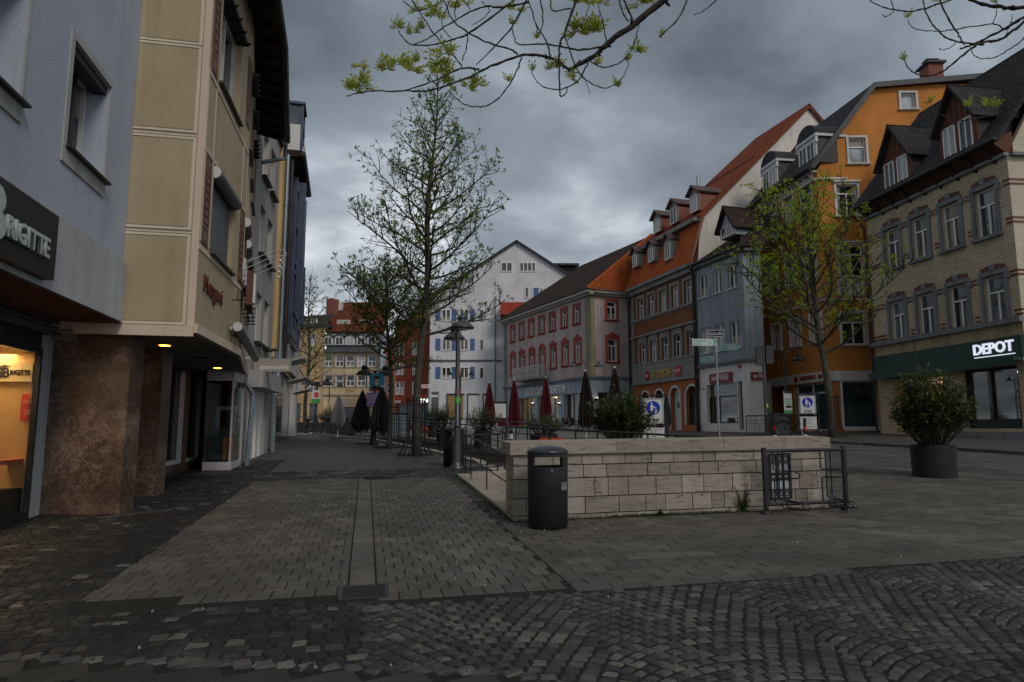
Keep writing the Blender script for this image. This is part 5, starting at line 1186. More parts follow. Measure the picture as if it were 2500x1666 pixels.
def shutterwin(k, s0, s1, z0, z1, closed, boxed=True):
    F_ = FY[k]; o = window(HY, F_, (s0 + s1) / 2, (z0 + z1) / 2, s1 - s0, z1 - z0, .2, .06, 1, None, pane=glassd, frame=whitedim); fops[k].append(o)
    bar(HY, 'window_sill', F_, s0 - .05, s1 + .05, -.18, .08, z0 - .045, z0 - .005, plain('sill_brown', (.10, .085, .07), .6) if 'sill_brown' not in MATS else MATS['sill_brown'])
    if boxed:
        mb = MB(); mb.tube([F_.P(s0 - .02, .02, z1 - .02), F_.P(s1 + .02, .02, z1 - .02)], .115, 14); rb_ = mb.build('roller_shutter', plain('shutter_case', (.13, .125, .12), .5) if 'shutter_case' not in MATS else MATS['shutter_case'], HY)
        mb = MB(); mb.tube([F_.P(s0 - .035, .02, z1 - .02), F_.P(s0 - .022, .02, z1 - .02)], .10, 14); mb.build('end_cap', whitedim, rb_)
        if closed:
            mb = MB(); z = z1 - .1
            while z > z0 + (z1 - z0) * .12: mb.fb(F_, s0 + .02, s1 - .02, -.10, -.075, z - .048, z - .004); z -= .052
            mb.build('slats', plain('shutter_slats', (.10, .11, .115), .45) if 'shutter_slats' not in MATS else MATS['shutter_slats'], rb_)
    else:
        mb = MB(); mb.fb(F_, s0, s1, -.18, .10, z1 - .03, z1 + .03)
        for q in range(5): a = s0 + (s1 - s0) * q / 4; mb.box8([F_.P(a - .015, .1, z1 - .05), F_.P(a + .015, .1, z1 - .05), F_.P(a + .015, -.1, z1 - .05), F_.P(a - .015, -.1, z1 - .05), F_.P(a - .015, .16, z1 + .02), F_.P(a + .015, .16, z1 + .02), F_.P(a + .015, -.1, z1 + .03), F_.P(a - .015, -.1, z1 + .03)])
        mb.build('awning_rail', black, HY)
F0 = FY[0]
a0, a1 = F0.at(478, 420)[0], F0.at(513, 470)[0]; b0_, b1_ = F0.at(520, 470)[0], F0.at(566, 620)[0]; print('sgr', a0, a1, b0_, b1_, F0.L)
sgraf(F0, max(.12, a0 - .05), a1, z_s1 + .04, z_h1 - .02, HY)
shutterwin(0, b0_, min(b1_, F0.L - .5), z_s1 + .05, z_h1 - .12, True); sgraf(F0, F0.L - .45, F0.L - .04, z_s1 + .04, z_h1 - .02, HY)
z2t = F0.z(553, 50); z2b = z_s2 - .05; c0, c1 = F0.at(548, 120)[0], F0.at(590, 230)[0]; print('up', z2b, z2t, c0, c1)
sgraf(F0, max(.12, a0 - .05), a1, z_b2, z2b + 1.75, HY); shutterwin(0, b0_, min(b1_, F0.L - .5), z2b, z2b + 1.65, False, False); sgraf(F0, F0.L - .45, F0.L - .04, z_b2 + .4, z2b + 1.75, HY)
for k in (1, 2):
    L = FY[k].L; n_ = 2 if k == 1 else 1; m = L / n_
    for i in range(n_):
        shutterwin(k, m * i + .15, m * i + m * .62, z_s1 + .05, z_h1 - .12, False, k == 1); sgraf(FY[k], m * i + m * .68, m * i + m - .05, z_s1 + .04, z_h1 - .02, HY)
        shutterwin(k, m * i + .15, m * i + m * .62, z2b, z2b + 1.65, False, False); sgraf(FY[k], m * i + m * .68, m * i + m - .05, z_b2 + .4, z2b + 1.75, HY)
mb = MB()
for k in range(3): wall_holes(mb, FY[k], 0, FY[k].L, zS, zTop, fops[k], .2)
mb.face([(*nodes[-1], zS), (nodes[-1][0] - 5, nodes[-1][1], zS), (nodes[-1][0] - 5, nodes[-1][1], zTop), (*nodes[-1], zTop)])
mb.face([(Cw[0], Cw[1], zS), (Cw[0] - 3.5, Cw[1] - .7, zS), (nodes[-1][0] - 5, nodes[-1][1], zS), (*nodes[-1], zS)] + [(n_[0], n_[1], zS) for n_ in nodes[2::-1]])
mb.build('street_wall', och2, HY)
mb = MB()   # cream strips on the sand plaster
for k in range(3):
    F_ = FY[k]; L = F_.L
    for z in (z_s1 - .08, z_h1 + .0, z_b2 - .10): mb.fb(F_, 0, L, .002, .014, z - .01, z + .07)
    for x in ((.02, a1 + .02) if k == 0 else (0.02, L * .5)): mb.fb(F_, x, x + .06, .002, .012, z_s1 + .06, z_h1); 
    for x in ((.0, a1 + .02, F0.L - .5) if k == 0 else (0.02, L * .33, L * .66)): mb.fb(F_, x, x + .05, .002, .012, z_h1 + .07, z_b2 - .11)
    mb.fb(F_, 0, L, .002, .05, zS, zS + .14)
mb.build('cream_strips', crm, HY)
mb = MB(); mb.fb(FY0, -1.5, 0, -.35, -.1, zS - .03, zF0 + .3); mb.fb(FY0, 0, FY0.L, .002, .03, zS - .06, zS + .10); mb.build('lower_edge', crm, HY)
so_ = plaster('soffit_taupe', (.20, .175, .15), .1)
mb = MB(); mb.prism([(Cw[0] - 2.5, Cw[1] - .5, zS - .02), (Cw[0], Cw[1], zS - .02)] + [(n_[0], n_[1], zS - .02) for n_ in nodes] + [(nodes[-1][0] - 3, nodes[-1][1], zS - .02)], (0, 0, .015)); mb.build('soffit', so_, HY)
mb = MB()
for k in (0,): 
    for t in (.45, .72): pass
for px, py, on in ((402, 841, 1), (490, 874, 0), (531, 897, 1)):
    d = pdir(px, py); t = (zS - .03 - EYE) / d.z; p = Vector((d.x * t, d.y * t, zS - .03)); mb = MB(); mb.lathe([(.12, 0), (.13, -.015), (.09, -.02)], p, 16); r_l = mb.build('downlight', whitedim if on else black, HY)
    if on: mb = MB(); mb.lathe([(.085, -.024), (.0, -.024)], p, 14); mb.build('bulb', emit('downlight_glow', (1, .55, .08), 7), HY); lamp_light(p - Vector((0, 0, .05)), .35, (1, .72, .42), .12)
# marble shop front below
mat, t, b, out = newmat('brown_marble'); g_ = nn(t, 'ShaderNodeNewGeometry').outputs['Position']
wv = noise(t, g_, 1.1, 6, .62, 1.2); v1 = nn(t, 'ShaderNodeTexNoise'); v1.inputs['Scale'].default_value = 1.7; v1.inputs['Detail'].default_value = 9; v1.inputs['Roughness'].default_value = .72; v1.inputs['Distortion'].default_value = 2.4; t.links.new(g_, v1.inputs['Vector'])
ab = nn(t, 'ShaderNodeMath', operation='SUBTRACT'); t.links.new(v1.outputs[0], ab.inputs[0]); ab.inputs[1].default_value = .5; ab2 = nn(t, 'ShaderNodeMath', operation='ABSOLUTE'); t.links.new(ab.outputs[0], ab2.inputs[0])
c = mixc(t, mapr(t, wv, .35, .65), (.060, .036, .026), (.15, .098, .072)); v2 = nn(t, 'ShaderNodeTexVoronoi', feature='DISTANCE_TO_EDGE'); v2.inputs['Scale'].default_value = 3.2; dm = nn(t, 'ShaderNodeMix', data_type='VECTOR'); dm.inputs[0].default_value = .22; nz = nn(t, 'ShaderNodeTexNoise'); nz.inputs['Scale'].default_value = 3; nz.inputs['Detail'].default_value = 8; t.links.new(g_, nz.inputs['Vector']); t.links.new(g_, dm.inputs[4]); t.links.new(nz.outputs[1], dm.inputs[5]); t.links.new(dm.outputs[1], v2.inputs['Vector'])
c = mixc(t, mapr(t, v2.outputs[0], .0, .02, .22, 0), c, (.34, .27, .22)); c = mixc(t, mapr(t, ab2.outputs[0], .0, .014, .75, 0), c, (.40, .33, .27)); c = mixc(t, mapr(t, noise(t, g_, 4, 8, .72, 2.2), .50, .66, 0, .55), c, (.27, .21, .165)); c = mixc(t, mapr(t, noise(t, g_, .9, 5, .6), .42, .62, 0, .75), c, (.036, .020, .014))
t.links.new(c, b.inputs['Base Color']); b.inputs['Roughness'].default_value = .34; b.inputs['Specular IOR Level'].default_value = .5; marble = mat
def pillar(name, p, wd, dp, ang_dir, z1, mat=marble):
    d_ = Vector(ang_dir).normalized(); n_ = Vector((-d_.y, d_.x)); P0 = Vector(p); z0 = hgt(*p) - .3; c4 = [P0, P0 + d_ * wd, P0 + d_ * wd + n_ * dp, P0 + n_ * dp]
    mb = MB(); mb.box8([(q.x, q.y, z0) for q in c4] + [(q.x, q.y, z1) for q in c4]); return mb.build(name, mat, HY)
vx = (CT, ST)
pillar('marble_pillar', (-6.93, 10.24), 1.16, .40, (1.0, .03), zS - .025)
# recessed part behind: shop pillars and windows stepping away along the street
g1 = G(302, 1220); g2 = G(373, 1203)
pillar('marble_pillar', (g1.x - .9, g1.y + .1), 1.30, .45, (.99, .12), zS - .025)
gA = G(396, 1181); gB = G(455, 1154)
Fs = F((gA.x - .05, gA.y - .5), (gA.x + (gB.x - gA.x) * 2.2, gA.y + (gB.y - gA.y) * 2.2)); print('Fs', Fs.A, Fs.B, Fs.L)
mb = MB(); mb.fb(Fs, 0, Fs.L, -.25, 0, hgt(gA.x, gA.y) - .4, hgt(gA.x, gA.y) + .32); mb.build('plinth', marble, HY)
x = Fs.s_(400, 1150); seq = [(400, 440), (455, 483)]
for a, b_ in seq:
    s0, s1 = Fs.s_(a, 1100), Fs.s_(b_, 1100); z0 = hgt(gA.x, gA.y) + .34; mb = MB(); mb.fb(Fs, s0, s1, -.10, -.08, z0, zS - .1); g = mb.build('shop_window', clear, HY); mb = MB(); mb.fb(Fs, s1 - .03, s1 + .01, -.08, .02, z0, zS - .1); mb.fb(Fs, s0, s1 - .03, -.08, .03, z0 - .02, z0 + .06); mb.build('frame', whitedim, g)
for a, b_ in ((376, 398), (441, 454), (484, 500)):
    s0, s1 = Fs.s_(a, 1100), Fs.s_(b_, 1100); mb = MB(); mb.fb(Fs, s0 - .03, s1 + .05, -.30, .01, hgt(gA.x, gA.y) + .32, zS - .03); mb.build('marble_pier', marble, HY)
room(HY, Fs, Fs.s_(376, 1100), Fs.s_(500, 1100), -.32, -2.4, hgt(gA.x, gA.y) + .3, zS - .03, plain('shop_dim', (.09, .085, .08), .8))
mb = MB(); s0 = Fs.s_(470, 1100); mb.fb(Fs, s0 - .6, s0 - .2, -1.4, -.8, .6, 1.1); mb.build('display_block', white, HY)
# corner display window
g3 = G(493, 1151); g4 = G(560, 1150); g5 = G(586, 1138)
Fc = F((g3.x, g3.y), (g4.x, g4.y)); Fd = F((g4.x, g4.y), (g5.x, g5.y))
zc = hgt(g3.x, g3.y); zth = zS - .12
for F_, nm in ((Fc, 'display_window'), (Fd, 'display_window')):
    mb = MB(); mb.fb(F_, 0, F_.L, -.03, -.01, zc + .22, zth - .15); g = mb.build(nm, clear, HY); mb = MB(); mb.fb(F_, 0, F_.L, -.05, .02, zc - .1, zc + .22); mb.fb(F_, 0, F_.L, -.05, .02, zth - .15, zth + .1); mb.fb(F_, F_.L - .03, F_.L, -.05, .015, zc + .22, zth - .15); mb.build('frame', plain('frame_lilac', (.45, .43, .45), .5) if 'frame_lilac' not in MATS else MATS['frame_lilac'], g)
mb = MB(); p_ = [Vector((g3.x, g3.y, zc + .1)), Vector((g4.x, g4.y, zc + .1)), Vector((g5.x, g5.y, zc + .1)), Vector((g5.x - 1.2, g5.y + .6, zc + .1)), Vector((g3.x - .5, g3.y + 2.2, zc + .1))]; mb.prism(p_, (0, 0, .08)); mb.face([p_[3], p_[4], p_[4] + Vector((0, 0, 3)), p_[3] + Vector((0, 0, 3))]); mb.face([p_[0], p_[4], p_[4] + Vector((0, 0, 3)), p_[0] + Vector((0, 0, 3))]); mb.face([p_[2], p_[3], p_[3] + Vector((0, 0, 3)), p_[2] + Vector((0, 0, 3))]); mb.build('display_floor', marble, HY)
mb = MB(); mb.fb(Fc, .05, Fc.L * .72, -.35, -.3, zc + .25, zc + 1.05); mb.build('grey_panel', plain('panel_grey', (.05, .055, .065), .6), HY); mb = MB(); mb.fb(Fc, Fc.L * .6, Fc.L * .95, -.28, -.24, zc + .25, zc + .8); mb.build('orange_panel', plain('panel_orange', (.35, .13, .03), .5), HY)
mb = MB(); mb.fb(Fc, .1, Fc.L * .95, -.5, -.46, zc + 1.5, zc + 1.6); mb.fb(Fc, .1, .2, -.5, -.46, zc + 1.05, zc + 1.5); mb.fb(Fc, Fc.L * .75, Fc.L * .9, -.5, -.46, zc + .9, zc + 1.5); mb.build('display_rack', plain('rack_grey', (.25, .28, .3), .5), HY)
Fe = F((g5.x, g5.y), (nodes[-1][0] + .05, nodes[-1][1])); mb = MB(); mb.fb(Fe, 0, Fe.L, -.3, 0, zc - .2, zS); mb.build('side_wall', plaster('taupe_wall', (.30, .27, .24), .1), HY)
# eaves
ev = [(-4.0, 9.6), (-4.61, 12.4), (-5.07, 14.26), (-6.63, 19.25)]; zev = 9.95
inn = [(-5.3, 10.2), (-5.6, 12.6), (-6.2, 14.8), (-8.0, 19.1)]
eb = brick('eaves_boards', (.075, .068, .055), (.06, .055, .045), (.015, .014, .012), 9, .14, .02, .6, grime=.3)
mb = MB()
for i in range(3): mb.box8([(*ev[i], zev), (*ev[i + 1], zev), (*inn[i + 1], zTop - .25), (*inn[i], zTop - .25), (*ev[i], zev + .2), (*ev[i + 1], zev + .2), (*inn[i + 1], zTop + .9), (*inn[i], zTop + .9)])
mb.build('eaves_soffit', eb, HY)
k = 0
for i in range(3):
    a, b_ = Vector(ev[i]), Vector(ev[i + 1]); c, d = Vector(inn[i]), Vector(inn[i + 1]); n_ = int((b_ - a).length / .62)
    for j in range(n_):
        t_ = (j + .5) / n_; p = a + (b_ - a) * t_; q = c + (d - c) * t_; w_ = (b_ - a).normalized() * .06; p = p + (q - p) * .1
        mb = MB(); mb.box8([(p.x - w_.x, p.y - w_.y, zev - .08), (p.x + w_.x, p.y + w_.y, zev - .08), (q.x + w_.x, q.y + w_.y, zTop - .4), (q.x - w_.x, q.y - w_.y, zTop - .4), (p.x - w_.x, p.y - w_.y, zev + .05), (p.x + w_.x, p.y + w_.y, zev + .05), (q.x + w_.x, q.y + w_.y, zTop - .2), (q.x - w_.x, q.y - w_.y, zTop - .2)]); mb.build('rafter', dwood, HY)
mb = MB(); mb.tube([(*p, zev + .05) for p in ev], .09, 10); mb.build('gutter', anthracite, HY)
mb = MB(); dkr = tiles('dark_roof_left', (.04, .035, .032), (.05, .04, .038), (.012, .01, .01), .25, .3, .3)
for i in range(3): slab(mb, [(*ev[i], zev + .25), (*ev[i + 1], zev + .25), (inn[i + 1][0] - 3, inn[i + 1][1], zTop + 3), (inn[i][0] - 3, inn[i][1], zTop + 3)], .1)
mb.build('roof', dkr, HY)
mb = MB(); px_ = nodes[-1]; pipe_run(HY, 'drainpipe', [(ev[-1][0], ev[-1][1] - .1, zev), (ev[-1][0] - .1, ev[-1][1] + .1, zev - .45), (px_[0] + .2, px_[1] - .1, zev - .75)], .06, pipe, False)
dp = G(602, 1139); pipe_run(HY, 'drainpipe', [(px_[0] + .05, px_[1] - .9, zS + .25), (px_[0] + .22, px_[1] - .8, zS - .1), (dp.x, dp.y + .2, zS - .55), (dp.x, dp.y, dp.z)], .062, pipe)
# lettering, awning cassette, wire birds
s0, s1 = F0.at(495, 700)[0], F0.at(540, 730)[0]; z0 = F0.z(515, 735); z1 = F0.z(515, 692); mrd = plain('dark_red_letters', (.10, .03, .022), .6)
text('Metzgerei', 'lettering', F0, s0, s1, z0 - .05, z1 + .05, .01, mrd, HY, .02)
s0 = F0.at(553, 740)[0]; F1 = FY[1]
mb = MB(); c0 = F0.P(F0.L - .75, .55, F0.z(560, 800) + .0); 
aw0 = Vector((-5.12, 12.6)); aw1 = Vector((-6.98, 18.5)); za = FY[0].z(560, 800, .6); zaw = 3.47
mb = MB(); mb.tube([(aw0.x, aw0.y, zaw), (aw1.x, aw1.y, zaw)], .10, 12); aw = mb.build('awning_cassette', plain('cassette_grey', (.16, .15, .14), .4, .3), HY); mb = MB(); mb.tube([(aw0.x + .01, aw0.y - .03, zaw), (aw0.x, aw0.y, zaw)], .085, 14); mb.build('end_cap', whitedim, aw)
mb = MB()
for t_ in (.03, .5, .97): p = aw0 + (aw1 - aw0) * t_; mb.box(p.x - .55, p.x, p.y - .03, p.y + .03, zaw - .03, zaw + .03)
mb.build('arms', whitedim, aw)
sg0 = F1.P(.15, .06, 0); mb = MB(); mb.fb(F1, -.2, 1.0, .1, .22, 4.05, 4.75); si = mb.build('awning_sign', mrd, HY); mb = MB(); mb.fb(F1, -.12, .15, .225, .27, 4.1, 4.7); mb.fb(F1, .35, .5, .225, .27, 4.1, 4.7); mb.build('letters', whitedim, si)
mb = MB()
for k in range(6): p = F0.P(F0.L - .9, .02, 0) if k == 0 else FY[1].P(k * .55 - .4, .02, 0); mb.tube([(p.x, p.y, 4.0), (p.x + .28, p.y - .02, 4.0)], .012, 4); mb.tube([(p.x + .1, p.y, 4.0), (p.x + .1, p.y, 4.16)], .01, 4); mb.tube([(p.x + .2, p.y, 4.0), (p.x + .2, p.y, 4.16)], .01, 4)
mb.build('bird_hooks', anthracite, HY)
for k in range(4):
    p = FY[1].P(.1 + k * .45, .02, 4.95 - k * .02); mb = MB(); mb.tube([p, p + Vector((.62, .0, .28)), p + Vector((.80, .02, .30)), p + Vector((.86, .03, .20)), p + Vector((.76, .02, .10))], .009, 5); a_ = mb.build('lamp_arm', whitedim, HY); mb = MB(); mb.lathe([(.05, 0), (.02, .05)], p + Vector((.74, .02, .04)), 8); mb.box(p.x - .02, p.x + .04, p.y - .04, p.y + .04, p.z - .14, p.z + .10); mb.build('lamp_head', whitedim, a_)
# ---- grey white house
gw = plaster('grey_white_render', (.36, .345, .335), .12, streak=.1); G0 = (-7.42, 19.02); G1 = (-8.22, 23.2); FG1 = F(G0, G1); HG = house('grey_white_house', G0, 'narrow grey white plastered house with dark projecting window sills and a white shop front'); zTg = 11.5; ops = []
for px_, zs_ in ((.35, 0), (.68, 0)):
    for i, zc_ in enumerate((4.9, 7.6, 10.0)): s = FG1.L * px_; ops.append(window(HG, FG1, s, zc_, .95, 1.5, .2, .06, 1, None, sur=None, sill=(.08, .16), sillmat=black, pane=glassm))
wd_ = [(.5, 3.6, hgt(*G0) - .1, 2.75)]
mb = MB(); wall_holes(mb, FG1, 0, FG1.L, hgt(*G0) - .5, zTg, ops + wd_, .2); mb.face([(*G0, 2), (G0[0] - 4, G0[1], 2), (G0[0] - 4, G0[1], zTg), (*G0, zTg)]); mb.build('wall', gw, HG)
mb = MB(); o = wd_[0]
for k in range(4): mb.fb(FG1, o[0] + k * .8, o[0] + k * .8 + .5, -.2, -.04, o[2], o[3])
mb.build('shop_shutters', white, HG); bar(HG, 'shop_canopy', FG1, .3, 3.9, .003, .42, 2.75, 3.25, gw)
mb = MB(); mb.fb(FG1, 0, FG1.L, -3, .1, zTg, zTg + .2); mb.build('roof_edge', dkr, HG)
b1p = FG1.P(.75, .05, 0); ns = thing('projecting_sign', (b1p.x, b1p.y, 3.3), 'flat beige shop sign projecting from the grey white house above the shop door', 'sign')
Fi = F((b1p.x + .02, b1p.y), (b1p.x + 1.06, b1p.y + .02)); zi0, zi1 = Fi.z(665, 908), Fi.z(665, 876); bg_ = plain('sign_beige', (.33, .30, .26), .6); si = bar(ns, 'panel', Fi, .12, 1.06, -.05, .05, zi0, zi1, bg_); bar(ns, 'bracket', Fi, .0, .12, -.03, .03, zi0 + .02, zi1 - .02, bg_)
text('intimissimi', 'lettering', Fi, .20, 1.00, zi0 + .06, zi0 + .19, .052, white, si, .012, bold=True)
# ---- house with the steel bay window
V0 = (-8.22, 23.25); V1 = (-11.6, 37.0); FV = F(V0, V1); HV = house('steel_bay_house', V0, 'pale house with tall violet grey steel and glass bay windows and a red gable above'); yl = plaster('yellow_strip', (.52, .36, .16), .15); zTv = 12.5
vio = plain('violet_grey_steel', (.055, .065, .105), .4, .4)
mb = MB(); wall_holes(mb, FV, .9, FV.L, hgt(*V0) - .4, zTv, [(2.0, 12.8, hgt(*V0), 4.2)], .3); mb.build('wall', plaster('white_wall', (.48, .47, .46), .15), HV); mb = MB(); mb.fb(FV, 0, .9, -2, .12, 4.3, zTv); mb.build('yellow_corner', yl, HV)
mb = MB(); mb.fb(FV, 2.0, 12.8, -.5, -.32, hgt(*V0), 4.2); mb.build('shop_window', glassd, HV)
pipe_run(HV, 'drainpipe', [FV.P(.6, .2, zTv - 1), FV.P(.6, .2, 3.9), FV.P(.5, .18, 3.2), FV.P(.2, .15, 2.7), FV.P(.2, .15, hgt(*V0))], .065, pipe); pipe_run(HV, 'drainpipe', [FV.P(1.9, .25, 12.1), FV.P(1.9, .25, 3.6)], .07, brownpipe)
for s0_, s1_, z0_, z1_, pr in ((2.6, 5.8, 5.15, 11.3, .42), (7.6, 10.4, 5.3, 9.0, .22)):
    by = thing('bay', (0, 0, 0), None, None) if False else None
    mb = MB(); P = FV.P; mb.fb(FV, s0_ + .06, s1_ - .06, 0, pr - .05, z0_ + .3, z1_ - .15); bayg = mb.build('bay_window', glossy_pane('bay_glass', (.06, .075, .09), .05) if 'bay_glass' not in MATS else MATS['bay_glass'], HV); mb = MB()
    mb.fb(FV, s0_, s1_, 0, pr, z0_, z0_ + .3); mb.fb(FV, s0_, s1_, 0, pr, z1_ - .25, z1_ + .1)
    for a_, n_ in ((s0_, pr - .09), (s1_ - .09, pr - .09), ((s0_ + s1_) / 2, pr - .09), (s0_, 0), (s0_, pr * .5)): mb.fb(FV, a_, a_ + .09, n_, n_ + .10, z0_ + .3, z1_ - .25)
    for zz_ in (z0_ + 1.0, z0_ + 2.5, z0_ + 2.9, z0_ + 4.4): 
        if zz_ < z1_ - .4: mb.fb(FV, s0_ - .004, s1_, 0, pr + .01, zz_, zz_ + .12)
    mb.build('steel_frame', vio, bayg)
    mb = MB(); mb.fb(FV, s0_ + .3, s0_ + .5, pr + .05, pr + .3, z0_ + 1, z1_); mb.tube([P(s1_, pr + .1, z0_ + 1.5), P(s1_, pr + .1, z1_ + .2)], .08, 8); mb.build('blind_rail', vio, bayg)
mb = MB(); mb.fb(FV, 1.7, 6.5, -3, .6, 11.9, 12.15); mb.prism([FV.P(2.2, .5, 12.15), FV.P(3.7, .5, 13.4), FV.P(5.6, .5, 12.15)], -FV.n * 3.5); mb.build('bay_roof', dkt, HV)
mb = MB(); mb.prism([FV.P(2.3, .52, 12.15), FV.P(3.7, .52, 13.2), FV.P(5.4, .52, 12.15)], FV.n * .05); mb.fb(FV, 1.75, 1.8, -.8, .5, 12.1, 13.2); mb.build('gable_boards', whitedim, HV)
lz = FV.z(716, 325, .2); mb = MB(); mb.fb(FV, 2.6, 3.6, -.5, .5, 12.2, 14.4); lt = mb.build('glass_lantern', MATS['bay_glass'], HV); mb = MB()
for a_ in (2.56, 3.56): 
    for n_ in (-.54, .46): mb.fb(FV, a_, a_ + .08, n_, n_ + .08, 12.2, 14.45)
mb.fb(FV, 2.5, 3.7, -.6, .6, 14.4, 14.5); mb.fb(FV, 2.55, 3.65, -.55, .55, 13.5, 13.58); mb.build('lantern_frame', vio, lt)
mb = MB(); mb.tube([FV.P(1.6, .65, 12.0), FV.P(6.5, .65, 12.0)], .1, 8); mb.build('gutter', black, HV)
# glass canopy over the shop further on
mb = MB()
for k, (s_, z_) in enumerate(((3.2, 4.1), (6.0, 3.55), (8.8, 3.2))): mb.prism([FV.P(s_, .1, z_), FV.P(s_ + 2.0, .1, z_), FV.P(s_ + 2.0, .85, z_ + .2), FV.P(s_, .85, z_ + .2)], (0, 0, .06))
cp = mb.build('glass_canopy', plain('canopy_frost', (.42, .41, .38), .4), HV); mb = MB()
for s_, z_ in ((3.2, 4.1), (6.0, 3.55), (8.8, 3.2)):
    mb.tube([FV.P(s_ + .3, .1, z_ + 1.3), FV.P(s_ + .3, .8, z_ + .2)], .02, 5); mb.tube([FV.P(s_ + 1.7, .1, z_ + 1.3), FV.P(s_ + 1.7, .8, z_ + .2)], .02, 5); mb.fb(FV, s_, s_ + 2, .84, .9, z_ + .16, z_ + .28)
mb.build('canopy_stays', steel, cp)
# ---- houses closing the street, far behind
def farhouse(name, px0, px1, Y, Y1, label, mat, ztop_py, rows, cols, w, h, roof=None, frame=white, sur=None, surmat=None, skip=(), tr=None, shop=None, tagz=None):
    A, B = XY(px0, Y), XY(px1, Y1); F_ = F(A, B); H = house(name, A, label); zt = F_.z((px0 + px1) / 2, ztop_py); zb = hgt(*A) - .5; ops = []
    for py in rows:
        for c_ in cols:
            s, z = F_.at(c_, py); ops.append(window(H, F_, s, z, w, h, .12, .09, 1, tr or .5, sur=sur, surmat=surmat, frame=frame, pane=rnd.choice([glassd, glassm, glassc])))
    sh_ = []
    if shop: 
        for a_, b_, c_, d_ in shop: sh_.append((F_.s_(a_), F_.s_(b_), F_.z(a_, d_), F_.z(a_, c_)))
    body(H, 'wall', mat, [(F_, ops + sh_)], [(B[0] + (B[0] * .12), B[1] + 10), (A[0] * 1.12, A[1] + 10)], zb, zt)
    for o in sh_: mb = MB(); mb.fb(F_, o[0], o[1], -.3, -.2, o[2], o[3]); mb.build('shop_window', rnd.choice([glassd, glassm]), H)
    return H, F_, zt
H1, F1_, zt = farhouse('pale_yellow_house', 640, 787, 92, 88, 'pale yellow house with a dark slate roof at the far end of the street', plaster('peach_yellow', (.55, .36, .19), .1), 805, (831, 945), (726, 764), 1.15, 1.4, shop=[(752, 768, 985, 1030), (720, 732, 985, 1030)])
mb = MB(); mb.fb(F1_, F1_.s_(715), F1_.L + .2, -3, .3, zt, zt + .4); slab(mb, [F1_.P(F1_.s_(700), .3, zt + .3), F1_.P(F1_.L + .2, .3, zt + .3), F1_.P(F1_.L - .2, -1.6, F1_.z(760, 765)), F1_.P(F1_.s_(700), -1.6, F1_.z(760, 765))], .2); mb.build('roof', bslate, H1)
mb = MB(); mb.fb(F1_, F1_.s_(755), F1_.s_(770), -4, -2.5, zt + 1, F1_.z(762, 722)); mb.build('chimney', chb, H1)
dormer(H1, F1_, F1_.s_(748), .2, 2.0, F1_.z(748, 795), F1_.z(748, 778), F1_.z(748, 774), 2, anthracite, bslate, whitedim, 'shed', 2, .1)
tst = plaster('sand_trim', (.36, .30, .22), .1)
H2, F2_, zt = farhouse('beige_house', 787, 925, 88, 88, 'beige house with a red tiled roof and grey slate storey at the street end', plaster('beige_render', (.50, .40, .26), .1), 856, (882, 930), (802, 829, 855, 882, 908), 1.05, 1.4, sur=(.22, .08), surmat=tst, shop=[(835, 900, 978, 1030), (797, 808, 992, 1030)])
z1_ = F2_.z(850, 808); gsl = tiles('grey_slates', (.30, .33, .37), (.26, .29, .33), (.2, .2, .22), .3, .2, .1)
mb = MB(); mb.box8([F2_.P(0, -.4, zt), F2_.P(F2_.L, -.4, zt), F2_.P(F2_.L, -8, zt), F2_.P(0, -8, zt), F2_.P(0, -1.0, z1_), F2_.P(F2_.L, -1.0, z1_), F2_.P(F2_.L, -8, z1_), F2_.P(0, -8, z1_)]); mb.build('slate_storey', gsl, H2)
bar(H2, 'cornice', F2_, -.1, F2_.L + .1, -.3, .5, zt - .25, zt + .12, plaster('dark_cornice', (.10, .10, .11), .1)); bar(H2, 'cornice', F2_, 0, F2_.L, .003, .2, F2_.z(850, 966), F2_.z(850, 962), tst)
for c_ in (802, 829, 855, 882, 908): s, _ = F2_.at(c_, 835); dormer(H2, F2_, s, -.1, 1.25, F2_.z(850, 843), F2_.z(850, 822), F2_.z(850, 815), 1.2, whitedim, anthracite, whitedim, 'gable', 1, .2)
zr_ = F2_.z(850, 735, -5); mb = MB(); slab(mb, [F2_.P(-.3, -.6, z1_), F2_.P(F2_.L + .3, -.6, z1_), F2_.P(F2_.L + .3, -6, zr_), F2_.P(-.3, -6, zr_)], .2); mb.prism([F2_.P(-.3, -.6, z1_ - .1), F2_.P(-.3, -6, zr_ - .2), F2_.P(-.3, -11, z1_ - .1)], F2_.d * .2); mb.build('roof', tiles('brown_red_tiles', (.15, .045, .028), (.12, .04, .025), (.04, .015, .012), .35, .45, .3), H2)
for c_ in (830, 885): s, _ = F2_.at(c_, 785); dormer(H2, F2_, s, 2.0, 1.9, F2_.z(c_, 796, -2), F2_.z(c_, 781, -2), F2_.z(c_, 762, -2), 3, MATS['brown_red_tiles'], MATS['brown_red_tiles'], plaster('pink_dormer', (.5, .22, .16), .1) if 'pink_dormer' not in MATS else MATS['pink_dormer'], 'shed', 1, .1)
mb = MB(); mb.fb(F2_, F2_.s_(792), F2_.s_(805), -5, -4, zr_ - 1.5, F2_.z(800, 724)); mb.build('chimney', whitedim, H2)
for px_, t_ in ((817, 690), (860, 688)): mb = MB(); s = F2_.s_(px_); zz_ = F2_.z(px_, t_, -6); mb.tube([F2_.P(s, -6, zr_), F2_.P(s, -6, zz_)], .05, 4); mb.tube([F2_.P(s - 1.2, -6, zz_ - .1), F2_.P(s + 1.2, -6, zz_ - .1)], .03, 4); mb.tube([F2_.P(s - .7, -6, zz_ - 1.1), F2_.P(s + .7, -6, zz_ - 1.1)], .03, 4); mb.build('aerial', anthracite, H2)
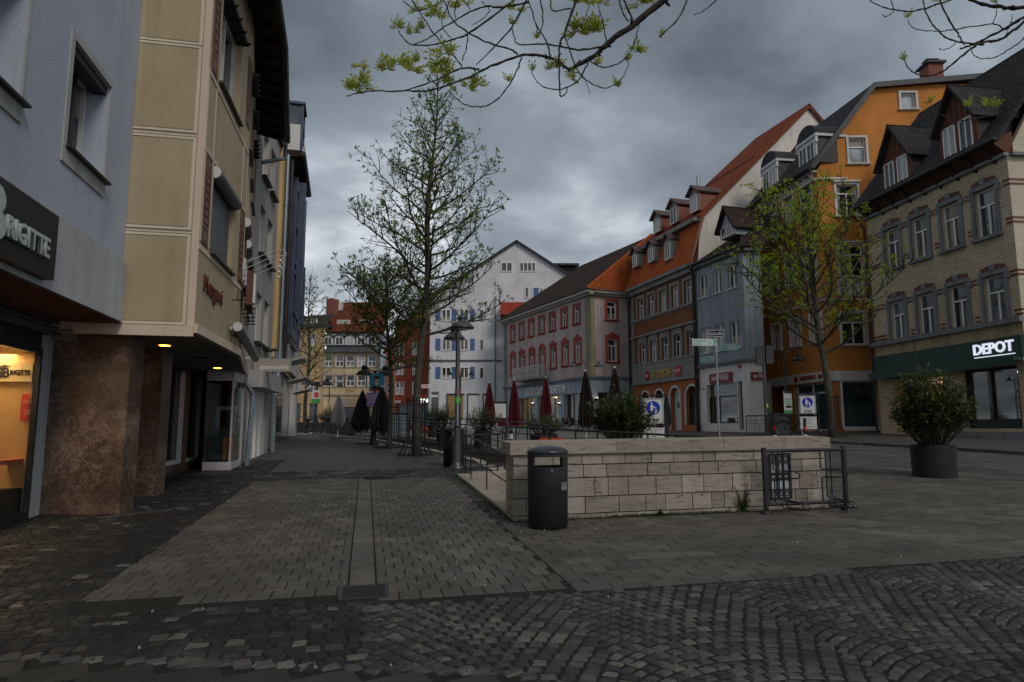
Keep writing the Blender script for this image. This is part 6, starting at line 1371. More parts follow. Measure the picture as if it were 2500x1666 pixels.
text('BLANC', 'lettering', F2_, F2_.s_(841), F2_.s_(865), F2_.z(850, 957), F2_.z(850, 949), .02, gold, H2, .05); bar(H2, 'awning', F2_, F2_.s_(832), F2_.s_(905), .02, 1.2, F2_.z(850, 995), F2_.z(850, 974), plaster('taupe_awning', (.28, .23, .16), .1))
H3, F3_, zt = farhouse('pale_blue_house', 925, 942, 86, 86, 'very narrow pale blue house squeezed between beige and red houses', plaster('pale_blue', (.42, .52, .60), .1), 840, (), (), 1, 1)
mb = MB(); mb.fb(F3_, -.2, F3_.L + .2, -5, .3, zt, zt + .3); mb.build('roof_edge', anthracite, H3)
peach = plaster('peach_render', (.55, .22, .11), .15)
H4, F4_, zt = farhouse('peach_house', 938, 1052, 82, 78, 'peach coloured gabled house behind the red house and the tall tree', peach, 868, (900, 948, 850), (951,), 1.0, 1.3); g1_, g2_ = F4_.z(938, 868), F4_.z(1035, 738)
mb = MB(); mb.prism([F4_.P(0, 0, zt), F4_.P(F4_.L, 0, zt), F4_.P(F4_.L, 0, F4_.z(1048, 752)), F4_.P(F4_.s_(1030), 0, F4_.z(1030, 735)), F4_.P(0, 0, F4_.z(938, 868) + .3)], -F4_.n * 9); mb.build('gable', peach, H4)
mb = MB(); slab(mb, [F4_.P(-.3, .3, F4_.z(938, 868) + .3), F4_.P(F4_.s_(1030), .3, F4_.z(1030, 735) + .2), F4_.P(F4_.s_(1030), -9, F4_.z(1030, 735) + .2), F4_.P(-.3, -9, F4_.z(938, 868) + .3)], .2); mb.build('roof', redu, H4)
H5, F5_, zt = farhouse('red_house', 963, 1046, 76, 75, 'dark red plastered house with white framed windows and a dark glazed ground floor', plaster('dark_red_render', (.22, .048, .030), .12), 790, (852, 900, 948), (971, 980, 1012), .62, 1.45, tr=None, shop=[(968, 1044, 988, 1035)])
mb = MB(); mb.fb(F5_, -.2, F5_.L + .2, -6, .3, zt, zt + .35); mb.build('roof', anthracite, H5)
text('CALZEDONIA', 'lettering', F5_, F5_.s_(1008), F5_.s_(1046), F5_.z(1020, 983), F5_.z(1020, 974), .1, emit('lit_shop_letters', (.9, .97, 1), 1.6), H5, .1, bold=True); text('PALMERS', 'lettering', F5_, F5_.s_(965), F5_.s_(978), F5_.z(970, 985), F5_.z(970, 978), .1, whitedim, H5, .1)
H6, F6_, zt = farhouse('pale_gabled_house', 1046, 1480, 70, 70, 'large pale grey gabled house with blue window shutters', plaster('pale_grey_render', (.58, .585, .62), .12, streak=.08), 728, (), (), 1, 1)
f6 = []; shb = plain('blue_shutter', (.07, .14, .30), .6)
for py in (911, 842, 770):
    for a_, b_, L_, R_ in ((1078, 1101, 1063, 1114), (1122, 1145, None, 1159)):
        s0, z0 = F6_.at(a_, py + 14); s1, z1 = F6_.at(b_, py - 15); sh_ = [(F6_.s_(R_ - 11, py), F6_.s_(R_, py))] + ([(F6_.s_(L_, py), F6_.s_(L_ + 12, py))] if L_ else []); f6.append(window(H6, F6_, (s0 + s1) / 2, (z0 + z1) / 2, s1 - s0, z1 - z0, -.03, .1, 1, None, pane=glassd, shutter=sh_, shmat=shb))
    s, z = F6_.at(1176, py); window(H6, F6_, s, z, .45, 1.2, -.03, .07, 0, None, pane=glassm)
for a_, b_, c_, d_ in ((1281, 1292, 701, 728), (1316, 1338, 703, 730), (1268, 1308, 641, 664), (1223, 1251, 641, 664)): s0, z0 = F6_.at(a_, d_); s1, z1 = F6_.at(b_, c_); window(H6, F6_, (s0 + s1) / 2, (z0 + z1) / 2, s1 - s0, z1 - z0, -.03, .09, 3 if b_ - a_ > 35 else (1 if b_ - a_ > 20 else 0), None, pane=glassm, shutter=[(s0 - .55, s0 - .05)] if a_ == 1316 else None, shmat=shb)
pk6 = F6_.at(1261, 593); eL = F6_.z(1048, 728); 
mb = MB(); mb.prism([F6_.P(0, 0, eL), F6_.P(F6_.L, 0, eL), F6_.P(pk6[0] * 2, 0, eL + .01), F6_.P(pk6[0], 0, pk6[1])] if pk6[0] * 2 < F6_.L else [F6_.P(0, 0, eL), F6_.P(F6_.L, 0, eL), F6_.P(pk6[0], 0, pk6[1])], -F6_.n * 10); mb.build('gable', MATS['pale_grey_render'], H6)
mb = MB(); e_ = pk6[0] * 2 + .5
for x_ in (-.5, e_): slab(mb, [F6_.P(pk6[0], .35, pk6[1] + .25), F6_.P(x_, .35, eL - .1), F6_.P(x_, -10, eL - .1), F6_.P(pk6[0], -10, pk6[1] + .25)], .2)
mb.build('roof', anthracite, H6); bar(H6, 'string_course', F6_, 0, F6_.s_(1224), .003, .1, F6_.z(1100, 883), F6_.z(1100, 879), MATS['dark_cornice'])
mb = MB(); mb.fb(F6_, F6_.s_(1335), F6_.s_(1412), -6, -1, F6_.z(1380, 685), F6_.z(1380, 646)); mb.build('flat_dormer', plain('dark_cladding', (.07, .05, .055), .7), H6); mb = MB(); mb.fb(F6_, F6_.s_(1328), F6_.s_(1420), -7, -.3, F6_.z(1380, 646), F6_.z(1380, 641)); mb.build('dormer_roof', anthracite, H6)
mb = MB(); mb.fb(F6_, F6_.s_(1222), F6_.s_(1300), .1, 2.5, F6_.z(1250, 768, 2.5), F6_.z(1250, 738, 2.5)); mb.build('red_terrace_box', plaster('red_box', (.36, .06, .04), .1), H6)
for a_, b_, c_, d_, m_ in ((1092, 1131, 965, 1025, plain('lit_shop_brown', (.28, .18, .08), .6)), (1143, 1168, 965, 1028, white), (1181, 1192, 965, 1028, white)): s0, z0 = F6_.at(a_, d_); s1, z1 = F6_.at(b_, c_); mb = MB(); mb.fb(F6_, s0, s1, .003, .05, z0, z1); w_ = mb.build('shop_window', m_, H6); mb = MB(); mb.fb(F6_, s0 - .1, s1 + .1, .003, .1, z1, z1 + .15); mb.fb(F6_, s0 - .1, s0, .003, .1, z0, z1); mb.build('frame', anthracite, w_)
pipe_run(H6, 'drainpipe', [F6_.P(F6_.s_(1208), .12, eL), F6_.P(F6_.s_(1208), .12, hgt(*XY(1208, 70)))], .07, pipe); mb = MB(); mb.tube([F6_.P(-.6, .5, eL - .15), F6_.P(-.6, -10, eL - .15)], .1, 6); mb.build('gutter', pipe, H6)
bar(H6, 'doorway', F6_, F6_.s_(1053), F6_.s_(1070), -.2, .1, hgt(*XY(1060, 70)), F6_.z(1060, 957), plaster('grey_door', (.12, .12, .13), .1))
# ================================================================== STREET OBJECTS
# ---- travertine wall
tm, t, b, out = newmat('travertine'); g_ = nn(t, 'ShaderNodeNewGeometry').outputs['Position']; at = nn(t, 'ShaderNodeAttribute'); at.attribute_name = 'tint'
c = mixc(t, at.outputs['Fac'], (.165, .15, .13), (.36, .318, .27)); lay = noise(t, scale_vec(t, g_, (1.3, 1.3, 9)), 1.6, 6, .65, .4)
c = mixc(t, mapr(t, lay, .35, .7, 0, .5), c, (.40, .34, .27)); pit_ = noise(t, scale_vec(t, g_, (2.6, 2.6, 17)), 2.0, 7, .72, .5); msk = noise(t, g_, 2.3, 3); pm = nn(t, 'ShaderNodeMath', operation='MULTIPLY'); t.links.new(mapr(t, pit_, .56, .63, 0, .9), pm.inputs[0]); t.links.new(mapr(t, msk, .42, .58), pm.inputs[1]); c = mixc(t, pm.outputs[0], c, (.08, .06, .048))
c = mixc(t, mapr(t, noise(t, scale_vec(t, g_, (3, 3, .6)), 1.2, 5, .7), .52, .75, 0, .65), c, (.14, .10, .065)); c = mixc(t, mapr(t, noise(t, g_, 60, 2), .4, .7, 0, .3), c, (.2, .17, .13))
t.links.new(c, b.inputs['Base Color']); b.inputs['Roughness'].default_value = .85; hh_ = nn(t, 'ShaderNodeMath', operation='SUBTRACT'); hh_.inputs[0].default_value = 1; t.links.new(mapr(t, pit_, .57, .65), hh_.inputs[1]); bump(t, b, hh_.outputs[0], .5, .02)
TW = thing('travertine_wall', W3(9.55, 4.4), 'low wall of travertine blocks with a stone coping behind the front litter bin', 'wall')
u0, u1, v0, v1, Hw = 9.29, 9.81, 1.99, 6.85, 1.045
def uvq(u, v, z): x, y = uv2xy(u, v); return Vector((x, y, hz(u, v) + z))
def ublock(mb, ua, ub, va, vb, za, zb_, col=None): mb.box8([uvq(ua, va, za), uvq(ua, vb, za), uvq(ub, vb, za), uvq(ub, va, za), uvq(ua, va, zb_), uvq(ua, vb, zb_), uvq(ub, vb, zb_), uvq(ub, va, zb_)], col)
mb = MB(); ublock(mb, u0 + .03, u1 - .03, v0 + .02, v1 - .02, -.3, Hw - .17); mb.build('core', plain('wall_joint', (.05, .043, .035), .9), TW)
mb = MB(); zc_ = [-.2, .10, .36, .60, .76, .905]; zc_ = [-.25, .07, .30, .56, .74, .895]
for r in range(5):
    za, zb_ = zc_[r] + .012, zc_[r + 1]; v = v0 - .2 * (r % 2) - rnd.uniform(0, .1)
    while v < v1:
        wv_ = rnd.choice([.20, .30, .34, .40, .42, .46, .5, .62]); a, b_ = max(v0, v), min(v1, v + wv_)
        if b_ - a > .08 and v1 - b_ < .12: b_ = v1
        if b_ - a > .05: ublock(mb, u0 + rnd.uniform(-.004, .004), u0 + .2, a + .006, b_ - .006, za, zb_ - .003, rnd.random()); ublock(mb, u1 - .2, u1, a + .006, b_ - .006, za, zb_ - .003, rnd.random())
        if b_ >= v1: break
        v += wv_
    for vv in ((v0 - .002, v0 + .15), (v1 - .15, v1 + .002)): ublock(mb, u0 + .205, u1 - .205, vv[0], vv[1], za, zb_ - .003, rnd.random())
mb.build('blocks', tm, TW)
mb = MB(); v = v0 - .05
for w_ in (1.54, 1.66, 1.80): ublock(mb, u0 - .05, u1 + .05, v, min(v1 + .05, v + w_ - .006), .90, Hw + .02, rnd.random()); v += w_
mb.build('coping', tm, TW)
gr_ = thing('iron_grille', uvq(9.29, 6.03, .3), 'dark wrought iron window grille set in the travertine wall behind the bicycle rack', 'grille')
g0 = 5.86; mb = MB(); ublock(mb, u0 - .02, u0 - .008, g0, g0 + .36, .17, .84); mb.build('pane', glassg, gr_); mb = MB()
for a, b_, c_, d in ((g0, g0 + .03, .17, .84), (g0 + .33, g0 + .36, .17, .84), (g0 + .03, g0 + .33, .17, .20), (g0 + .03, g0 + .33, .81, .84), (g0 + .12, g0 + .135, .2, .81), (g0 + .225, g0 + .24, .2, .81), (g0 + .03, g0 + .33, .30, .32), (g0 + .03, g0 + .33, .45, .47), (g0 + .03, g0 + .33, .54, .56), (g0 + .03, g0 + .33, .70, .72)): ublock(mb, u0 - .045, u0 - .021, a, b_, c_, d)
for vv in (g0 + .075, g0 + .18, g0 + .285):
    for zz_ in (.25, .505, .76): mb.tube([uvq(u0 - .035, vv + .035 * math.cos(q * 1.047), zz_ + .03 * math.sin(q * 1.047)) for q in range(7)], .007, 4)
mb.build('bars', black, gr_)
# kerbs of the sunken openings
LK = thing('travertine_kerb', W3(12, 2.1), 'low travertine kerb running back from the wall end along the sunken steps', 'kerb')
mb = MB(); u = 9.84
while u < 15.1: ublock(mb, u, min(15.3, u + .95), 2.0, 2.3, -.25, .06, rnd.random()); u += .96
v = 2.305
while v < 4.6: ublock(mb, 14.98, 15.3, v, v + .8, -.6, .10, rnd.random()); v += .805
mb.build('kerb_stones', tm, LK)
def kerbline(name, pts, w, h, label):
    o = strip_uv(name, pts, w, h, tm, kind=None); r = thing(name, tuple(W3(*pts[0])), label, 'kerb'); off = Vector(r.location)
    for v_ in o.data.vertices: v_.co -= off
    o.name = 'kerb_stones'; o.data.name = 'kerb_stones'; o.parent = r
    return r
kerbline('travertine_kerb', [(15.45, 3.12), (17.2, 3.0)], .3, .06, 'short travertine kerb beside the street lamp at the top of the sunken steps'); kerbline('travertine_kerb', KERB, .26, .07, 'long pale stone kerb curving away along the sunken channel, nearest to the shopping street'); kerbline('travertine_kerb', FARK, .26, .07, 'long pale stone kerb on the far side of the sunken channel, by the square')
# ---- litter bins
def bin_(loc, label, rz=0):
    r = thing('litter_bin', (0, 0, 0), label, 'litter bin'); mb = MB(); mb.lathe([(.235, 0), (.235, .03), (.255, .035), (.262, .74), (.262, .745)], (0, 0, 0), 36); mb.build('body', anthracite, r, True)
    mb = MB(); m = 40; R0 = .262   # hood ring with two slots
    z0, z1, z2, z3 = .752, .785, .915, .955
    for k in range(m):
        a, b_ = 2 * math.pi * k / m, 2 * math.pi * (k + 1) / m; P = lambda an, z, rr=R0: (rr * math.cos(an), rr * math.sin(an), z)
        slot = any(abs(((a + b_) / 2 - s_ + math.pi) % (2 * math.pi) - math.pi) < .85 for s_ in (0, math.pi))
        segs = [(z0, z1), (z2, z3)] if slot else [(z0, z3)]
        for c_, d in segs:
            mb.box8([P(a, c_, R0 - .02), P(a, c_), P(b_, c_), P(b_, c_, R0 - .02), P(a, d, R0 - .02), P(a, d), P(b_, d), P(b_, d, R0 - .02)])
    mb.build('hood', anthracite, r)
    mb = MB(); mb.lathe([(.27, .955), (.272, .975), (.25, 1.0), (.19, 1.03), (.10, 1.048), (0, 1.052)], (0, 0, 0), 36); mb.build('lid', plain('lid_dark', (.045, .05, .062), .35, .4), r, True)
    mb = MB(); mb.lathe([(.245, .70), (.245, .752), (.20, .752), (.20, .70)], (0, 0, 0), 28); mb.build('liner', black, r)
    mb = MB(); mb.tube([(-.26, -.04, .75), (-.275, -.04, .75)], .012, 8); mb.build('lock', steel, r)
    r.location = loc; r.rotation_euler = (0, 0, rz); return r
b1 = G(1338, 1291); bin_(b1, 'dark grey cylindrical litter bin standing directly in front of the travertine wall', R(90))
bq = bpy.data.objects.get('litter_bin'); mb = MB(); mb.v = []; 
for k in range(4): a0_, a1_ = R(-52 + k * 6), R(-46 + k * 6); mb.face([b1 + Vector((.2655 * math.cos(a), .2655 * math.sin(a), z)) for a, z in ((a0_, .50), (a1_, .50), (a1_, .60), (a0_, .60))])
sk_ = mb.build('sticker', plain('sticker_worn', (.16, .16, .15), .8, 0, .5, 20), None); 
for v_ in sk_.data.vertices: q_ = Vector(v_.co) - b1; v_.co = Vector((q_.y, -q_.x, q_.z))
sk_.parent = bq
b2 = G(1106, 1142); q = bin_(b2 + Vector((0, .15, 0)), 'dark litter bin standing behind the tall street lamp near the sunken steps', R(70)); q.scale = (1.02, 1.02, .98)
# ---- bicycle rack
BR = thing('bicycle_rack', W3(8.9, 6.1), 'grey tubular bicycle rack with bent wheel holders in front of the travertine wall', 'bicycle rack')
rk = plain('rack_paint', (.045, .042, .044), .35, .6, .2); pL = W3(8.96, 5.60, .02); pR = W3(8.96, 6.90, .02); dR = (pR - pL); LR = Vector((dR.x, dR.y, 0)).length; dx = Vector((dR.x, dR.y, dR.z)) / LR; ny = Vector((-dx.y, dx.x, 0)).normalized()
def rp(s, n, z): return pL + dx * s + ny * n + Vector((0, 0, z))
for s_, nm in ((0, 0), (LR, 1)):
    mb = MB(); mb.tube([rp(s_, 0, 0), rp(s_, 0, .93)], .036, 14); po = mb.build('post', rk, BR); mb = MB(); mb.tube([rp(s_, 0, .0), rp(s_, 0, .04), rp(s_, 0, .045)], [.085, .075, .04], 14); mb.build('foot', rk, po)
for z_, nm, r_ in ((.88, 'top_rail', .026), (.13, 'bottom_rail', .026)): mb = MB(); mb.tube([rp(.02, 0, z_), rp(LR - .02, 0, z_)], r_, 12); mb.build(nm, rk, BR)
for base in (.14, LR * .70):
    mb = MB(); r_ = .011
    mb.tube([rp(base, 0, .88), rp(base, 0, .62), rp(base + .02, -.02, .60), rp(base + .18, -.22, .60), rp(base + .24, -.25, .565), rp(base + .25, -.25, .53), rp(base + .22, -.24, .50), rp(base + .04, -.03, .49), rp(base + .01, 0, .465), rp(base + .01, 0, .13)], r_, 8)
    for d in (.085, .165): mb.tube([rp(base + d, 0, .88), rp(base + d, 0, .22), rp(base + d + .03, -.05, .18), rp(base + d + .13, -.28, .15), rp(base + d + .18, -.32, .10), rp(base + d + .16, -.30, .07), rp(base + d + .02, -.06, .08), rp(base + d, 0, .12)], r_, 8)
    mb.build('wheel_holder', rk, BR)
# ---- railings
def railing(name, pts, h, label, rails=(1.0, .55), spacing=1.0, r=.018, posts=True, mat=black, bars=None):
    P = [Vector(p) for p in pts]; root = thing(name, P[0], label, 'railing'); mb = MB()
    for k in rails: mb.tube([p + Vector((0, 0, h * k)) for p in P], r * (1.15 if k == 1.0 else .75), 6)
    mb.build('rails', mat, root)
    for a, b_ in zip(P, P[1:]):
        n = max(1, round((b_ - a).length / spacing))
        for k in range(n + (1 if b_ is P[-1] else 0)): c_ = a + (b_ - a) * k / n; mb = MB(); mb.tube([c_ + Vector((0, 0, -.05)), c_ + Vector((0, 0, h))], r, 6); mb.lathe([(.045, 0), (.045, .012)], c_, 8); mb.build('post', mat, root)
    return root
railing('railing', [W3(11.0, 5.85), W3(14.8, 4.6), W3(17.6, 3.6)], 1.0, 'dark steel railing rising behind the travertine wall along the far side of the steps', (1.0, .62), .85)
railing('railing', [W3(15.35, 2.2), W3(15.7, 3.0), W3(16.6, 3.35)], .90, 'dark steel railing across the head of the sunken steps beside the lamp', (1.0, .60, .18), .95)
hr = thing('handrail', W3(15.3, 2.15), 'sloping dark handrail running down from the lamp towards the wall end', 'handrail')
mb = MB(); mb.tube([W3(15.3, 2.15, .92), W3(14.9, 2.15, .92), W3(9.9, 2.12, .80)], .018, 8); mb.tube([W3(15.3, 2.15, .5), W3(9.9, 2.12, .40)], .012, 6)
for k in range(3): u = 14.2 - k * 1.9; mb.tube([W3(u, 2.15, -.1), W3(u, 2.15, .90 - (14.9 - u) * .024)], .012, 6)
mb.build('rail', black, hr)
railing('railing', [W3(18.0, 2.98)] + [W3(a, b_) for a, b_ in KERB[1:]], 1.0, 'long dark railing along the near kerb of the channel behind the trees', (1.0, .66, .33), 1.35)
railing('railing', [W3(a, b_) for a, b_ in FARK], 1.0, 'long dark railing on the square side of the sunken channel', (1.0, .66, .33), 1.35)
P0, P1 = GP(1823, 29.5), GP(1992, 28.5); rl_ = railing('pavement_barrier', [P0, P1], .95, 'dark ornamental pavement barrier with upright bars beside the road sign posts', (1.0, .16), 3.4, .022)
mb = MB(); d_ = (P1 - P0); n = 26
for k in range(1, n): c_ = P0 + d_ * k / n; mb.tube([c_ + Vector((0, 0, .15)), c_ + Vector((0, 0, .95 if k % 5 else .7))], .008, 4)
for k in range(5): a, b_ = P0 + d_ * (k + .15) / 5, P0 + d_ * (k + .85) / 5; mb.tube([a + Vector((0, 0, .62)), b_ + Vector((0, 0, .62)), b_ + Vector((0, 0, .74)), a + Vector((0, 0, .74)), a + Vector((0, 0, .62))], .009, 4)
mb.build('bars', black, rl_)
# ---- street lamps with bell shades
galv = plain('lamp_grey', (.075, .082, .092), .38, .5, .2)
def shade(mb, c_, s=1.0): mb.lathe([(.335 * s, 0), (.33 * s, .03 * s), (.24 * s, .13 * s), (.13 * s, .20 * s), (.12 * s, .205 * s), (.12 * s, .25 * s), (.135 * s, .255 * s), (.12 * s, .33 * s), (.06 * s, .38 * s), (0, .395 * s)], c_, 24)
def lamp_post(loc, h, label, ang=90, arm=.95, mat=galv, s=1.0, detail=True, base=True):
    r = thing('street_lamp', (0, 0, 0), label, 'street lamp', 'street lamps with bell shades'); mb = MB()
    if base: mb.lathe([(.19, 0), (.19, .05), (.14, .10), (.115, .16), (.11, .2), (.10, .7), (.075, 1.0), (.07, 1.04), (.085, 1.05), (.085, 1.08), (.062, 1.1), (.052, h * .9), (.05, h)], (0, 0, 0), 20)
    else: mb.lathe([(.09, 0), (.09, .8), (.05, .85), (.04, h)], (0, 0, 0), 12)
    po = mb.build('pole', mat, r, True)
    mb = MB(); mb.tube([(0, 0, h - .25), (0, 0, h - .1)], .075, 12); mb.build('collar', mat, po)
    a = R(ang); d = Vector((math.cos(a), math.sin(a), 0))
    for sg in (-1, 1):
        ar = d * sg * arm; mb = MB(); mb.tube([(0, 0, h - .08), tuple(ar * .5 + Vector((0, 0, h + .02))), tuple(ar * .85 + Vector((0, 0, h + .12))), tuple(ar + Vector((0, 0, h + .18 * s)))], .026, 8); mb.build('arm', mat, r)
        mb = MB(); shade(mb, ar + Vector((0, 0, h - .18 * s)), s); ls = mb.build('lamp_shade', mat, r, True)
        mb = MB(); mb.lathe([(.14 * s, -.02), (.16 * s, .03), (.08 * s, .10)], ar + Vector((0, 0, h - .2 * s)), 12); mb.build('lamp_glass', whitedim, ls)
    r.location = loc; return r
def gooseneck(loc, h, label, ang, arm=.55, mat=black, s=.8):
    r = thing('street_lamp', (0, 0, 0), label, 'street lamp'); mb = MB(); mb.lathe([(.16, 0), (.14, .08), (.09, .15), (.08, .9), (.05, 1.0), (.04, h)], (0, 0, 0), 14); po = mb.build('pole', mat, r, True); a = R(ang); d = Vector((math.cos(a), math.sin(a), 0))
    mb = MB()
    for k in range(5): mb.tube([(0, 0, h - .9 + k * .16), (0, 0, h - .86 + k * .16)], .06, 8)
    mb.build('collar', mat, po)
    for sg in (-1, 1):
        mb = MB(); mb.tube([tuple(d * sg * arm * x + Vector((0, 0, h + z))) for x, z in ((0, 0), (.15, .28), (.45, .42), (.8, .40), (1.0, .24))], .022, 6); mb.build('arm', mat, r); mb = MB(); shade(mb, d * sg * arm + Vector((0, 0, h - .04)), s * .8); mb.build('lamp_shade', mat, r, True)
    r.location = loc; return r
L1 = G(1115, 1147); lp = lamp_post(L1, ZP(800, 16.9) - L1.z, 'tall grey street lamp with two bell shades beside the sunken steps', 100, 1.0, s=.86)
mb = MB(); mb.lathe([(.0655, 1.62), (.0655, 1.76)], L1, 16); mb.build('green_sticker', plain('sticker_green', (.08, .42, .06), .6), lp); o = bpy.data.objects[-1] if False else None
mb = MB(); mb.lathe([(.066, 2.3), (.066, 2.45)], L1, 16); mb.lathe([(.0655, 1.85), (.0655, 1.98)], L1, 16); mb.build('worn_stickers', plain('sticker_brown', (.16, .10, .07), .7), lp)
L2 = G(911, 1086); lp2 = lamp_post(L2, ZP(905, L2.y) - L2.z, 'dark twin street lamp with a blue election poster beside the two dark parasols', 20, .42, black)
L3 = G(770, 1061); lp3 = lamp_post(L3, ZP(932, L3.y) - L3.z, 'dark twin street lamp with a green poster between the third tree and pale parasol', 20, .55, black)
gooseneck(GP(801, 62), 3.9, 'small far gooseneck lamp in front of the beige house', 0, .95, s=1.2); gooseneck(GP(1123, 44), 3.7, 'thin gooseneck lamp seen just beside the tall grey lamp pole', 10, .7); gooseneck(GP(1432, 40), 3.9, 'gooseneck lamp partly hidden behind a dark brown parasol', 5, .75, galv, 1.0)
L5 = G(1924, 1066); gooseneck(L5, ZP(872, L5.y) - L5.z - .1, 'black gooseneck lamp with a green white poster between the road sign boxes and the bicycle', 15, .75, s=1.05)
def poster(loc, w, h, z, rz, label, cols, name='poster'):
    r = thing(name, (0, 0, 0), label, 'poster'); mb = MB(); mb.box(-w / 2, w / 2, -.03, .0, z, z + h); mb.build('board', cols[0], r)
    for k_, (x0, x1, y0, y1, m_) in enumerate(cols[1]): mb = MB(); mb.box(-w / 2 + w * x0, -w / 2 + w * x1, -.034 - .003 * k_, -.0305, z + h * y0, z + h * y1); mb.build('print', m_, r)
    r.location = loc; r.rotation_euler = (0, 0, rz); return r
cyan = plain('poster_cyan', (.06, .30, .42), .6); lil = plain('poster_lilac', (.30, .18, .42), .6); skin = plain('poster_skin', (.55, .36, .28), .6); pgn = plain('poster_green', (.05, .25, .07), .6); prd = plain('poster_red2', (.45, .05, .04), .6)
poster(L2 + Vector((.12, -.16, 0)), .58, .72, 2.12, R(5), 'cyan portrait election poster on the dark street lamp', (cyan, [(.15, .85, 0, .3, black), (.42, .58, .28, .45, skin), (.36, .64, .4, .74, skin), (.32, .68, .7, .84, black), (.0, 1, 0, .08, prd)]))
poster(L2 + Vector((.02, -.17, 0)), .58, .55, 1.52, R(5), 'lilac text poster directly below the cyan portrait poster', (lil, [(.1, .9, .75, .82, whitedim), (.1, .8, .6, .66, whitedim), (.1, .85, .45, .5, whitedim), (.1, .7, .3, .35, whitedim)]))
poster(L3 + Vector((.0, -.16, 0)), .5, .75, 1.75, R(5), 'small green and white poster on the lamp near the third tree', (whitedim, [(0, 1, 0, .35, pgn), (.3, .8, .45, .85, prd)])); poster(L5 + Vector((.0, -.16, 0)), .36, 1.0, 1.02, R(0), 'narrow white and green poster on the black lamp by the bicycle', (whitedim, [(0, 1, 0, .15, pgn), (.1, .9, .62, .66, pgn), (.1, .9, .52, .56, pgn), (.1, .9, .42, .46, pgn), (.2, .9, .25, .36, black), (.1, 1, .9, 1, black)]))
# ---- parasols, folded
def parasol(loc, h, r, label, mat, polemat, zc=.55, group='folded parasols', tie=True):
    root = thing('parasol', (0, 0, 0), label, 'parasol', group); mb = MB(); mb.lathe([(.025, 0), (.025, h)], (0, 0, 0), 8); mb.build('pole', polemat, root)
    mb = MB(); m = 16; rows = [(h, .035), (h - .06, .06), (h * .8, r * .50), (h * .6, r * .78), (h * .42, r * .95), (zc + .15, r * .95), (zc, r * .62)]
    i0 = 0; ph = rnd.uniform(0, 3)
    for j, (z, rr) in enumerate(rows):
        for k in range(m * 2):
            a = math.pi * k / m; f_ = 1.0 + (.26 if k % 2 else -.20) * min(1, j / 2) + .10 * math.sin(a * 3 + ph + j * .4); zz_ = z - (.16 * (k % 4 == 0) - .05 * (k % 2)) * (j >= 5) + (.04 * math.sin(3 * a + ph)) * (j >= 4); mb.v.append(Vector((rr * f_ * math.cos(a), rr * f_ * math.sin(a), zz_)))
    n2 = m * 2
    for j in range(len(rows) - 1):
        for k in range(n2): mb.f.append((j * n2 + k, j * n2 + (k + 1) % n2, (j + 1) * n2 + (k + 1) % n2, (j + 1) * n2 + k)); mb.c.append(None)
    mb.f.append(tuple(range(n2))); mb.c.append(None)
    mb.build('canopy', mat, root); mb = MB(); mb.lathe([(.05, h), (.05, h + .05), (.02, h + .07)], (0, 0, 0), 10); mb.build('cap', whitedim, root)
    mb = MB(); mb.box(-.25, .25, -.25, .25, 0, .05); mb.build('base_plate', anthracite, root)
    root.location = loc; return root
fgrey = plain('grey_cloth', (.16, .165, .175), .9, 0, .2, 6); fdark = plain('charcoal_cloth', (.030, .032, .035), .9, 0, .2, 6); fred = plain('wine_red_cloth', (.075, .004, .010), .85, 0, .2, 6); fbrn = plain('brown_cloth', (.016, .009, .008), .9, 0, .2, 6)
for (px, py, top), rr, m_, pm, lb in (((824, 1072, 964), .30, fgrey, whitedim, 'pale grey folded parasol between the lamp and the charcoal parasols'), ((882, 1084, 955), .33, fdark, whitedim, 'charcoal folded parasol standing next to the pale grey parasol'), ((929, 1092, 946), .36, fdark, whitedim, 'tall charcoal folded parasol beside the lamp with the cyan poster')):
    p = G(px, py); parasol(p, EYE + (pdir(px, top).z / pdir(px, top).y) * p.y - p.z, rr, lb, m_, pm)
for px, Y, top, rr, m_, lb in ((672, 46, 978, .42, fgrey, 'grey folded parasol seen just beyond the shop drainpipes'), (704, 44, 976, .42, fgrey, 'grey folded parasol between the drainpipes and the young bay house tree'), (1194, 42, 935, .30, fred, 'wine red folded parasol in front of the pale gabled house'), (1255, 36, 929, .26, fred, 'wine red folded parasol before the far corner of the pink house'), (1333, 37, 923, .27, fred, 'wine red folded parasol below the white balcony'), (1431, 30, 907, .29, fbrn, 'dark brown folded parasol in front of the olive pilaster of the pink house'), (1503, 30, 899, .29, fbrn, 'dark brown folded parasol behind the large oleander'), (1629, 33, 968, .2, fdark, 'small dark folded parasol beside the near pedestrian zone sign'), (803, 60, 985, .3, plain('beige_cloth', (.35, .25, .14), .9), 'small beige folded parasol before the beige house')):
    p = GP(px, Y); parasol(p, EYE + (pdir(px, top).z / pdir(px, top).y) * Y - p.z, rr, lb, m_, whitedim)
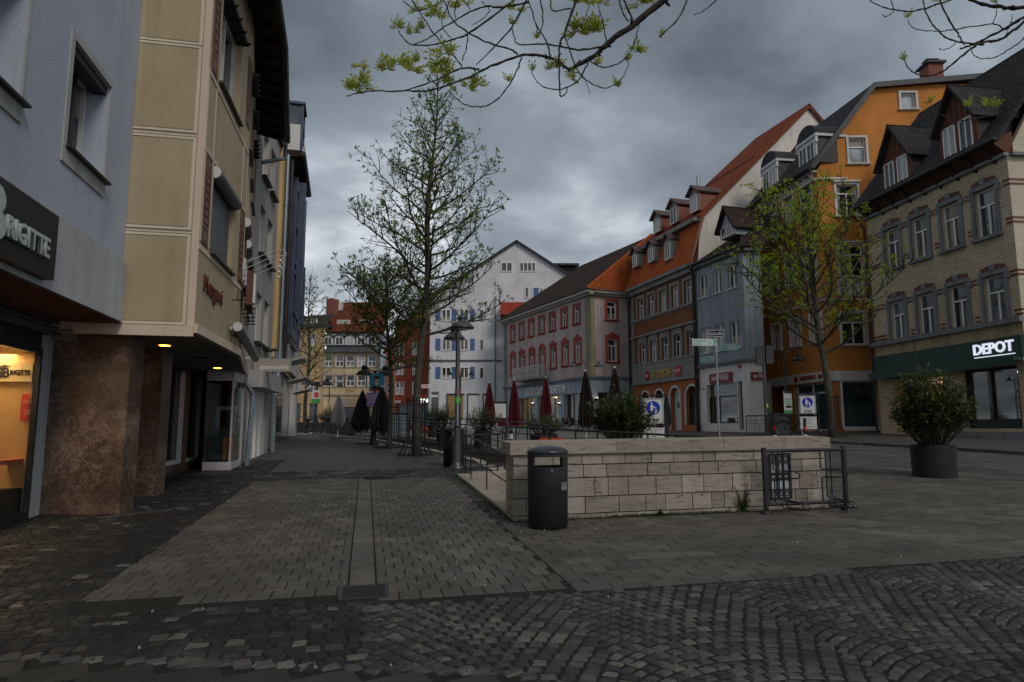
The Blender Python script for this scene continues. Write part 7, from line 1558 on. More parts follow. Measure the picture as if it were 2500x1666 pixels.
# ---- traffic signs
sgw = plain('sign_white', (.62, .62, .61), .4, 0, .05); sgb = plain('sign_blue', (.004, .035, .42), .35, 0, .05)
def zone(loc, w, label, rz, pole_x, ztop, extra=True):
    r = thing('pedestrian_zone_sign', (0, 0, 0), label, 'traffic sign'); h = w * 1.22; F_ = F((-w / 2, -.04), (w / 2, -.04), out=(0, -5)); z0 = ztop - h
    for x in (-w / 2 - .08, w / 2 + .08): mb = MB(); mb.tube([(x, 0, 0), (x, 0, ztop + .12)], .03, 10); mb.build('post', black, r)
    mb = MB(); mb.tube([(-w / 2 - .08, 0, ztop + .09), (w / 2 + .08, 0, ztop + .09)], .018, 8); mb.build('crossbar', black, r); mb = MB(); mb.tube([(-w / 2 - .08, 0, z0 - .06), (w / 2 + .08, 0, z0 - .06)], .018, 8); mb.build('crossbar', black, r)
    pn = bar(r, 'sign_panel', F_, 0, w, -.02, 0, z0, ztop, sgw); mb = MB()
    for a, b_, c_, d in ((.015, w - .015, z0 + .015, z0 + .03), (.015, w - .015, ztop - .03, ztop - .015), (.015, .03, z0 + .03, ztop - .03), (w - .03, w - .015, z0 + .03, ztop - .03)): mb.fb(F_, a, b_, .001, .004, c_, d)
    mb.build('border', black, pn)
    mb = MB(); cz = z0 + h * .62; rd = w * .33; mb.prism([F_.P(w / 2 + rd * math.cos(R(10 * k)), .001, cz + rd * math.sin(R(10 * k))) for k in range(36)], (0, -.004, 0)); mb.build('blue_disc', sgb, pn)
    mb = MB()
    def disc(x, z, rr): mb.prism([F_.P(w / 2 + (x + rr * math.cos(R(30 * k))) * rd, .006, cz + (z + rr * math.sin(R(30 * k))) * rd) for k in range(12)], (0, -.003, 0))
    def poly(pts): mb.prism([F_.P(w / 2 + x * rd, .006, cz + z * rd) for x, z in pts], (0, -.003, 0))
    disc(-.2, .66, .12); poly([(-.34, .5), (-.06, .5), (.0, .2), (-.02, -.15), (.08, -.35), (-.46, -.35), (-.34, -.05), (-.40, .2)]); poly([(-.05, .45), (.30, .02), (.24, -.06), (-.08, .25)]); poly([(-.30, -.36), (-.22, -.36), (-.20, -.85), (-.28, -.85)]); poly([(-.17, -.36), (-.08, -.36), (-.08, -.85), (-.15, -.85)])
    disc(.36, -.02, .10); poly([(.24, -.16), (.48, -.16), (.56, -.45), (.48, -.46), (.46, -.85), (.38, -.85), (.36, -.55), (.34, -.85), (.26, -.85), (.26, -.45), (.2, -.4)])
    mb.build('walking_figures', white, pn)
    text('ZONE', 'lettering', F_, w * .26, w * .74, z0 + h * .07, z0 + h * .21, .002, black, pn, .004)
    z1 = z0 - .12; p2 = bar(r, 'text_panel', F_, 0, w, -.02, 0, z1 - w * .48, z1, sgw); p3 = bar(r, 'text_panel', F_, 0, w, -.02, 0, z1 - w * .82, z1 - w * .50, sgw)
    for i, s_ in enumerate(('Lieferverkehr frei', '5-11h', '18-22h', 'frei')): ww = w * (.8, .3, .34, .2)[i]; text(s_, 'lettering', F_, (w - ww) / 2, (w + ww) / 2, z1 - w * (.12 + .11 * i), z1 - w * (.06 + .11 * i), .001, black, p2, .003)
    text('Taxi und Rad frei', 'lettering', F_, w * .12, w * .88, z1 - w * .72, z1 - w * .62, .001, black, p3, .003)
    r.location = loc; r.rotation_euler = (0, 0, rz); return r
p = GP(1596, 20.0); zone(p, .60, 'near blue and white pedestrian zone sign standing behind the travertine wall', R(-14), 0, EYE + (pdir(1596, 973).z / pdir(1596, 973).y) * 20 - p.z)
p = GP(1975, 28.5); zone(p, .62, 'far blue and white pedestrian zone sign beside the bicycle and the orange house tree', R(-24), 0, EYE + (pdir(1975, 966).z / pdir(1975, 966).y) * 28.5 - p.z)
# guide sign post
p = G(1757, 1072); gp = thing('guide_post', p, 'galvanised post with white and green cycle direction arrows and a navy street name plate', 'signpost'); Yg = p.y
def zt(py): return EYE + pdir(1752, py).z / pdir(1752, py).y * Yg
mb = MB(); mb.tube([p, (p.x, p.y, zt(812))], .04, 10); mb.build('pole', steel, gp); gw_ = plain('guide_white', (.50, .58, .56), .4); gn = plain('guide_green', (.02, .24, .18), .5)
def arm(name, a0, a1, z0, z1, mat, txt, col, back=False):
    F_ = F(a0, a1, out=(0, 0)); b_ = bar(gp, name, F_, 0, F_.L, -.015, .0, z0, z1, mat)
    for s_, x0, x1, y0, y1 in txt: text(s_, 'lettering', F_, F_.L * x0, F_.L * x1, z0 + (z1 - z0) * y0, z0 + (z1 - z0) * y1, .001, col, b_, .004)
    return F_, b_
F_, b_ = arm('arrow_sign', (p.x - 1.04, p.y - .05), (p.x - .04, p.y - .05), zt(845), zt(828), gw_, [('Meckenbeuren', .04, .62, .56, .88), ('Südstadt', .04, .40, .12, .44), ('6', .74, .80, .56, .86), ('1,4', .72, .84, .14, .44)], gn)
z0, z1 = zt(845), zt(828); mb = MB(); mb.prism([F_.P(.93, .001, z1), F_.P(.88, .001, z1), F_.P(.94, .001, (z0 + z1) / 2), F_.P(.88, .001, z0), F_.P(.93, .001, z0), F_.P(1.0, .001, (z0 + z1) / 2)], (0, -.004, 0)); mb.build('arrow', gn, b_)
g2_ = plain('guide_back', (.20, .27, .27), .5)
F_, b_ = arm('arrow_sign', (p.x + .05, p.y), (p.x + .85, p.y - .35), zt(857), zt(841), g2_, [('Schlier', .05, .5, .55, .85), ('Altstadt', .05, .5, .15, .42)], gn); mb = MB(); L = F_.L; z0, z1 = zt(857), zt(841); mb.prism([F_.P(L * .9, .001, z1), F_.P(L * .86, .001, z1), F_.P(L * .93, .001, (z0 + z1) / 2), F_.P(L * .86, .001, z0), F_.P(L * .9, .001, z0), F_.P(L * .98, .001, (z0 + z1) / 2)], F_.n * .004); mb.build('arrow', gn, b_)
F_, b_ = arm('arrow_sign', (p.x - .62, p.y + .3), (p.x - .04, p.y + .02), zt(884), zt(869), g2_, [('Weingarten', .2, .75, .55, .82), ('St. Christina', .2, .9, .15, .42)], gn)
mb = MB(); L = F_.L; z0, z1 = zt(884), zt(869); mb.prism([F_.P(L * .10, .001, z1), F_.P(L * .14, .001, z1), F_.P(L * .07, .001, (z0 + z1) / 2), F_.P(L * .14, .001, z0), F_.P(L * .10, .001, z0), F_.P(L * .02, .001, (z0 + z1) / 2)], F_.n * .004); mb.build('arrow', gn, b_)
F_, b_ = arm('street_name_plate', (p.x - .30, p.y + .06), (p.x + .28, p.y - .16), zt(823), zt(807), plain('navy_plate', (.006, .007, .05), .35), [('Bachstraße', .1, .9, .25, .78)], white); mb = MB(); L = F_.L; z0, z1 = zt(823), zt(807)
for a, c_, d, e_ in ((0, L, z0, z0 + .015), (0, L, z1 - .015, z1), (0, .015, z0 + .015, z1 - .015), (L - .015, L, z0 + .015, z1 - .015)): mb.fb(F_, a, c_, .001, .006, d, e_)
mb.build('border', white, b_)
# post with the backs of two signs
p = G(1873, 1070); sp_ = thing('sign_post', p, 'dark grey post carrying the backs of two box shaped signs beside the white shop', 'signpost'); Yg = p.y
mb = MB(); mb.tube([p, (p.x, p.y, zt(842))], .075, 12); mb.build('pole', galv, sp_); bk = plain('sign_back', (.045, .05, .055), .5, .3)
mb = MB(); mb.box8([(p.x - .32, p.y - .1, zt(892)), (p.x - .08, p.y - .12, zt(892)), (p.x - .08, p.y + .1, zt(892)), (p.x - .32, p.y + .1, zt(892)), (p.x - .32, p.y - .1, zt(846)), (p.x - .08, p.y - .12, zt(846)), (p.x - .08, p.y + .1, zt(846)), (p.x - .32, p.y + .1, zt(846))]); mb.build('sign_box', bk, sp_); mb = MB(); mb.box8([(p.x + .08, p.y - .12, zt(890)), (p.x + .46, p.y + .02, zt(887)), (p.x + .46, p.y + .1, zt(887)), (p.x + .08, p.y + .1, zt(890)), (p.x + .08, p.y - .12, zt(844)), (p.x + .46, p.y + .02, zt(844)), (p.x + .46, p.y + .1, zt(844)), (p.x + .08, p.y + .1, zt(844))]); mb.build('sign_box', bk, sp_)
mb = MB(); mb.box(p.x + .02, p.x + .078, p.y - .08, p.y - .074, zt(996), zt(986)); mb.build('yellow_sticker', plain('sticker_yellow', (.4, .5, .05), .6), sp_)
# bollards
bred = plain('bollard_red', (.5, .008, .01), .5)
for px, py, lb in ((1892, 1070, 'striped red white and black bollard, standing beside the sign box post'), (1967, 1071, 'striped red white and black bollard in front of the far pedestrian zone sign')):
    p = G(px, py); r = thing('bollard', p, lb, 'bollard', 'striped bollards'); H_ = .78 if px < 1900 else .82
    for z0, z1, m_, nm in ((0, .16, white, 'foot'), (.16, .32, black, 'post'), (.32, .52, bred, 'band'), (.52, H_, black, 'top')): mb = MB(); mb.lathe([(.055 if nm != 'foot' else .07, z0), (.055 if nm != 'foot' else .07, z1)], p, 14); mb.build(nm, m_, r)
p = GP(1247, 22.5); r = thing('bollard', p, 'small black and white bollard seen through the railing behind the wall end', 'bollard'); mb = MB(); mb.lathe([(.06, 0), (.06, .45)], p, 12); mb.build('post', black, r); mb = MB(); mb.lathe([(.062, .45), (.062, .62)], p, 12); mb.build('band', white, r); mb = MB(); mb.lathe([(.06, .62), (.06, .72), (.02, .76)], p, 12); mb.build('top', black, r)
# waste containers near the bicycle
p = GP(1905, 31); r = thing('waste_container', p, 'dark waste container in front of the orange passage', 'waste container'); mb = MB(); mb.box8([(p.x - .3, p.y - .3, p.z), (p.x + .3, p.y - .3, p.z), (p.x + .3, p.y + .3, p.z), (p.x - .3, p.y + .3, p.z), (p.x - .34, p.y - .34, p.z + .95), (p.x + .34, p.y - .34, p.z + .95), (p.x + .34, p.y + .34, p.z + .95), (p.x - .34, p.y + .34, p.z + .95)]); mb.build('bin', bk, r); mb = MB(); mb.box(p.x - .37, p.x + .37, p.y - .37, p.y + .37, p.z + .95, p.z + 1.03); mb.build('lid', black, r)
p = GP(975, 38); r = thing('waste_container', p, 'grey waste container behind the railing near the second tree', 'waste container'); mb = MB(); mb.box(p.x - .45, p.x + .45, p.y - .35, p.y + .35, p.z + .1, p.z + 1.1); mb.build('bin', plain('bin_blue_grey', (.12, .16, .19), .5), r); mb = MB(); mb.box(p.x - .48, p.x + .48, p.y - .38, p.y + .38, p.z + 1.1, p.z + 1.2); mb.build('lid', black, r)
# bicycle
p = G(1945, 1069); BK = thing('bicycle', (0, 0, 0), 'black city bicycle leaning beside the lamp behind the striped bollards', 'bicycle')
for x, nm in ((-.52, 'wheel'), (.52, 'wheel')):
    mb = MB(); ring = [(x + .33 * math.cos(R(15 * k)), 0, .35 + .33 * math.sin(R(15 * k))) for k in range(25)]; mb.tube(ring, .018, 6, False); w_ = mb.build(nm, black, BK); mb = MB(); mb.tube([(q[0] * .94 + x * .06, 0, (q[2] - .35) * .94 + .35) for q in ring], .008, 4, False)
    for k in range(10): a = R(36 * k); mb.tube([(x, 0, .35), (x + .31 * math.cos(a), 0, .35 + .31 * math.sin(a))], .0025, 3)
    mb.build('rim', steel, w_)
mb = MB()
for a, b_ in (((-.52, .35), (-.15, .38)), ((-.15, .38), (-.28, .85)), ((-.52, .35), (-.26, .75)), ((-.15, .38), (.36, .82)), ((-.22, .62), (.34, .92)), ((.52, .35), (.34, .95)), ((.34, .95), (.32, 1.08))): mb.tube([(a[0], 0, a[1]), (b_[0], 0, b_[1])], .016, 6)
mb.build('frame', black, BK); mb = MB(); mb.tube([(.32, 0, 1.08), (.30, -.1, 1.12), (.20, -.28, 1.10)], .012, 6); mb.tube([(.32, 0, 1.08), (.30, .1, 1.12), (.20, .28, 1.10)], .012, 6); mb.build('handlebar', black, BK); mb = MB(); mb.box8([(-.42, -.09, .86), (-.14, -.03, .86), (-.14, .03, .86), (-.42, .09, .86), (-.42, -.09, .92), (-.14, -.03, .90), (-.14, .03, .90), (-.42, .09, .92)]); mb.build('saddle', black, BK)
mb = MB(); mb.tube([(-.52 + .38 * math.cos(R(a)), 0, .35 + .38 * math.sin(R(a))) for a in range(20, 180, 16)], .02, 4); mb.tube([(.52 + .38 * math.cos(R(a)), 0, .35 + .38 * math.sin(R(a))) for a in range(10, 150, 16)], .02, 4); mb.build('mudguards', black, BK); mb = MB(); mb.box(-.75, -.35, -.06, .06, .76, .78); mb.build('carrier', steel, BK)
BK.location = p; BK.rotation_euler = (0, R(0), R(-38))
# ---- oleanders in round pots
ole = leafmat('oleander_leaf', (.022, .046, .016), (.115, .15, .042), .3); stemm = plain('plant_stem', (.06, .05, .03), .8)
def leafquad(mb, p, d, up, L, w, tint):
    s_ = d.cross(up); s_ = s_.normalized() if s_.length > 1e-5 else Vector((1, 0, 0)); n = s_.cross(d)
    m = p + d * L * .5 + n * L * .06; e_ = p + d * L - n * L * .08; i = len(mb.v); mb.v += [p, m - s_ * w / 2, e_, m + s_ * w / 2]; mb.f.append((i, i + 1, i + 2, i + 3)); mb.c.append(tint)
def oleander(loc, pr, ph, pw_, plh, label, nst=70, L=.13, seed=1, taper=.95, leafm=ole, rim=True, dens=14):
    rg = random.Random(seed); r = thing('potted_oleander', loc, label, 'potted plant'); loc = Vector(loc); mb = MB(); mb.lathe([(pr * taper, 0), (pr, ph), (pr * .93, ph), (pr * .92, ph - .06), (0, ph - .06)], loc, 32); mb.build('pot', black, r, False)
    st, lf = MB(), MB(); up = Vector((0, 0, 1))
    for k in range(nst):
        a = rg.uniform(0, 6.283); q = math.sqrt(rg.random()); base = loc + Vector((math.cos(a) * pr * .5 * q, math.sin(a) * pr * .5 * q, ph - .05)); tip = loc + Vector((math.cos(a) * pw_ * q * rg.uniform(.75, 1.1), math.sin(a) * pw_ * q * rg.uniform(.75, 1.1), ph + plh * (1 - .45 * q * q) * rg.uniform(.55, 1.06)))
        mid = (base + tip) / 2 + Vector((math.cos(a), math.sin(a), 0)) * pw_ * .12 * q; pts = [base * (1 - t_) ** 2 + mid * 2 * t_ * (1 - t_) + tip * t_ ** 2 for t_ in (0, .25, .5, .75, 1)]; st.tube(pts, [.008, .007, .006, .005, .003], 4, False)
        for j in range(dens):
            t_ = rg.uniform(.3, 1.0) ** .8; p_ = base * (1 - t_) ** 2 + mid * 2 * t_ * (1 - t_) + tip * t_ ** 2; aa = rg.uniform(0, 6.283); d = Vector((math.cos(aa), math.sin(aa), rg.uniform(-.35, .9))).normalized(); leafquad(lf, p_, d, up, L * rg.uniform(.7, 1.25), L * .17, min(1, max(0, rg.gauss(.28 + .4 * t_ * (p_.z - loc.z) / (ph + plh), .22))))
    st.build('stems', stemm, r, uv=False); lf.build('foliage', leafm, r, uv=False); return r
p = G(2283, 1166); oleander(p, .42, .66, .82, 1.70, 'large oleander in a wide dark round pot standing on the paving before the brick house', 170, .23, 3, dens=26)
p = GP(1518, 17.0); oleander(p, .42, .62, .85, 1.45, 'large oleander just behind the travertine wall next to the zone sign', 170, .22, 4, dens=26)
for px, Y, pw_, plh, pr, lb, sd in ((1328, 23, .78, .75, .45, 'wide oleander in a dark pot behind the orange bench', 5), (1178, 25.5, .75, 1.0, .32, 'oleander in a dark pot in front of the door of the pale gabled house', 6), (1085, 27, .55, 1.05, .32, 'narrow oleander in a dark pot directly behind the lamp side litter bin', 7), (1058, 33, .5, 1.0, .3, 'small dark oleander behind the big tree trunk', 8), (795, 55, .8, 1.3, .5, 'bushy light green plant in a pot before the beige house', 9), (808, 48, .9, 1.1, .5, 'dark green potted shrub near the beige parasol', 10)): oleander(GP(px, Y), pr, .6, pw_, plh, lb, 80, .17, sd, dens=16)
# stone troughs by the channel
for px, Y, w_, lb in ((775, 44, 1.5, 'long dark planter trough behind the railing near the third tree'), (838, 40, .9, 'short dark planter trough beside the pale grey parasol')): p = GP(px, Y); r = thing('planter_trough', p, lb, 'planter'); mb = MB(); mb.box(p.x - w_, p.x + w_, p.y - .4, p.y + .4, p.z, p.z + .62); mb.build('trough', anthracite, r); mb = MB(); mb.box(p.x - w_ + .05, p.x + w_ - .05, p.y - .35, p.y + .35, p.z + .62, p.z + .66); mb.build('soil', joint, r)
# ---- orange seat
p = GP(1352, 20.0); r = thing('orange_bench', p, 'low orange red upholstered seat seen through the railing behind the wall', 'seat'); oc_ = plain('orange_red_fabric', (.42, .045, .012), .9, 0, .2, 8, .3, 50)
mb = MB(); pr_ = [(-.42, .45), (-.40, .52), (.30, .50), (.38, .42), (.46, .05), (.40, .0), (-.36, .0)]; mb.prism([(p.x + a, p.y, p.z + .1 + b_) for a, b_ in pr_], (0, .10, 0)); mb.build('backrest', oc_, r); mb = MB(); mb.box(p.x - .34, p.x + .36, p.y + .1, p.y + .55, p.z + .1, p.z + .32); mb.build('seat', oc_, r); mb = MB()
for a in (-.3, .3): mb.box(p.x + a - .03, p.x + a + .03, p.y + .02, p.y + .5, p.z, p.z + .1)
mb.build('feet', black, r)
p = GP(1038, 28); r = thing('rocking_seat', p, 'small orange spring rocker seat next to the tallest tree trunk', 'playground seat'); mb = MB(); mb.box(p.x - .22, p.x + .12, p.y - .15, p.y + .15, p.z + .42, p.z + .58); mb.lathe([(.14, .52), (.16, .6), (.05, .68)], p, 12); mb.build('seat', oc_, r); mb = MB(); mb.tube([p + Vector((.04 * math.cos(k), .04 * math.sin(k), k * .021)) for k in range(21)], .012, 5); mb.build('spring', black, r)
# ---- cafe chairs and tables before the pink house
wick = plain('wicker_brown', (.06, .042, .032), .8, 0, .3, 12); chm_ = plain('chair_metal', (.12, .12, .12), .5, .4)
def chair(loc, rz, label, mat=wick):
    r = thing('cafe_chair', (0, 0, 0), label, 'chair', 'cafe chairs before the pink house'); mb = MB(); mb.box(-.24, .24, -.24, .24, .42, .46); mb.build('seat', mat, r); mb = MB(); mb.box8([(-.24, .2, .46), (.24, .2, .46), (.24, .24, .46), (-.24, .24, .46), (-.22, .28, .9), (.22, .28, .9), (.22, .32, .9), (-.22, .32, .9)]); mb.build('backrest', mat, r)
    for x in (-.22, .22):
        for y in (-.22, .22): mb = MB(); mb.tube([(x * 1.05, y * 1.05, 0), (x, y, .44)], .014, 5); mb.build('leg', chm_, r)
    for x in (-.25, .25): mb = MB(); mb.tube([(x, -.22, .44), (x, -.2, .64), (x, .24, .66)], .014, 5); mb.build('armrest', chm_, r)
    r.location = loc; r.rotation_euler = (0, 0, rz); return r
def ctable(loc, label):
    r = thing('cafe_table', (0, 0, 0), label, 'table', 'cafe tables before the pink house'); mb = MB(); mb.lathe([(.36, .71), (.36, .74)], (0, 0, 0), 20); mb.build('tabletop', wick, r); mb = MB(); mb.lathe([(.22, 0), (.22, .03), (.03, .05), (.03, .71)], (0, 0, 0), 12); mb.build('leg', chm_, r); r.location = loc; return r
ORD = 'first second third fourth fifth sixth seventh eighth ninth tenth eleventh twelfth thirteenth fourteenth fifteenth sixteenth seventeenth'.split()
base_c = chair(GP(1380, 44), .3, 'brown wicker cafe chair in the row before the pink house shop windows'); base_t = ctable(GP(1388, 43.2), 'round cafe table among the brown wicker chairs before the pink house')
for i in range(17):
    px = 1368 + i * 9.3 + rnd.uniform(-2, 2); Y = 44.5 + rnd.uniform(-2.2, 1.5)
    c_ = copy_tree(base_c) if i else base_c; c_.location = GP(px, Y); c_.rotation_euler = (0, 0, rnd.uniform(-3, 3)); c_['label'] = ORD[i] + ' brown wicker cafe chair from the balcony end, before the pink house'
for i, px in enumerate((1376, 1412, 1446, 1478, 1505)): c_ = base_t if i == 0 else copy_tree(base_t); c_.location = GP(px, 43 + rnd.uniform(-1, 1)); c_['label'] = ORD[i] + ' round cafe table from the balcony end, before the pink house'
redw = plain('red_chair_plastic', (.10, .012, .014), .6); rc = chair(GP(1228, 40), 2.8, 'dark red cafe chair in the cluster beside the notice case', redw); rc['group'] = 'red cafe chairs'; rc['label'] = 'first dark red cafe chair counted from the notice case'
for i in range(5): c_ = copy_tree(rc); c_.location = GP(1235 + i * 6.5, 40.5 + (i % 2) * .8); c_.rotation_euler = (0, 0, rnd.uniform(-3, 3)); c_['label'] = ORD[i + 1] + ' dark red cafe chair counted from the notice case'
dk = chair(GP(900, 36), 1, 'dark cafe chair on the terrace by the channel railing', black); dk['group'] = 'terrace chairs by the channel'; dk['label'] = 'dark terrace chair by the channel behind the charcoal parasols'
for i in range(7): c_ = copy_tree(dk); c_.location = GP(740 + i * 24, 40 + (i % 3)); c_.rotation_euler = (0, 0, rnd.uniform(-3, 3)); c_['label'] = ORD[i] + ' dark terrace chair by the channel, counted from the young bay house tree'
# ---- notice case and far direction signs
p = GP(1218, 46); r = thing('notice_case', p, 'glazed notice case with a white plan beside the pink house', 'notice case')
mb = MB(); mb.box(p.x - .55, p.x + .55, p.y, p.y + .1, p.z + .75, p.z + 2.0); mb.build('case', anthracite, r); mb = MB(); mb.box(p.x - .47, p.x + .47, p.y - .02, p.y - .002, p.z + .85, p.z + 1.85); mb.build('plan', whitedim, r); mb = MB()
for x in (-.5, .5): mb.tube([(p.x + x, p.y + .05, p.z), (p.x + x, p.y + .05, p.z + .75)], .04, 8)
mb.build('legs', anthracite, r); bar_ = None
p = GP(1046, 46); r = thing('direction_sign', p, 'grey pole with two small white arrow signs in front of the red house', 'signpost'); mb = MB(); mb.tube([p, p + Vector((0, 0, 4.0))], .05, 8); mb.build('pole', steel, r); Fq = F((p.x - .5, p.y - .06), (p.x + .12, p.y - .06), out=(p.x, 0)); z_ = ZP(948, 46); a_ = bar(r, 'arrow_sign', Fq, 0, .62, -.02, 0, z_, z_ + .24, white); text('SWR »', 'lettering', Fq, .05, .55, z_ + .05, z_ + .19, .002, redp, a_, .01, bold=True)
Fq = F((p.x + .12, p.y - .06), (p.x + .65, p.y - .06), out=(p.x, 0)); z_ = ZP(970, 46); bar(r, 'arrow_sign', Fq, 0, .5, -.02, 0, z_, z_ + .14, white)
# shop window figures
def mannequin(loc, h, label, top, skirt, hair=black):
    r = thing('mannequin', loc, label, 'mannequin'); loc = Vector(loc); s = h / 1.75; mb = MB(); sk = plain('mannequin_skin', (.5, .38, .28), .5) if 'mannequin_skin' not in MATS else MATS['mannequin_skin']
    mb.lathe([(.0, 1.75), (.07, 1.70), (.085, 1.62), (.06, 1.53), (.045, 1.48), (.05, 1.45), (.16, 1.40), (.17, 1.2), (.12, 1.05), (.17, .88), (.10, .5), (.06, .1), (.07, 0)], (0, 0, 0), 14)
    mb.v = [loc + v * s for v in mb.v]; mb.build('figure', sk, r, True)
    for prof, m_, nm in (([(.17, 1.43), (.19, 1.38), (.185, 1.2), (.135, 1.03)], top, 'blouse'), ([(.135, 1.05), (.19, .88), (.23, .48)], skirt, 'skirt')): mb = MB(); mb.lathe(prof, (0, 0, 0), 14); mb.v = [loc + v * s for v in mb.v]; mb.build(nm, m_, r, True)
    mb = MB(); mb.tube([loc + Vector((-.19, 0, 1.37)) * s, loc + Vector((-.25, -.03, 1.1)) * s, loc + Vector((-.2, -.12, .86)) * s], [.05 * s, .04 * s, .03 * s], 6); mb.tube([loc + Vector((.19, 0, 1.37)) * s, loc + Vector((.25, -.03, 1.1)) * s, loc + Vector((.22, -.08, .84)) * s], [.05 * s, .04 * s, .03 * s], 6); mb.build('arms', top, r); return r
mg = lambda F_, px, py, n, zf: (lambda q: Vector((F_.P(q[0], n, 0).x, F_.P(q[0], n, 0).y, zf)))(F_.at(px, py, n))
mannequin(mg(FN, 1778, 1010, -.9, so[2]), 1.75, 'mannequin in red blouse and grey skirt inside the white corner shop window', plain('dress_red', (.25, .015, .02), .8), plain('skirt_red', (.28, .01, .03), .8))
mannequin(mg(FP, 1278, 1010, -1.0, zg * 0 + sho[0][2]), 1.75, 'mannequin with a long yellow skirt in the shop window below the white balcony', plain('blouse_white', (.6, .55, .5), .8), plain('skirt_yellow', (.6, .42, .03), .8)); mannequin(mg(FP, 1295, 1010, -1.0, sho[0][2]), 1.7, 'mannequin in a yellow top in the shop window below the white balcony', plain('top_yellow', (.6, .35, .02), .8), MATS['skirt_yellow'])
p = GP(1035, 72); mannequin(p, 1.8, 'mannequin with turquoise dress before the dark ground floor of the red house', plain('dress_turquoise', (.04, .28, .30), .8), plain('dress_turquoise2', (.04, .28, .30), .8))
# ================================================================== TREES
bark = barkmat('ash_bark', (.052, .046, .038)); twigm = plain('twig_bark', (.030, .026, .022), .85, 0, .3, 9); limbm = barkmat('limb_bark', (.030, .026, .022), mossamt=.35)
leaf_a = leafmat('young_leaf_olive', (.075, .115, .016), (.24, .33, .05), .5); leaf_b = leafmat('young_leaf_bright', (.19, .29, .014), (.44, .55, .05), .5); leaf_c = leafmat('ash_leaf_yellow_green', (.24, .28, .03), (.50, .54, .07), .6)
def cluster(mb, p, d, n, L, rg, tint0=.5, spread=1.0):
    for k in range(n):
        dd = (d + Vector((rg.gauss(0, 1), rg.gauss(0, 1), rg.gauss(0, .8))) * .8 * spread).normalized(); leafquad(mb, p + dd * rg.uniform(0, L * .5), dd, Vector((rg.uniform(-.4, .4), rg.uniform(-.4, .4), 1)), L * rg.uniform(.6, 1.3), L * rg.uniform(.3, .45), min(1, max(0, rg.gauss(tint0, .28))))
def tree(loc, H, r0, hc, prof, label, leafm, seed, nprim=46, leafL=.085, nleaf=5, up=.8, lean=(0, 0), tw=1.0, group=None, off=(0, 0), name='street_tree', clump=.8, el0=.30):
    """prof(t): crown radius at relative crown height t (0 bottom .. 1 top)"""
    rg = random.Random(seed); root = thing(name, loc, label, 'tree', group); loc = Vector(loc); tb, br, lf = MB(), MB(), MB(); Z = Vector((0, 0, 1)); G_ = 2.399963
    def axis(h): t = h / H; return loc + Vector((lean[0] * t + .06 * math.sin(h * 1.1 + seed), lean[1] * t + .06 * math.cos(h * .9 + seed), h))
    hs = [H * k / 22 for k in range(23)]; tb.tube([axis(h) for h in hs], [max(.008, r0 * (1 - .62 * (h / H)) * (1 if h / H < .55 else max(.06, 1 - (h / H - .55) / .47)) + (r0 * .35 * math.exp(-h / .25))) for h in hs], 9)
    def grow(p, d, L, r, depth):
        n = max(3, int(L / .22)); pts = [p]; q = Vector(p); dd = Vector(d); step = L / n
        for i in range(n):
            dd = (dd + Z * up * .10 * (1 if depth < 2 else .7) + Vector((rg.gauss(0, 1), rg.gauss(0, 1), rg.gauss(0, .6))) * (.10 + .05 * depth)).normalized(); q = q + dd * step; pts.append(q.copy())
        (tb if depth == 0 else br).tube(pts, [max(.0035, r * (1 - .82 * i / n)) for i in range(n + 1)], 5 if depth < 1 else (4 if depth == 1 else 3), False)
        if depth < 2:
            m = int(L / (.30 if depth == 0 else .24) * tw)
            for k in range(m):
                t = .18 + .80 * (k + rg.random()) / m; i = min(n - 1, int(t * n)); b_ = pts[i]; ax = (pts[i + 1] - pts[i]).normalized(); s_ = ax.orthogonal().normalized(); s_.rotate(Matrix.Rotation(rg.uniform(0, 6.283), 3, ax))
                nd = (ax * .75 + s_ * rg.uniform(.55, .95) + Z * up * .25).normalized(); grow(b_, nd, L * (1 - t * .55) * rg.uniform(.28, .48) if depth == 0 else rg.uniform(.18, .42), r * .42, depth + 1)
        else: pass
        if depth >= 1:
            cl = rg.random() < clump
            if cl: cluster(lf, pts[-1], dd, nleaf + rg.randint(-1, 3), leafL, rg)
            for i in range(1, n):
                if rg.random() < .42 * clump: cluster(lf, pts[i], dd, rg.randint(1, 3), leafL * .8, rg)
    for k in range(nprim):
        t = (k + rg.random() * .7) / nprim; h = hc + (H * .97 - hc) * t ** .92; R_ = prof(t) * rg.uniform(.8, 1.1); a = k * G_ + rg.gauss(0, .3); el = el0 + .75 * t + rg.gauss(0, .08)
        d = Vector((math.cos(a) * math.cos(el), math.sin(a) * math.cos(el), math.sin(el))); grow(axis(h * .96), d, max(.35, R_ * 1.15), r0 * (.42 - .28 * t), 0)
    tb.build('trunk', bark, root, True, uv=False); br.build('twigs', twigm, root, uv=False); lf.build('crown', leafm, root, uv=False); print(label[:20], len(br.f), len(lf.f)); return root
def lerp(tab): 
    def f(t):
        for (a, b_), (c_, d) in zip(tab, tab[1:]):
            if t <= c_: return b_ + (d - b_) * (t - a) / (c_ - a)
        return tab[-1][1]
    return f
T1 = G(1014, 1115); top = EYE + pdir(1075, 150).z / pdir(1075, 150).y * T1.y
tree(T1, (top - T1.z) * 1.05, .125, 3.9, lerp([(0, 2.5), (.12, 2.9), (.3, 2.7), (.5, 2.1), (.7, 1.4), (.88, .7), (1, .3)]), 'tallest slender tree with sparse young leaves in the middle of the street', leaf_a, 21, 64, .11, 7, .6, lean=(.55, 0), tw=1.25, clump=.72, el0=.12)
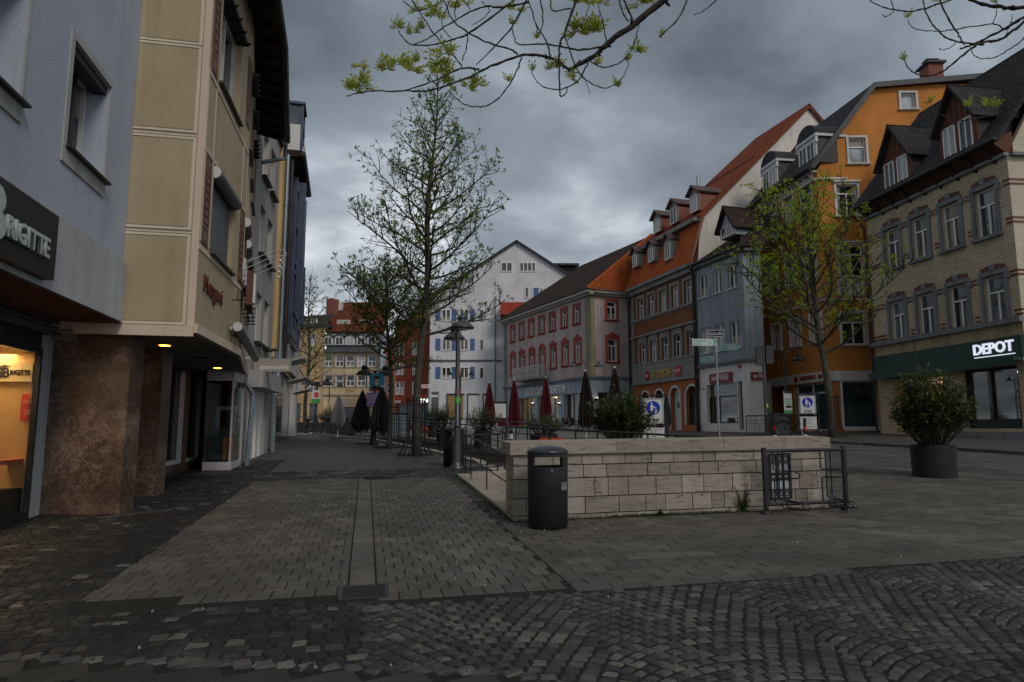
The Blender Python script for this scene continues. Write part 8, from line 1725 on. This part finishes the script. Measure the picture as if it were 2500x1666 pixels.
T2 = G(954, 1096); tree(T2, 6.9, .10, 2.9, lerp([(0, 1.4), (.3, 2.3), (.6, 1.9), (1, .6)]), 'smaller tree behind the tallest one, with a dense olive green crown', leaf_a, 5, 42, .12, 8, .5, lean=(-.3, 0), tw=1.3, clump=.98)
T3 = G(745, 1060); tree(T3, 10.0, .12, 3.0, lerp([(0, 1.6), (.25, 2.4), (.5, 1.9), (.8, 1.0), (1, .4)]), 'slender young tree between the steel bay house and the channel railing', leaf_a, 9, 30, .14, 7, .8, tw=.8, clump=.85)
T4 = G(2035, 1068); tree(T4, 10.9, .165, 3.7, lerp([(0, 3.2), (.12, 4.6), (.3, 4.5), (.5, 3.8), (.75, 3.0), (.9, 1.8), (1, .6)]), 'broad tree with bright fresh green leaves in front of the orange house', leaf_b, 31, 42, .135, 8, .4, lean=(-.8, 0), tw=.82, clump=.58)
# iron guards round the trunks
def guard(loc, label, h=1.7):
    r = thing('tree_guard', loc, label, 'tree guard', 'iron tree guards'); loc = Vector(loc); mb = MB()
    for k in range(18): a = math.radians(20 * k); f = lambda rr, z: loc + Vector((rr * math.cos(a), rr * math.sin(a), z)); mb.tube([f(.58, .0), f(.56, .05), f(.40, .28), f(.30, .55), f(.29, h), f(.33, h + .1)], .011, 4)
    mb.build('bars', black, r)
    for rr, z in ((.575, .05), (.30, .6), (.29, h * .7), (.29, h)): mb = MB(); mb.tube([loc + Vector((rr * math.cos(R(20 * k)), rr * math.sin(R(20 * k)), z)) for k in range(19)], .013, 4, False); mb.build('ring', black, r)
    return r
guard(T1, 'flared black iron guard around the trunk of the tallest tree'); guard(T2, 'flared black iron guard around the second tree trunk', 1.5); guard(T4, 'flared black iron guard around the tree in front of the orange house')
# ---- ash tree over the viewer: trunk right of the view, limbs reaching into the top of the picture
AT = thing('ash_tree', (4.6, .6, hgt(4.6, .6)), 'overhanging ash branches with bursting yellow green buds across the top', 'tree')
def up3(px, py, Y): d = pdir(px, py); k = Y / d.y; return Vector((d.x * k, Y, EYE + d.z * k))
limbs = [ # (pixel trace, distance at start/end, radius start/end)
 ([(1660, -40), (1620, 0), (1555, 53), (1493, 98), (1453, 135), (1387, 171)], 5.6, 5.9, .034, .019),
 ([(1391, 170), (1343, 141), (1290, 133), (1249, 143), (1188, 167), (1135, 192), (1053, 220), (984, 222), (898, 224), (845, 235)], 5.9, 5.6, .014, .004),
 ([(1170, 170), (1126, 167), (1065, 196), (984, 222)], 5.7, 5.6, .009, .005), ([(994, -20), (1028, 37), (1065, 90), (1110, 139), (1128, 163)], 5.5, 5.7, .005, .006),
 ([(1078, -20), (1102, 45), (1143, 80), (1208, 110), (1249, 122), (1263, 133)], 5.6, 5.8, .006, .008), ([(1268, -12), (1208, 37), (1147, 80), (1102, 98), (1053, 110), (1004, 108), (979, 86), (973, 72)], 5.5, 5.7, .009, .004),
 ([(1290, -10), (1253, 61), (1241, 78), (1200, 122), (1163, 159)], 5.4, 5.6, .008, .004), ([(1286, -10), (1310, 60), (1336, 105), (1343, 135)], 5.7, 5.9, .005, .007),
 ([(1410, -20), (1400, 20), (1379, 78), (1367, 114), (1365, 163), (1367, 228), (1377, 233), (1387, 212)], 5.5, 5.8, .012, .004), ([(1273, 141), (1257, 184), (1224, 233), (1192, 257), (1159, 261), (1126, 251), (1094, 220)], 5.8, 5.9, .007, .004),
 ([(1480, 105), (1469, 114), (1412, 122), (1371, 114), (1322, 107), (1269, 110), (1257, 94), (1249, 69)], 5.8, 5.6, .010, .004), ([(1436, 151), (1412, 196), (1371, 218), (1330, 214), (1306, 192), (1298, 175)], 5.8, 5.9, .007, .003),
 ([(1380, 90), (1412, 175), (1453, 208), (1485, 214), (1518, 192), (1534, 159), (1531, 145)], 5.7, 5.9, .006, .003), ([(1436, 147), (1469, 163), (1502, 159), (1534, 135), (1555, 82), (1561, 57)], 5.8, 5.9, .006, .004),
 ([(1682, -10), (1657, 45), (1616, 86), (1614, 92)], 5.2, 5.3, .006, .004), ([(1756, -8), (1725, 22), (1693, 37)], 5.2, 5.3, .005, .003), ([(1290, 5), (1224, 18), (1183, 16), (1134, 37), (1086, 65), (1045, 94), (1010, 108)], 5.4, 5.5, .009, .004),
 ([(975, -8), (1012, 24), (1045, 20), (1081, 2)], 5.5, 5.6, .004, .005), ([(1316, -8), (1326, 41), (1316, 82), (1308, 60)], 5.6, 5.7, .007, .003), ([(1460, 10), (1470, 50), (1481, 102)], 5.6, 5.7, .004, .005), ([(1510, -10), (1520, 30), (1534, 53)], 5.6, 5.7, .006, .006), ([(1518, -12), (1544, 49)], 5.6, 5.7, .008, .008),
 ([(1343, -6), (1349, 26), (1393, 20)], 5.6, 5.6, .006, .006), ([(1100, -10), (1090, 20), (1078, 60), (1100, 92)], 5.5, 5.6, .004, .004), ([(1140, 85), (1140, 110), (1128, 150)], 5.6, 5.7, .005, .004), ([(1440, 230), (1420, 182), (1380, 175)], 5.8, 5.9, .002, .004), ([(1118, -10), (1112, 20), (1112, 44)], 5.5, 5.6, .005, .004), ([(1130, 0), (1150, 24)], 5.5, 5.6, .004, .004), ([(1176, 4), (1196, 26), (1170, 52), (1152, 60)], 5.5, 5.5, .004, .003), ([(1440, 10), (1420, 62), (1385, 100)], 5.6, 5.7, .004, .003),
 ([(2345, -14), (2389, 7), (2440, 16), (2474, 20), (2530, 12)], 5.8, 5.6, .012, .018), ([(2118, -6), (2137, 10), (2168, 22), (2195, 26), (2221, 29), (2253, 22), (2295, 9), (2340, -6)], 6.0, 5.8, .004, .008), ([(2345, 120), (2372, 110), (2406, 95), (2457, 68), (2500, 42), (2530, 24)], 6.2, 5.7, .007, .014),
 ([(2207, 146), (2214, 160), (2229, 177), (2253, 185), (2278, 184), (2304, 173), (2328, 155), (2372, 119), (2406, 102), (2440, 98), (2474, 75), (2510, 45)], 6.1, 5.7, .004, .013), ([(2216, 49), (2226, 65), (2244, 73), (2295, 77), (2338, 71), (2414, 60), (2440, 63), (2447, 72)], 6.0, 5.8, .003, .006), ([(2252, -6), (2258, 20), (2272, 54), (2289, 73), (2304, 87), (2329, 100), (2372, 107), (2403, 110)], 6.0, 5.9, .005, .008),
 ([(2290, -6), (2312, 39), (2333, 73), (2343, 90), (2355, 110)], 5.9, 6.0, .007, .006), ([(2368, 113), (2380, 136), (2403, 144), (2431, 139), (2465, 121), (2490, 104), (2510, 80)], 6.0, 5.8, .003, .006), ([(2173, -6), (2182, 25), (2170, 38), (2160, 41), (2154, 34)], 5.9, 6.0, .004, .003), ([(2336, 102), (2321, 116), (2301, 122), (2292, 118)], 6.0, 6.0, .004, .003), ([(2433, 5), (2433, 31), (2423, 59)], 5.8, 5.8, .003, .004),
 ([(2472, 36), (2468, 56), (2458, 78), (2462, 84)], 5.8, 5.8, .003, .003), ([(2270, 250), (2278, 268), (2292, 279), (2332, 292), (2379, 291), (2432, 279), (2470, 262), (2520, 240)], 6.1, 5.7, .003, .007), ([(2430, 180), (2450, 196), (2490, 205), (2520, 206)], 6.0, 5.8, .002, .005)]
rg = random.Random(77); tb, tl = MB(), MB()
def smooth(pts, n=5):
    P = [pts[0]] + pts + [pts[-1]]; out = []
    for i in range(1, len(P) - 2):
        for k in range(n):
            t = k / n; a, b_, c_, d = P[i - 1], P[i], P[i + 1], P[i + 2]; out.append(.5 * ((2 * b_) + (c_ - a) * t + (2 * a - 5 * b_ + 4 * c_ - d) * t * t + (-a + 3 * b_ - 3 * c_ + d) * t ** 3))
    return out + [pts[-1]]
for tr, Ya, Yb, ra, rb in limbs:
    n = len(tr); ctrl = [up3(x, y, Ya + (Yb - Ya) * i / (n - 1)) for i, (x, y) in enumerate(tr)]; pts = smooth(ctrl); m = len(pts)
    rad = [(ra + (rb - ra) * i / (m - 1)) * (1.28 if (i % 3 == 0 and ra < .02) else 1.0) * rg.uniform(.93, 1.08) for i in range(m)]
    pts = [p + Vector((rg.gauss(0, .003), 0, rg.gauss(0, .003))) for p in pts]; tb.tube(pts, rad, 7 if ra > .015 else 5)
    for i in range(2, m - 1, 3): d = Vector((rg.gauss(0, 1), rg.gauss(0, 1), rg.gauss(0, 1))).normalized(); tb.tube([pts[i], pts[i] + d * rad[i] * 2.6], [rad[i] * .7, rad[i] * .35], 4)
base = Vector((4.6, .6, hgt(4.6, .6))); j1 = base + Vector((.1, .1, 4.2))
tb.tube([base + Vector((0, 0, -.1)), base + Vector((0, 0, .3)), base + Vector((.05, 0, 2.5)), j1, base + Vector((.3, .2, 6.6)), base + Vector((.4, .3, 9.0))], [.27, .21, .18, .16, .12, .07], 12)
e1 = up3(1660, -40, 5.6); tb.tube([j1, j1 + Vector((-.3, 1.2, 1.0)), (j1 + e1) / 2 + Vector((0, .3, .7)), e1 + Vector((.35, -.1, .35)), e1], [.09, .07, .055, .042, .034], 9)
e2 = up3(2530, 18, 5.7); tb.tube([j1 + Vector((0, 0, .4)), (j1 + e2) / 2 + Vector((.3, 0, .5)), e2 + Vector((.3, -.3, .1)), e2], [.07, .045, .025, .018], 8); tb.tube([j1 + Vector((0, 0, -.5)), (j1 + up3(2520, 240, 5.7)) / 2, up3(2520, 240, 5.7)], [.05, .02, .007], 6)
for ex, ey, eY in ((1285, -12, 5.6), (1410, -20, 5.5), (1078, -20, 5.6), (2340, -10, 5.8), (1682, -10, 5.2), (1756, -8, 5.2)):
    q = up3(ex, ey, eY); tb.tube([q, q + Vector((.5, -.2, .5)), e1 + Vector((.6, -.3, .9)) if ex < 2000 else e2 + Vector((.1, 0, .3))], [.009, .014, .02], 6)
def ashleaf(p, d, L, nl):   # compound leaf: a stalk with paired leaflets
    d = d.normalized(); s_ = d.cross(Vector((0, -1, .2))); s_ = s_.normalized() if s_.length > .01 else Vector((1, 0, 0)); tl.tube([p, p + d * L], [.0022, .0012], 3, False)
    for k in range(nl):
        q = p + d * L * (.25 + .75 * k / nl)
        for sg in (-1, 1): leafquad(tl, q, (d * .7 + s_ * sg * .8 + Vector((0, rg.gauss(0, .25), 0))).normalized(), Vector((0, -1, .3)), L * .46, L * .19, rg.random())
    leafquad(tl, p + d * L, d, Vector((0, -1, .3)), L * .5, L * .2, rg.random())
for px, py, Y, big in ((971, 69, 5.7, 1), (1061, 40, 5.6, 1.5), (1000, 86, 5.7, .5), (1018, 82, 5.7, .6), (1032, 73, 5.7, .6), (1016, 28, 5.6, .8), (877, 163, 5.6, .8), (881, 212, 5.6, 1.7), (862, 222, 5.6, 1.2), (943, 170, 5.6, 1.6), (972, 158, 5.6, 1.8), (1008, 175, 5.6, 1.3), (1024, 150, 5.6, .9), (1085, 132, 5.6, 1.7), (1075, 160, 5.7, 1.5), (1080, 182, 5.7, 1.6), (1090, 205, 5.7, 1.2), (1142, 216, 5.8, 1.1), (1163, 208, 5.8, 1.2), (1128, 12, 5.6, 1.2), (1253, 62, 5.6, .6), (1310, 96, 5.7, .6), (1412, 78, 5.8, 1.6), (1449, 80, 5.8, 1.8), (1430, 70, 5.8, 1.5), (1351, 167, 5.9, 1.3), (1396, 196, 5.9, .8), (1551, 128, 5.9, 1.1), (1510, 214, 5.9, .7), (1298, 176, 5.9, .6), (1534, 148, 5.9, .7), (1567, 10, 5.7, 1.5), (1590, 2, 5.7, 1.2), (1470, 10, 5.7, 1.1), (1420, 5, 5.6, 1.3), (1438, 6, 5.6, 1.0), (1258, 24, 5.5, .9), (1240, 200, 5.8, .6), (1458, 160, 5.8, .6), (2216, 44, 6.0, .5), (2206, 148, 6.1, .5), (2296, 2, 5.9, .8), (2270, 252, 6.1, .5), (2414, 262, 6.0, .9), (2360, 262, 6.0, .7), (1614, 90, 5.3, .4), (2433, 8, 5.8, .4)):
    p = up3(px, py, Y); n = int(3 + 4 * big)
    for k in range(n): a = rg.uniform(-.2, 3.34) if big > .7 else rg.uniform(.9, 2.2); d = Vector((math.cos(a), rg.gauss(0, .5), math.sin(a) * .9 + .12)); ashleaf(p, d, .062 * (.75 + .62 * big) * rg.uniform(.7, 1.15), 3 if big < .7 else 4)
tb.build('trunk', limbm, AT, True, uv=False); tl.build('leaves', leaf_c, AT, uv=False)
mb = MB()
for c_, s_, n in ((b1, .5, 60), (G(700, 1500), 1.6, 40), (G(1700, 1400), 2.0, 40), (G(900, 1250), 1.5, 25)):
    for k in range(n): p = c_ + Vector((rg.gauss(0, s_), rg.gauss(0, s_ * .5), 0)); p.z = hgt(p.x, p.y) + .028; a = rg.uniform(0, 6.28); q = Vector((math.cos(a), math.sin(a), .1)) * rg.uniform(.004, .011); w_ = Vector((-q.y, q.x, .02)) * .6; mb.face([p - q, p + w_, p + q, p - w_])
tag(mb.build('litter', plain('litter_pale', (.24, .22, .17), .8), uv=False), 'tiny pale scraps and fallen buds scattered over the paving', 'litter', kind='stuff')
# ---- weeds and moss at the foot of the wall and kerb
gm = leafmat('weed_green', (.018, .035, .008), (.07, .12, .02), .3); rg = random.Random(4)
mb = MB()
for k in range(1500):
    v = rg.uniform(2.0, 6.8); dens = .25 + .75 * (3.4 < v < 5.2)
    if rg.random() > dens: continue
    p = W3(9.275 - abs(rg.gauss(0, .022)), v, .015); d = Vector((rg.gauss(0, .6), rg.gauss(0, .6), 1)).normalized(); leafquad(mb, p, d, Vector((0, -1, 0)), rg.uniform(.012, .045), .010, rg.random())
for k in range(1300):
    u = rg.uniform(9.3, 15.3); p = W3(u, 1.97 - abs(rg.gauss(0, .03)), .015); leafquad(mb, p, Vector((rg.gauss(0, .6), rg.gauss(0, .6), 1)).normalized(), Vector((0, -1, 0)), rg.uniform(.01, .03), .010, rg.random() * .7)
for c_, s_, n in ((L1, .35, 900), (G(1128, 1165), .25, 500)):
    for k in range(n): p = c_ + Vector((rg.gauss(0, s_), rg.gauss(0, s_ * .5), 0)); p.z = hgt(p.x, p.y) + .02; leafquad(mb, p, Vector((rg.gauss(0, .6), rg.gauss(0, .6), 1)).normalized(), Vector((0, -1, 0)), rg.uniform(.012, .03), .012, rg.random() * .7)
tag(mb.build('moss', gm, uv=False), 'thin moss and grass along the foot of the travertine wall and kerb', 'moss', kind='stuff')
for px, py, h, lb in ((1803, 1247, .42, 'bushy weed growing at the wall foot left of the bicycle rack'), (1612, 1262, .12, 'small low weed at the middle of the wall foot')):
    p = W3(9.265, 5.42, .01) if px > 1700 else G(px, py) + Vector((0, .02, 0)); r = thing('weed', p, lb, 'weed'); mb, sm = MB(), MB()
    for k in range(26 if h > .2 else 12):
        a = rg.uniform(0, 6.283); tip = p + Vector((math.cos(a) * h * .32, math.sin(a) * h * .2 - .04, h * rg.uniform(.4, 1.0))); sm.tube([p, (p + tip) / 2 + Vector((0, 0, h * .1)), tip], [.003, .002, .001], 3, False)
        for j in range(12): t_ = rg.uniform(.1, 1); q = p + (tip - p) * t_; leafquad(mb, q, Vector((rg.gauss(0, 1), rg.gauss(0, 1), rg.gauss(.2, .7))).normalized(), Vector((0, 0, 1)), .05 * rg.uniform(.6, 1.2) * (1.3 - t_), .022, rg.random() * .6)
    sm.build('stems', stemm, r, uv=False); mb.build('leaves', gm, r, uv=False)
